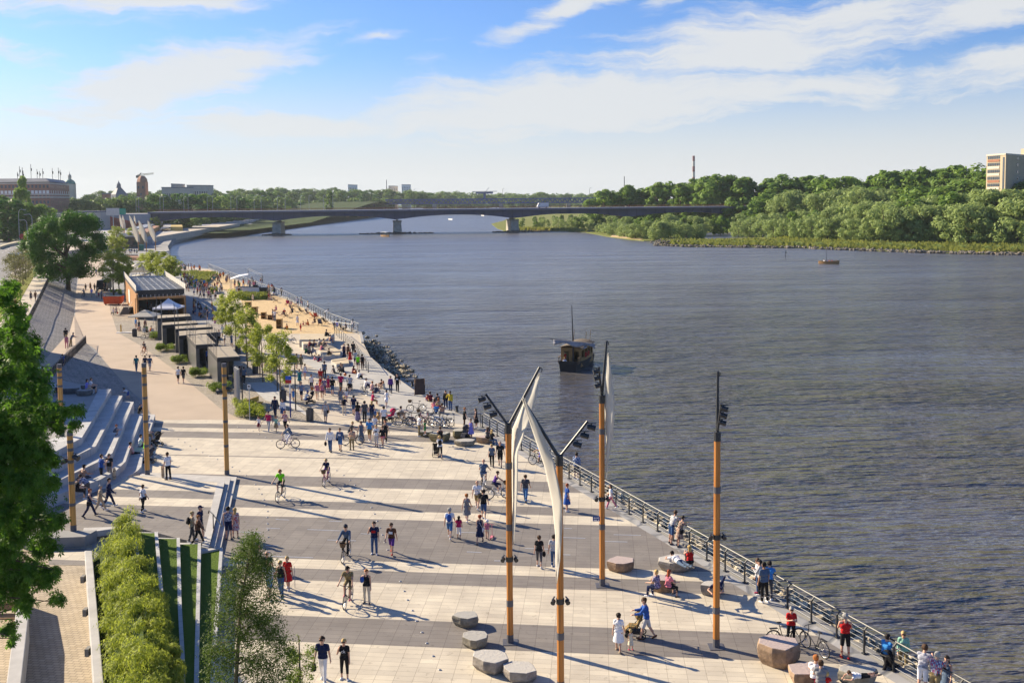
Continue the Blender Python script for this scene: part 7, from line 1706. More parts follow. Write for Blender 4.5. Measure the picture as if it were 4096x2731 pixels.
for i in range(7): t = i / 6; a,b = ZI(1835 + 25 * t,1180 + 100 * t,.2),ZI(1955 + 20 * t,1180 + 100 * t,.2); m.prism([xy(a),xy(b),xy(b + Vector((0,-4,0))),xy(a + Vector((0,-4,0)))],-.5,.15 + .15 * (6 - i))
m.build('flight',CONC,st2,world=True)
tag(MB().lathe([(1.0,0),(1.15,1.8),(1.2,1.85),(1.2,2.0),(.3,2.2)],12,ZI(1618,1150)).build('container',mat('green_plastic',(.03,.17,.12),.5)),'round green recycling container near the distant masts','container')
# distant sail masts
for i,(xt,yt,xb,yb,bw) in enumerate(((1372,745,1418,925,1),(1406,745,1432,920,.8),(1482,745,1555,960,1),(1536,745,1560,860,.6),(1515,805,1590,1160,1.25),(1592,805,1680,1165,1.3),(1695,808,1785,1150,1.3))):
 b = ZI(xb,yb if i in (4,5,6) else yb + 120,0); f_ = lambda x,y: D(x * .3488,600 + y * .3488,b.y); e = thing('sail_mast',['white sail of the farthest pair of distant masts','slim white sail right behind the farthest distant sail','tall white sail leading the middle distant pair','short white sail behind the middle distant one','nearest distant mast with a long curved sail','distant mast in the middle of the front three','rightmost of the distant masts nearest the river'][i],'mast',b,0,'distant sail masts'); zt_ = f_(xb,yt + (yb - yt) * .35).z
 m = MB(); m.tube([b,(b.x,b.y,zt_)],.16,6); m.build('pole',MASTW,e,world=True)
 h = yb - yt; hh = h * (.72 if i > 3 else .9); rows = [[f_(xt + (xb - xt) * t ** .9 - 0 * s,yt + hh * t) + Vector((.9 * bw * s * (1.4 * math.sin(math.pi * min(1,t * .8 + .04))),-.3 * math.sin(3 * t) * (1 - s),0)) for s in (-.6,0,.6)] for t in [k / 10 for k in range(11)]]
 m = MB(); m.grid(rows); o = m.build('sail',SAIL,e,smooth=True,world=True); o.modifiers.new('t','SOLIDIFY').thickness = .03
 m = MB(); m.tube([(b.x,b.y,zt_ - .2),f_(xt,yt)],.06,5); m.build('boom',DARKM,e,world=True)
# stage on the sand
sg = thing('stage_canopy','white curved stage canopy with a truss frame beside the river railing','stage',xy(ZE(1100,330)) + (0,));
a,b,c,d = ZE(922,195,3.4),ZE(1128,135,4.4),ZE(1130,160,3.2),ZE(925,205,2.6); m = MB()
m.grid([[ZE(918,190,3.0) + Vector((0,0,.0)),ZE(1020,160,3.6),ZE(1128,138,3.8)],[ZE(925,178,3.0),ZE(1025,140,3.7),ZE(1125,126,3.9)]]); o = m.build('canopy',MATS['white_canvas'],sg,world=True); o.modifiers.new('t','SOLIDIFY').thickness = .08
m = MB(); base = [ZE(925,330),ZE(1290,300),ZE(1120,300)]
for p,h in ((ZE(930,335),3.3),(ZE(1290,300),3.0),(ZE(1170,330),3.0),(ZE(1125,280),4.0)):
 for o_ in (-.15,.15): m.tube([p + Vector((o_,0,0)),p + Vector((o_,0,h))],.035,5)
 for i in range(8): m.beam(p + Vector((-.15,0,h * i / 8)),p + Vector((.15,0,h * (i + 1) / 8)),.02,.02)
q = [ZE(1170,330) + z * 3,ZE(1290,300) + z * 3,ZE(1125,280) + z * 4]
for o_ in (0,.3): m.tube([q[0] - z * o_,q[1] - z * o_,q[2] - z * o_],.035,5)
m.build('truss',GALV,sg,world=True)
cb = thing('counter','white sided bar counter in front of the stage','counter',xy(ZE(1110,375)) + (0,)); m = MB(); p = ZE(1115,372); m.box((p.x,p.y + .8,.75),(4.6,1.4,1.5)); m.build('body',WHITE,cb,world=True); m = MB(); m.box((p.x,p.y + .8,1.53),(4.8,1.6,.08)); m.build('top',DARKM,cb,world=True)
cb = thing('speaker_stack','black loudspeaker boxes at the right of the bar counter','speakers',xy(ZE(1255,372)) + (0,)); m = MB(); p = ZE(1250,370); m.box((p.x,p.y + .5,.7),(3.0,1.0,1.4)); m.build('cabinet',BLK,cb,world=True); m = MB(); m.box((p.x - .7,p.y + .5,1.65),(.8,.7,.5)); m.build('top_cabinet',BLK,cb,world=True)
# lawns on the beach
rng = np.random.default_rng(3)
for k,(P_,lab) in enumerate((([(355,130),(480,115),(780,128),(775,160),(560,165),(370,155)],'x'),([(420,180),(600,165),(705,180),(640,240),(600,275),(470,250)],'x'),([(1030,385),(1100,372),(1345,378),(1340,408),(1050,415)],'x'),([(700,320),(765,315),(770,345),(705,345)],'x'))):
 q = [xy(ZE(a,b,.3)) for a,b in P_]; m = MB(); m.prism(q,0,.3); m.add([(*p,.3) for p in q] + [(*p,.75) for p in grow(q,.8)],[(i,(i + 1) % len(q),len(q) + (i + 1) % len(q),len(q) + i) for i in range(len(q))] + [tuple(range(len(q),2 * len(q)))]); struct('lawn',m,grass_mat('beach_lawn',(.07,.13,.015),(.20,.24,.04),1.2))
 c = np.array([sum(p[0] for p in q) / len(q),sum(p[1] for p in q) / len(q)]); C = []
 for i in range(900): a = q[rnd.randrange(len(q))]; b = q[rnd.randrange(len(q))]; t,s = rnd.random(),rnd.random() ** .5; C.append((c[0] + ((a[0] * t + b[0] * (1 - t)) - c[0]) * s,c[1] + ((a[1] * t + b[1] * (1 - t)) - c[1]) * s,.75))
 C = np.array(C); n = len(C); U = np.stack([rng.normal(size=n) * .1,rng.normal(size=n) * .1,.2 + .25 * rng.random(n)],1); V = np.stack([.12 + .1 * rng.random(n),rng.normal(size=n) * .1,0 * C[:,0]],1)
 o = bpy.data.objects.new('tall_grass',quads_mesh('tall_grass',C,U,V,LF['meadow'])); col.objects.link(o); tag(o,kind='stuff')
# seating blocks of the wide steps between beach and plaza
sb = thing('seating_blocks','broad stone sitting steps with timber tops below the sand beach','sitting steps',xy(ZF(1600,250)) + (0,)); TT = mat('pale_timber',(.52,.43,.29),.8,.12,1.5)
for a,b,c,d,h in (((1425,100),(1830,100),(1735,170),(1425,170),.9),((1450,185),(1800,172),(1790,205),(1470,222),.7),((1560,250),(1740,225),(1840,255),(1640,275),.55),((1640,285),(1840,262),(1910,300),(1700,322),.5),((1680,335),(1900,312),(1895,345),(1700,362),.4),((1790,400),(1960,375),(1985,390),(1800,415),.35),((1790,415),(1985,390),(2000,440),(1850,450),.3)):
 P_ = [ZF(*q,h) for q in (a,b,c,d)]; m = MB(); m.prism([xy(p) for p in P_],0,h); m.build('block',CONC,sb,world=True); m = MB(); m.prism(grow([xy(p) for p in P_],.96),h,h + .04); m.build('timber_top',TT,sb,world=True)
m = MB()
for zx,zy in ((2020,470),(2100,500),(1960,490),(2200,620),(2290,700)): pass
# wicker beach chairs, deck chairs, boards
WK = mat('wicker',(.46,.30,.12),.9,.25,6)
for i,(x,y,w,h,lab) in enumerate(((1122,512,62,58,'straw coloured beach box farthest left on the sand'),(1193,595,66,85,'straw coloured beach box behind the middle young trees'),(1298,645,52,72,'straw coloured beach box right of the young trees'),(1378,655,62,52,'low straw beach box in the middle of the sand'),(1478,755,62,105,'tall brown wooden board box at the near edge of the sand'))):
 p = ZE(x,y,.02); k = 1 / ((1050 + y * .3488 - 805) / CH) * .3488; W_,H_ = w * k,h * k; e = thing('beach_box',lab,'beach box',p,0,'beach boxes on the sand')
 m = MB(); m.box((-W_ * .45,.4,H_ * .5),(.06,.9,H_)); m.box((W_ * .45,.4,H_ * .5),(.06,.9,H_)); m.box((0,.85,H_ * .5),(W_ * .9,.06,H_)); m.box((0,.4,H_),(W_,.95,.07)); m.build('shell',WK,e); m = MB(); m.box((0,.4,.45),(W_ * .85,.8,.1)); m.build('seat',LARCH,e)
def deckchair(p,rz,mt,label):
 e = thing('deck_chair',label,'deck chair',p,rz,'deck chairs on the sand')
 for s in (-.28,.28): m = MB(); m.beam((s,-.45,.05),(s,.55,.95),.04,.05); m.beam((s,.5,.02),(s,-.4,.5),.04,.05); m.build('frame',WOOD,e)
 m = MB(); m.grid([[(-.27,-.4,.38),(.27,-.4,.38)],[(-.27,-.05,.25),(.27,-.05,.25)],[(-.27,.25,.5),(.27,.25,.5)],[(-.27,.52,.95),(.27,.52,.95)]]); o = m.build('canvas',mt,e,smooth=True); o.modifiers.new('t','SOLIDIFY').thickness = .012; return e
DC = [mat('deck_canvas_blue',(.05,.07,.14),.8),mat('deck_canvas_red',(.40,.05,.04),.8),mat('deck_canvas_dark',(.04,.04,.04),.8),mat('deck_canvas_orange',(.5,.16,.06),.8)]
dn = ['dark blue','red','black','orange']
for i,(x,y,k,wh) in enumerate(((1440,600,0,'beside the straw box on the sand'),(1560,630,2,'near the middle of the sand'),(1635,560,2,'by the man in white on the sand'),(1655,500,1,'near the railing at mid beach'),(1735,580,2,'close to the railing behind the lounging group'),(1815,600,0,'close to the railing'),(1870,640,3,'along the railing at the near part of the beach'),(1905,640,1,'by the bent over man at the railing'),(1950,720,0,'in the right corner of the sand'),(2010,700,2,'at the table in the right corner of the sand'),(2130,760,0,'at the terrace corner behind the tape'),(2210,780,2,'at the end of the terrace'),(1440,455,2,'at the back of the sand by the lawn'),(1585,490,1,'at the back of the sand near the railing'))):
 deckchair(ZE(x,y,.02),rnd.uniform(-1,1) + 2.2,DC[k],dn[k] + ' canvas deck chair ' + wh)
# young trees and lamp posts on the cobbles
PYT = [tree_proto(200 + i,10,4.4,.30,OPEN,46,130,.15,.17,'young',BARKG,.011,limbs=9,name='young_tree',aspect=.5,shell=.3) for i in range(3)]
PG = [tree_proto(210 + i,10,5.5,.25,OPEN,40,60,.16,.15,'grey',BARKG,.012,limbs=9,name='young_tree',aspect=.4,shell=.3) for i in range(2)]
for p in PYT + PG: p['category'] = 'tree'
def young(P,base,yt,label,sq=1.,group='young trees on the promenade'):
 H = ztop(base,yt) - base.z; k = H / 10; o = copy_tree(P,loc=base,rz=rnd.uniform(0,6),label=label,group=group,scale=(k * sq,k * sq,k)); o['category'] = 'tree'; return o
young(PYT[0],G(1122,1600),1325,'nearest young tree with sparse leaves on the cobble strip',1.); young(PYT[1],G(1052,1528),1290,'second young tree in the row on the cobble strip',.95); young(PYT[2],G(990,1471),1230,'yellow-green young tree third in the row on the cobbles',.95); young(PYT[0],G(943,1400),1160,'tallest yellow-green young tree fourth in the row on the cobbles',.95); young(PYT[1],G(905,1340),1175,'young tree fifth in the row partly behind the fourth',1.2)
young(PYT[2],G(455,1180),995,'bushy yellow-green young tree by the dark van',1.5); young(PYT[0],G(478,1172),1010,'young tree close behind the one by the dark van',1.4)
for x,y,t in ((600,1120,1010),(630,1130,1000),(660,1140,1020),(690,1145,1025),(580,1105,1015),(700,1120,1050)): young(rnd.choice(PYT),G(x,y),t,'yellow-green young tree in the clump beyond the cafe roof',1.5,'clump of young trees beyond the cafe')
for x,y,t in ((455,1030,945),(490,1028,950),(470,1000,905),(530,985,912),(620,930,868),(640,925,872)): young(rnd.choice(PYT),G(x,y),t,'distant yellow-green young tree near the far pavilion',1.5,'distant young trees near the far pavilion')
for zx,zy,t in ((190,360,1010),(232,300,1000),(265,250,990),(297,200,985),(327,160,978),(355,120,975)): young(rnd.choice(PG),ZC(zx,zy,UPZ),t,'thin olive-green young tree in the row on the roadside verge',1.25,'row of young trees on the verge')
LMP = [(1183,1640,1453,'dark lamp post nearest the plaza beside the litter bin'),(1110,1562,1370,'dark lamp post by the nearest young tree'),(1040,1499,1330,'dark lamp post between the young trees'),(986,1443,1280,'dark lamp post in the middle of the tree row'),(970,1612,1463,'dark lamp post behind the concrete fins'),(625,1320,1228,'dark lamp post beside the beige parasol')]
for x,y,t,lab in LMP:
 b = G(x,y); H = ztop(b,t); e = thing('lamp_post',lab,'lamp post',b,0,'dark lamp posts'); m = MB(); m.tube([(0,0,0),(0,0,H)],[.06,.045],8); m.build('post',DARKM,e); m = MB(); m.box((-.35,0,H),(.9,.16,.06)); m.build('lamp_head',DARKM,e)
# big dark tree on the slope
BT = tree_proto(300,10,10.3,.22,lambda h: .25 + .75 * math.sin(math.pi * (.1 + .82 * h)) ** .8,120,400,.125,.095,'dark',BARK,.030,limbs=14,shell=.30)
b = ZC(785,345,.1); H = ztop(b,850); k = H / 10; o = copy_tree(BT,loc=b,rz=.6,label='large dark green tree standing alone on the cobbled slope',scale=(k * .92,k * .92,k)); o['category'] = 'tree'
# low shrub beds by the pavilions
def shrubbed(pts,f,h,lab,n=26,per=150,mt='shrub'):
 q = [f(a,b,0) for a,b in pts]; c = sum(q,Vector()) / len(q); r_ = random.Random(len(lab)); cl = []
 for i in range(n): a,b = q[r_.randrange(len(q))],q[r_.randrange(len(q))]; t = r_.random(); p = c.lerp(a.lerp(b,t),r_.random() ** .5 * .9); cl.append((p.x - c.x,p.y - c.y,h * r_.uniform(.3,.75),h * r_.uniform(.3,.5)))
 C,U,V = leaves_in(np.random.default_rng(len(lab)),cl,per,.085,.3,-1.8,.3,.2); C[:,2] = np.maximum(C[:,2],.05)
 e = thing('shrub',lab,'shrub',c,0,'low shrubs by the pavilions'); o = bpy.data.objects.new('foliage',quads_mesh('foliage',C,U,V,LF[mt])); col.objects.link(o); o.parent = e
HB = leafmat('hedge_leaves',(.055,.115,.012),(.20,.27,.03),.4); LF['hedge'] = HB
shrubbed([(60,1000),(60,1030),(280,1032),(285,990)],ZE,.9,'low green shrub beside the second portal frame',mt='hedge'); shrubbed([(245,1145),(250,1168),(430,1165),(430,1130)],ZE,.9,'low green shrub beside the third portal frame',mt='hedge'); shrubbed([(450,1300),(455,1322),(655,1322),(655,1290)],ZE,.95,'low green shrub between the two boxy pavilions',mt='hedge'); shrubbed([(665,1470),(680,1505),(950,1490),(940,1440)],ZE,.95,'low green shrub in front of the nearest pavilion',mt='hedge')
shrubbed([(655,940),(720,1050),(800,1090),(1020,1085),(1030,1030),(880,940)],ZF,1.0,'large yellow-green shrub bed at the corner of the plaza',50,170,'shrub'); shrubbed([(0,860),(10,890),(95,880),(90,840)],ZE,.9,'small green shrub by the cafe tables and bicycles',mt='hedge'); shrubbed([(1260,330),(1270,360),(1400,370),(1390,320)],ZC,.6,'patch of green shrubs under the young trees by the van',mt='hedge')
# bins, fins, signs, bench, container, van
def binn(p,lab,h=1.1,r=.3):
 e = thing('litter_bin',lab,'litter bin',p,0,'round litter bins'); m = MB(); m.lathe([(r * .92,0),(r,h * .9),(r,h * .92)],14); m.build('body',mat('bin_grey',(.10,.10,.105),.55,.15),e)
 m = MB(); m.torus((0,0,h * .95),r * .9,.035,(0,0,1),16,6); m.build('rim',DARKM,e); m = MB()
 for j in range(14): a = 6.283 * j / 14; m.beam((r * math.cos(a),r * math.sin(a),.05),(r * 1.03 * math.cos(a),r * 1.03 * math.sin(a),h * .88),.03,.02)
 m.build('slats',DARKM,e)
binn(ZF(1548,1098),'grey round litter bin alone at the edge of the cobbles'); binn(ZF(1240,876),'dark litter bin at the foot of the nearest young tree'); binn(ZF(922,556),'dark litter bin right of the nearest pavilion'); binn(ZF(724,325),'dark litter bin between the pavilions and the tree row'); binn(ZC(1545,850),'dark litter bin beside the cafe tables')
for i,(zx,zy) in enumerate(((690,868),(703,884),(716,900))):
 p = ZF(zx,zy); m = MB(); m.box((0,.35,1.55),(.14,.7,3.1)); o = m.build('concrete_fin',CONC,bevel=.015); o.location = p; tag(o,['upright concrete slab at the back of the three','middle upright concrete slab of the three','nearest upright concrete slab of the three'][i],'slab','three concrete slabs by the pavilion')
p = ZF(858,1090); e = thing('sign_post','small white sign on a thin grey post in the shrub bed','sign',p); m = MB(); m.tube([(0,0,0),(0,0,3.0)],.035); m.build('post',GALV,e); m = MB(); m.box((0,-.04,2.85),(.28,.03,.36)); m.build('sign_plate',WHITE,e); m = MB(); m.box((0,-.06,2.9),(.16,.012,.10)); m.box((-.05,-.06,2.79),(.05,.012,.06)); m.box((.05,-.06,2.79),(.05,.012,.06)); m.build('pictogram',DARKM,e)
p = ZF(1325,1060); e = thing('bus_stop_pole','blue and white pole with a red and blue flag sign','sign pole',p); m = MB(); m.tube([(0,0,0),(0,0,2.1)],.06); m.build('lower_pole',mat('deep_blue',(.02,.04,.22),.5),e); m = MB(); m.tube([(0,0,2.1),(0,0,3.6)],.06); m.build('upper_pole',WHITE,e); m = MB(); m.box((-.1,-.05,3.4),(.5,.04,.32)); m.build('blue_sign',mat('sign_blue',(.03,.10,.45),.5),e); m = MB(); m.box((-.1,-.05,3.08),(.5,.04,.28)); m.build('red_sign',mat('sign_red',(.45,.03,.03),.5),e)
p = ZF(925,960); e = thing('park_bench','yellow wooden bench half hidden by the large shrub bed','bench',p,R(70)); m = MB(); m.box((0,0,.46),(1.7,.45,.07)); m.build('seat',mat('yellow_wood',(.55,.33,.06),.7),e); m = MB(); m.box((0,.26,.75),(1.7,.07,.45)); m.build('backrest',MATS['yellow_wood'],e)
for s in (-.7,.7): m = MB(); m.box((s,0,.22),(.07,.4,.42)); m.build('leg',DARKM,e)
e = thing('skip_container','orange-red rubbish container beside the promenade','container',ZC(1290,488)); m = MB(); m.prism([(-1.6,0),(1.4,0),(1.4,1.7),(-1.6,1.7)],.2,1.5); m.v = [(v[0] * (1.08 if v[2] > 1 else .92),v[1],v[2]) for v in m.v]; m.build('body',mat('skip_orange',(.55,.085,.02),.6,.15),e); m = MB()
for s in (-1.45,-.5,.4,1.3): m.box((s,-.05,.85),(.09,.1,1.25))
m.build('ribs',MATS['skip_orange'],e); m = MB(); m.box((-.1,.85,1.5),(2.9,1.5,.12)); m.build('load',BLK,e)
for s in (-1.2,1.1): m = MB(); m.tube([(s,-.02,.12),(s,.12,.12)],.13,10); m.build('wheel',DARKM,e)
def car(p,rz,paint,label,group=None,L=4.3,W=1.75,H=1.45,van=False,scale=1.):
 e = thing('van' if van else 'car',label,'van' if van else 'car',p,rz,group); h = L / 2; b = MB()
 if van: prof = [(-h,.35),(-h,1.0),(-h + .25,H * .62),(-h + .75,H),(h - .1,H),(h,.4)]
 else: prof = [(-h,.3),(-h,.72),(-h * .5,.86),(-h * .22,H),(h * .45,H),(h * .8,.92),(h,.85),(h,.35)]
 n = len(prof); vs = [(-W / 2 * (.86 if y > 1.05 and not van else 1),x,y) for x,y in prof] + [(W / 2 * (.86 if y > 1.05 and not van else 1),x,y) for x,y in prof]
 vs = [(v[0],-v[1],v[2]) for v in vs]
 b.add(vs,[tuple(range(n)),tuple(reversed(range(n,2 * n)))] + [(i,n + i,n + (i + 1) % n,(i + 1) % n) for i in range(n)]); b.build('body',paint,e,bevel=.05)
 g = MB()
 if van: g.box((0,h - .52,H * .79),(W * .86,.06,H * .3),M=Matrix.Rotation(R(35),3,'X')); g.box((-W / 2 - .005,h - 1.1,H * .76),(.02,.8,.5)); g.box((W / 2 + .005,h - 1.1,H * .76),(.02,.8,.5)); g.box((0,-h - .01,H * .74),(W * .8,.03,.5))
 else:
  for s in (-1,1): g.add([(s * W * .476,.42 * h,.92),(s * W * .476,-.72 * h,.95),(s * W * .442,-.42 * h,H - .08),(s * W * .442,.2 * h,H - .08)],[(0,1,2,3)])
  g.add([(-W * .42,h * .49,.9),(W * .42,h * .49,.9),(W * .38,h * .24,H - .06),(-W * .38,h * .24,H - .06)],[(0,1,2,3)]); g.add([(-W * .42,-h * .79,.97),(W * .42,-h * .79,.97),(W * .38,-h * .47,H - .05),(-W * .38,-h * .47,H - .05)],[(0,1,2,3)]); g.v = [(x * 1.01,y * 1.012,zz) for x,y,zz in g.v]
 g.build('window',GLS,e)
 for sx in (-1,1):
  for sy in (-.6,.6): w_ = MB(); w_.tube([(sx * W * .40,sy * h,.32),(sx * W * .51,sy * h,.32)],.32,12); w_.build('wheel',DARKM,e)
 for sx in (-.34,.34): w_ = MB(); w_.box((sx * W,h * 1.0,.66),(.3,.04,.14)); w_.build('headlight',WHITE,e)
 e.scale = (scale,) * 3; return e
car(ZC(1195,318),R(8) + math.pi,BLK,'black delivery van parked by the young trees on the promenade',None,4.9,1.95,2.2,True)
p = ZH(342,235); e = thing('notice_board','dark chalkboard style sign board on legs at the quay edge','board',p,R(15)); m = MB(); m.box((0,0,.85),(1.0,.05,1.5),M=Matrix.Rotation(R(-8),3,'X')); m.build('panel',mat('board_brown',(.07,.045,.035),.7),e)
for s in (-.45,.45): m = MB(); m.beam((s,.25,0),(s,-.1,1.6),.05,.05); m.build('leg',WOOD,e)
e = thing('folding_sign','pale flat board with an upright orange post lying on the promenade','sign',ZC(1440,805)); m = MB(); m.box((0,0,.05),(2.4,.7,.06),R(8)); m.build('board',WHITE,e); m = MB(); m.box((-.75,.3,.55),(.14,.14,1.1)); m.build('post',mat('yellow_wood',(.5,.3,.06)),e)
for zx,zy,lab in ((257,130,'small black bollard at the far quay edge'),(767,420,'small black bollard at the quay edge by the standing couple')): tag(MB().lathe([(.16,0),(.15,.1),(.11,.15),(.11,.4),(.18,.44),(.18,.52),(.05,.55)],10,ZH(zx,zy)).build('bollard',DARKM),lab,'bollard','mooring bollards')
m = MB(); p = ZH(222,82); m.box(p + Vector((0,0,.2)),(.9,.3,.12)); m.box(p + Vector((-.2,0,.1)),(.12,.2,.2)); m.box(p + Vector((.2,0,.1)),(.12,.2,.2)); tag(m.build('mooring_cleat',DARKM),'black double mooring cleat at the far quay edge','cleat')
p = D(1940 * 0 + (1700 + 1965 * .3488),2000 + 212 * .3488,bC.y - .25); m = MB(); m.box((0,0,0),(.34,.03,.22)); e = thing('street_sign','small dark blue sign strapped to the middle mast','sign',p); m.build('plate',mat('sign_navy',(.015,.03,.20),.5),e); m = MB()
for i,(x,y,w) in enumerate(((-.08,.05,.1),(.06,.05,.12),(-.05,-.05,.16),(.1,-.05,.06))): m.box((x,-.02,y),(w,.012,.05))
m.build('lettering',WHITE,e)
p = D(2300 + 385 * .3488,1900 + 62 * .3488,bC.y + 1.5); m = MB()
# street lamps
def lamp(x,yb,yt,arm,z0,lab,grp,dist=None,two=False):
 b = G(x,yb,z0) if dist is None else D(x,yb,dist);
 if dist is not None: b.z = z0
 H = ztop(b,yt) - b.z; e = thing('street_lamp',lab,'street lamp',b,0,grp); m = MB(); m.tube([(0,0,0),(0,0,H * .86)] + [(arm * (1 - math.cos(t)),0,H * .86 + H * .14 * math.sin(t)) for t in (.4,.8,1.2,1.57)] + [(arm * 1.9,0,H * .985)],[.12] + [.08] * 6,6); m.build('pole',GALV,e)
 m = MB(); m.box((arm * 2.1,0,H * .985),(1.0,.35,.16)); m.build('lamp_head',GALV,e)
for i,(x,yb,yt,s) in enumerate(((225,1060,680,1),(330,960,680,1),(397,930,680,1),(318,1090,800,-1),(378,1080,735,-1),(462,940,670,1),(520,925,705,-1),(545,930,700,1),(480,950,725,-1),(572,900,655,1),(770,860,685,-1),(868,830,670,-1),(970,830,645,1),(1033,820,675,1),(1168,850,655,-1),(1228,840,650,-1),(1243,840,660,-1),(1290,820,640,1),(1050,800,640,1),(1470,820,680,1))): lamp(x * .3488,600 + yb * .3488,600 + yt * .3488,1.2 * s,UPZ,'tall grey street lamp with a curved arm along the riverside road','street lamps along the riverside road')
for i in range(46):
 s = -BL * 1.2 + i * BL * .098; o_ = 2 if i % 2 else 25
 if s > BL * 2.9: break
 p = BP(s,o_,DT); h = 8.5 if s < BL * .6 else 12; ok = s < BL * .5 or i % 8 == 0
 if not ok: continue
 e = thing('bridge_lamp','thin grey lamp post on the deck of the road bridge','lamp post',p,0,'lamp posts on the road bridge'); m = MB(); m.tube([(0,0,0),(0,0,h),(.5,0,h + .5),(1.2,0,h + .5)],.10,5); m.build('pole',GALV if s < BL * .5 else DARKM,e); m = MB(); m.box((1.3,0,h + .45),(.8,.3,.15)); m.build('lamp_head',WHITE,e)
# traffic
CP = [('silver',mat('car_silver',(.42,.43,.45),.3,.05,1,.4)),('white',mat('car_white',(.70,.70,.70),.35,.05)),('dark',mat('car_dark',(.03,.03,.04),.3,.1)),('red',mat('car_red',(.35,.03,.03),.35,.1)),('blue',mat('car_blue',(.05,.08,.2),.35,.1))]
carz = [(395,885,0,100),(1130,850,1,40),(1160,872,1,30),(1262,850,0,30),(1290,842,4,30),(1320,830,2,30),(1350,822,0,30),(1090,832,3,40),(720,890,0,70),(640,905,4,70),(1390,815,1,20),(1240,830,2,30),(1420,808,0,20),(310,905,2,100)]
for i,(zx,zy,c,a) in enumerate(carz): car(ZI(zx,zy,UPZ),R(a),CP[c][1],'%s car in the distant traffic, %s' % (CP[c][0],['nearest the brick block','left of a dark van','just below another white car','right of the dark van','behind the silver one near the sails','close to the distant sails','beside the distant sails','at the head of the left queue','just left of the large tree','half hidden by the large tree','farthest white one near the viaduct','behind the dark van','farthest of all under the viaduct','parked beside the nearest silver one'][i]),'cars on the riverside road')
car(ZI(1205,885,UPZ),R(15),BLK,'dark van in the distant traffic queue',None,5,1.95,2.3,True); car(ZI(200,1262,UPZ),R(-28),CP[1][1],'white van driving on the near road behind the verge trees',None,4.8,1.9,2.1,True)
p = BP(BL * 2.25,4,DT + .05); car(p,math.atan2(bd.y,bd.x) + math.pi / 2,CP[1][1],'white van crossing the right part of the bridge',None,6,2.2,2.6,True,1.2)
e = thing('direction_sign','green motorway sign above the street by the viaduct','sign',D(475,900,520)); e.location.z = 2; p = D(600 * 0 + 1375 * .3488,600 + 705 * .3488,520); m = MB(); m.box(p,(6,.3,3.2)); m.build('panel',mat('sign_green',(.02,.24,.16),.6),e,world=True); m = MB(); m.beam((p.x,p.y + .3,2),(p.x,p.y + .3,p.z),.3,.3); m.build('post',GALV,e,world=True)
e = thing('direction_sign','grey blank back of a road sign left of the green one','sign',D(450,900,500)); e.location.z = 2; p = D(1293 * .3488,600 + 708 * .3488,500); m = MB(); m.box(p,(6.5,.3,3.6)); m.build('panel',GALV,e,world=True); m = MB(); m.beam((p.x,p.y + .3,2),(p.x,p.y + .3,p.z),.3,.3); m.build('post',GALV,e,world=True)
e = thing('road_sign','yellow road works board at the kerb of the near road','sign',ZI(300,1060,UPZ)); m = MB(); m.box((0,0,2.2),(2.0,.12,4.2)); m.build('panel',mat('sign_yellow',(.62,.36,.02),.6),e); m = MB(); m.tube([(-1.6,0,2.4),(-1.6,.1,2.4)],1.1,16); m.build('round_plate',MATS['sign_red'],e)
m = MB()
for a,b in (((0,1140),(90,1110)),((90,1110),(240,1075))): m.prism([xy(ZI(a[0],a[1],UPZ)),xy(ZI(b[0],b[1],UPZ)),xy(ZI(b[0],b[1] - 18,UPZ)),xy(ZI(a[0],a[1] - 18,UPZ))],UPZ,UPZ + .9)
tag(m.build('road_barrier',mat('barrier_concrete',(.42,.36,.24),.9,.15)),'yellowish concrete barrier beside the near road','barrier')
# ================================================================== boats
def local(e,o): return Vector(o)
HULLD = mat('tarred_hull',(.030,.026,.024),.6,.2,2); HULLW = mat('wooden_hull',(.30,.17,.07),.6,.2,2); CABW = mat('cabin_boards',(.34,.19,.07),.7,.2,2); BUOYR = mat('lifebuoy_red',(.50,.05,.03),.5)
def hull(e,L,W,H,mt,flat=True,name='hull',draft=.35,deckm=None):
 rows = []; n = 12
 for i in range(n + 1):
  t = i / n; y = L * t; k = (.80 + .20 * math.sin(math.pi * min(1,t * 1.1))) if flat else max(.04,math.sin(math.pi * (.04 + .92 * t)) ** .7)
  sheer = H + .35 * H * (1 - t) ** 3 * (1 if flat else 1.5) + .15 * H * t ** 3; w = W / 2 * k; zb = -draft * (min(1,t * 4) if flat else 1)
  rows.append([(-w,y,sheer),(-w * .82,y,zb),(w * .82,y,zb),(w,y,sheer),(w - .10,y,sheer),(w - .14,y,H * .45),(-w + .14,y,H * .45),(-w + .10,y,sheer),(-w,y,sheer)] if w > .2 else [(-w,y,sheer),(-w * .8,y,zb),(w * .8,y,zb),(w,y,sheer),(w * .5,y,sheer),(w * .5,y,H * .45),(-w * .5,y,H * .45),(-w * .5,y,sheer),(-w,y,sheer)])
 m = MB(); m.grid(rows); m.add([rows[0][i] for i in range(4)],[(0,1,2,3)]); m.add([rows[-1][i] for i in range(4)],[(3,2,1,0)]); return m.build(name,mt,e)
a,b = G(2271,1487,WZ),G(2338,1447,WZ); ang = math.atan2(-(b - a).x,(b - a).y); L = 8.4
bt_ = thing('river_boat','wooden sailing barge with a cabin, tall mast and furled sail motoring on the river','boat',a,ang)
hull(bt_,L,2.9,.95,HULLD)
m = MB(); y0,y1,hw,zc_ = 1.5,7.0,1.25,2.75
m.box((-hw,(y0 + y1) / 2,1.55),(.08,y1 - y0,2.3)); m.box((0,y1,1.55),(2 * hw,.08,2.3))
for x0,x1 in ((-hw,-hw + .35),(-.28,.38),(hw - .28,hw)): m.box(((x0 + x1) / 2,y0,1.55),(x1 - x0,.08,2.3))
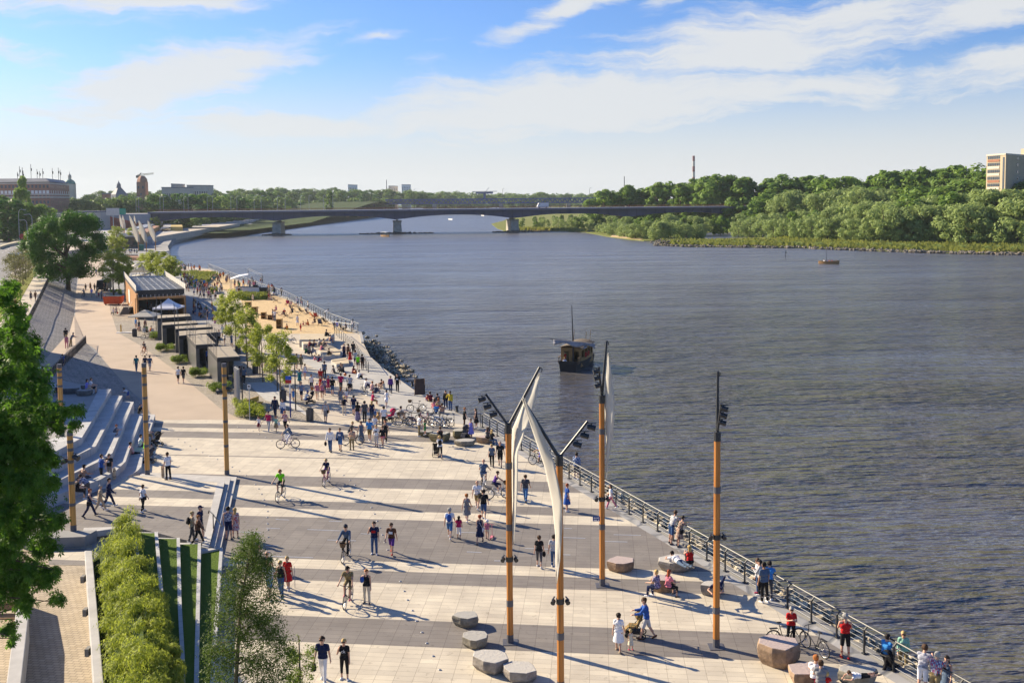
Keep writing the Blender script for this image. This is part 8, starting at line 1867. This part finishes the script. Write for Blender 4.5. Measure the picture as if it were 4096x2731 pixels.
m.box((0,y0,2.5),(2 * hw,.085,.42)); m.box((hw,(y0 + y1) / 2,.95),(.08,y1 - y0,1.1)); m.box((hw,(y0 + y1) / 2,2.55),(.08,y1 - y0,.35))
for y in (y0 + .1,y0 + 1.5,y0 + 2.9,y0 + 4.3,y1 - .1): m.box((hw,y,1.9),(.085,.2,1.1))
m.build('cabin',CABW,bt_)
m = MB(); rows = [[(x,y,zc_ + .32 * (1 - (x / 1.5) ** 2)) for x in (-1.5,-.9,-.3,.3,.9,1.5)] for y in (y0 - .35,y1 + .2)]; m.grid(rows); o = m.build('roof',mat('boat_roof',(.16,.125,.085),.8,.2),bt_); o.modifiers.new('t','SOLIDIFY').thickness = .08
hm = ztop(a,1226) - WZ; m = MB(); m.tube([(.35,1.25,.3),(.30,1.25,hm * .5),(.18,1.25,hm)],[.10,.085,.045],8); m.build('mast',DARKM,bt_)
m = MB(); m.tube([(-2.5,1.1,3.75),(0,1.05,3.6),(3.3,1.1,3.3)],.06,6); m.build('yard',DARKM,bt_); m = MB(); m.grid([[(x,.95 + .15 * (k % 2),3.72 - .062 * (x + 2.5) - k * .16 - .12 * math.sin(x * 2.2) * k * .6) for k in range(4)] for x in [-2.1 + .4 * i for i in range(14)]]); o = m.build('furled_sail',mat('old_canvas',(.34,.34,.38),.9,.2),bt_,smooth=True); o.modifiers.new('t','SOLIDIFY').thickness = .05
m = MB(); m.torus((.28,.75,.75),.28,.08,(0,1,.2),14,6); m.build('lifebuoy',BUOYR,bt_);
for y in (3.2,4.4): m = MB(); m.torus((1.42,y,1.7),.28,.07,(1,0,0),14,6); m.build('lifebuoy',BUOYR,bt_)
m = MB()
for s in (-1.25,1.25):
 for y in (.2,.9): m.beam((s,y,.9),(s,y,1.75),.06,.06)
 m.beam((s,.1,1.7),(s,1.5,1.72),.06,.06)
for x,y,h in ((-1.1,6.5,4.2),(.4,6.8,4.0),(1.0,6.6,4.3)): m.tube([(x,y,2.9),(x + .1,y,h)],.035,5)
m.build('rails',WOOD,bt_)
m = MB(); m.box((1.32,3.2,2.75),(.04,1.6,.5)); m.build('banner',mat('banner_blue',(.30,.36,.55),.8),bt_)
Mw = Matrix.Translation(a) @ Matrix.Rotation(ang,4,'Z')
person(0,0,'sg',200,'f','l:white','w:white','s:blond','sitting at the left opening of the wooden barge',lq=True,pos=Mw @ Vector((-.75,1.0,.75))); person(0,0,'st',160,'m','t:red','j:dark grey','s:dark','standing inside the left opening of the wooden barge',lq=True,pos=Mw @ Vector((-.95,1.9,.45)))
a,b = G(3357,1056,WZ),G(3274,1054,WZ); ang = math.atan2(-(b - a).x,(b - a).y); L = (b - a).length
e = thing('river_boat','small open wooden boat with a bare mast and passengers near the right bank','boat',a,ang); hull(e,L,1.7,.75,HULLW,False); hm = ztop(b,980) - WZ; m = MB(); m.tube([(0,L * .62,.2),(0,L * .64,hm)],[.08,.04],6); m.build('mast',DARKM,e)
m = MB(); m.box((0,L * .5,.42),(1.2,.3,.06)); m.box((0,L * .3,.42),(1.2,.3,.06)); m.build('bench',WOOD,e); Mw = Matrix.Translation(a) @ Matrix.Rotation(ang,4,'Z')
for t,tp,tx in ((.12,'t:black','at the stern of the small open boat'),(.34,'t:red','third from the stern in the small open boat'),(.47,'t:orange','sitting amidships in the small open boat'),(.56,'t:blue','sitting before the mast of the small open boat'),(.72,'l:white','sitting at the bow of the small open boat')): person(0,0,'si',60 + 60 * t,'m',tp,'j:navy','s:dark',tx,lq=True,pos=Mw @ Vector((0,L * t,.45)))
def launch(xa,xb,yb,W,label,roof=True,white=True,cab=True,H=.8):
 a,b = G(xb,yb,WZ),G(xa,yb - 2,WZ); ang = math.atan2(-(b - a).x,(b - a).y); L = (b - a).length; e = thing('river_boat',label,'boat',a,ang); hull(e,L,W,H,WHITE if white else HULLW,False)
 if cab: m = MB(); m.box((0,L * .5,H + 1.7),(W * .9,L * .62,.12)); m.build('roof',WHITE,e); m = MB()
 if cab:
  for y in (.22,.4,.6,.78):
   for s in (-.4,.4): m.beam((s * W,L * y,.3),(s * W,L * y,H + 1.7),.08,.08)
  m.build('roof_posts',DARKM,e)
 return e,L
launch(1524,1557,947,2.2,'tour boat with a white roof passing the middle bridge pier',white=False)
e,L = launch(1142,1193,895,6,'white excursion ship moored past the left bridge pier',H=1.8); m = MB(); m.box((0,L * .45,3.2),(4.5,L * .6,2.8)); m.build('saloon',WHITE,e); m = MB(); m.box((0,L * .45,3.4),(4.6,L * .58,.9)); m.build('window_band',GLS,e)
e,L = launch(988,1011,911,3,'small white launch moored at the embankment wall',H=1.1); m = MB(); m.tube([(0,L * .5,2),(0,L * .5,7)],.08,5); m.build('mast',DARKM,e)
launch(1794,1810,880,2.,'tiny speedboat far up the river under the bridge',cab=False); launch(1925,1937,864,2.,'far motor boat just below the bridge deck',cab=False); launch(1372,1396,869,3,'low dark barge far upstream left of the middle pier',white=False,cab=False); launch(1430,1475,871,5,'long brown barge far upstream left of the middle pier',white=False,cab=False,H=1.6)
p = G(3142,1030,WZ); e = thing('river_marker','thin leaning marker pole standing in the river near the far shore','marker',p); m = MB(); m.tube([(0,0,-.3),(.15,0,2.6)],.09,6); m.box((.1,0,1.7),(.35,.1,.5)); m.build('pole',DARKM,e)
# ================================================================== foreground trees
def pxtree(label,clump,dist,leaf,per,lmat,trunk,name,palm=0,aspect=.5,droop=.3,branches=30,seed=1,bark=BARK,br=.05,rk=1.,shell=.25,jit=0.):
 rng = np.random.default_rng(seed); r = random.Random(seed); cl = []
 for x,y,rad in clump: d = r.uniform(*dist); p = D(x,y,d); cl.append((p.x,p.y,p.z,rad * rk * d / FOC))
 cl = np.array(cl); cnt = np.maximum(6,(per * (cl[:,3] / cl[:,3].mean()) ** 2.2)).astype(int); reps = np.repeat(np.arange(len(cl)),cnt)
 C,U,V = leaves_in(rng,cl[reps],1,leaf,aspect,droop,shell,.6)
 C = C + rng.normal(size=C.shape) * (cl[reps][:,3] * jit)[:,None]
 e = thing(name,label,'tree',Vector(trunk[0]))
 if palm:
  n = len(C); nr = np.cross(U,V); nr /= np.linalg.norm(nr,axis=1)[:,None]; u = U / np.linalg.norm(U,axis=1)[:,None]; v = np.cross(nr,u); vs = np.empty((n,palm,4,3)); s = leaf * (.7 + .6 * rng.random(n))[:,None]
  for k in range(palm):
   a = (k - (palm - 1) / 2) * 0.85 + .1 * rng.normal(size=n); d = u * np.cos(a)[:,None] + v * np.sin(a)[:,None]; w = np.cross(nr,d); ln = s * (1.9 - .22 * abs(k - (palm - 1) / 2)); dz = np.array([0,0,-.28]) * ln
   vs[:,k,0] = C + d * ln * .1; vs[:,k,1] = C + d * ln * .62 + w * ln * .20 + dz * .3; vs[:,k,2] = C + d * ln + dz; vs[:,k,3] = C + d * ln * .62 - w * ln * .20 + dz * .3
  me = np_quads('crown',vs.reshape(-1,3) - np.array(trunk[0]),lmat)
 else: me = quads_mesh('crown',C - np.array(trunk[0]),U,V,lmat)
 o = bpy.data.objects.new('crown',me); col.objects.link(o); o.parent = e
 m = MB(); tp = [Vector(t) for t in trunk]; m.tube([(p.x,p.y,p.z) for p in tp],[br * 4 * (1 - .75 * i / (len(tp) - 1)) for i in range(len(tp))],10)
 for i in range(branches):
  c = Vector(cl[r.randrange(len(cl))][:3]); q = min(range(len(tp) * 8),key=lambda k: abs((tp[k // 8].lerp(tp[min(len(tp) - 1,k // 8 + 1)],(k % 8) / 8)).z - (c.z - (c - tp[0]).xy.length * .25))); s = tp[q // 8].lerp(tp[min(len(tp) - 1,q // 8 + 1)],(q % 8) / 8)
  mid = s.lerp(c,.5) + Vector((0,0,(c - s).length * .10)); m.tube([s,mid,c],[br,br * .5,br * .12],5)
 m.build('trunk',bark,e,smooth=True,world=True); return e
CH_ = [(20,1180,60),(40,1140,40),(60,1255,55),(30,1340,100),(105,1400,80),(60,1480,110),(150,1530,60),(100,1600,110),(190,1650,60),(265,1650,32),(240,1700,45),(312,1632,26),(300,1700,28),(60,1730,130),(160,1790,75),(205,1850,50),(60,1880,130),(165,1920,75),(215,1935,38),(60,2030,130),(160,2060,75),(235,2085,40),(60,2170,120),(175,2190,65),(228,2285,32),(80,2290,100),(175,2320,65),(225,2390,36),(60,2380,66),(110,2420,45),(35,2510,38),(55,2560,28),(-60,1500,150),(-80,1650,160),(-80,1800,170),(-80,1980,170),(-80,2150,160),(-70,2320,130),(-60,1350,100)]
CH2 = [(x + rnd.uniform(-.5,.5) * r_,y + rnd.uniform(-.5,.5) * r_,r_ * rnd.uniform(.28,.5)) for x,y,r_ in CH_ for _ in range(5)]
pxtree('large chestnut tree with hand shaped leaves reaching in at the left edge',CH2,(25,31),.064,120,LF['fore'],[(-18.5,29.5,0),(-18.3,29.3,4),(-17.6,29,9),(-17.2,29,15)],'chestnut_tree',palm=6,branches=60,seed=4,br=.07,shell=0,jit=.5)
SLT = [(2155,985,1020),(2200,965,1035),(2260,905,1085),(2330,880,1095),(2400,860,1095),(2480,850,1125),(2560,838,1160),(2640,832,1180),(2740,826,1200),(2900,820,1180)]
SC_ = []
for i in range(400):
 y = 2150 + 740 * rnd.random() ** .8; l = interp([(a,b) for a,b,c in SLT],y); h = interp([(a,c) for a,b,c in SLT],y); SC_.append((l + (h - l) * rnd.random(),y,rnd.uniform(16,36)))
SC_ += [(1005,2130 + i * 18,12) for i in range(4)] + [(1018 - i * 3,2140 + 12 * i,10) for i in range(4)]
p = D(938,2731,30.); pxtree('slender young tree with small dark leaves rising from the bottom edge',SC_,(29.2,30.8),.031,115,LF['slim'],[(p.x - .05,30,-.2),(p.x,30,3),(p.x + .25,30,6),(D(1005,2200,30).x,30,D(1005,2180,30).z)],'young_tree',branches=60,seed=6,bark=BARKG,br=.022,shell=0,jit=.5)
S2 = [(rnd.uniform(1150,1255),rnd.uniform(2590,2820),rnd.uniform(14,28)) for i in range(90)] + [(1192,2540,10),(1195,2560,14),(1230,2575,12),(1160,2590,14)]
p = D(1200,2731,31.); pxtree('top of a small bright leafy tree beside the slender one at the bottom edge',S2,(30.5,31.5),.035,40,LF['hedge'],[(p.x,31,-.2),(p.x,31,2.5),(p.x,31,D(1195,2560,31).z)],'young_tree',branches=22,seed=8,bark=BARKG,br=.02,shell=.15)
# ================================================================== the smallest of the crowd become one mass
def merge_crowd(keep):
 P_ = [o for o in bpy.data.objects if o.name.split('.')[0] == 'person' and o.parent is None]
 low = sorted([o for o in P_ if o.type == 'MESH' and o.get('group')],key=lambda o: -(o.location - CAM).length); n = max(0,len(P_) - keep); mats = []; vs = []; fs = []; mi = []
 for o in low[:n]:
  me = o.data; b_ = len(vs); mw = Matrix.LocRotScale(o.location,o.rotation_euler,o.scale); vs.extend(tuple(mw @ v.co) for v in me.vertices); idx = []
  for s in o.material_slots:
   if s.material not in mats: mats.append(s.material)
   idx.append(mats.index(s.material))
  for p_ in me.polygons: fs.append(tuple(b_ + i for i in p_.vertices)); mi.append(idx[p_.material_index])
  bpy.data.objects.remove(o)
 m = MB(); m.v,m.f,m.m = vs,fs,mi; tag(m.build('crowd',mats,smooth=True),kind='stuff')
merge_crowd(300)
# ================================================================== summer haze over the valley
hm_ = bpy.data.materials.new('valley_haze'); hm_.use_nodes = True; nt_ = hm_.node_tree; nt_.nodes.clear()
po_ = nt_.nodes.new('ShaderNodeOutputMaterial'); pv_ = nt_.nodes.new('ShaderNodeVolumePrincipled'); pv_.inputs['Color'].default_value = (.80,.90,1.,1); pv_.inputs['Density'].default_value = .00006; pv_.inputs['Anisotropy'].default_value = .3
nt_.links.new(pv_.outputs[0],po_.inputs['Volume'])
m = MB(); m.box((200,1750,42),(4400,3900,98)); tag(m.build('haze',hm_),kind='stuff')
hide_protos(protos + PYT + PG + [BT])
print('objects',len(bpy.data.objects),'script',round(time.time() - T0,1))
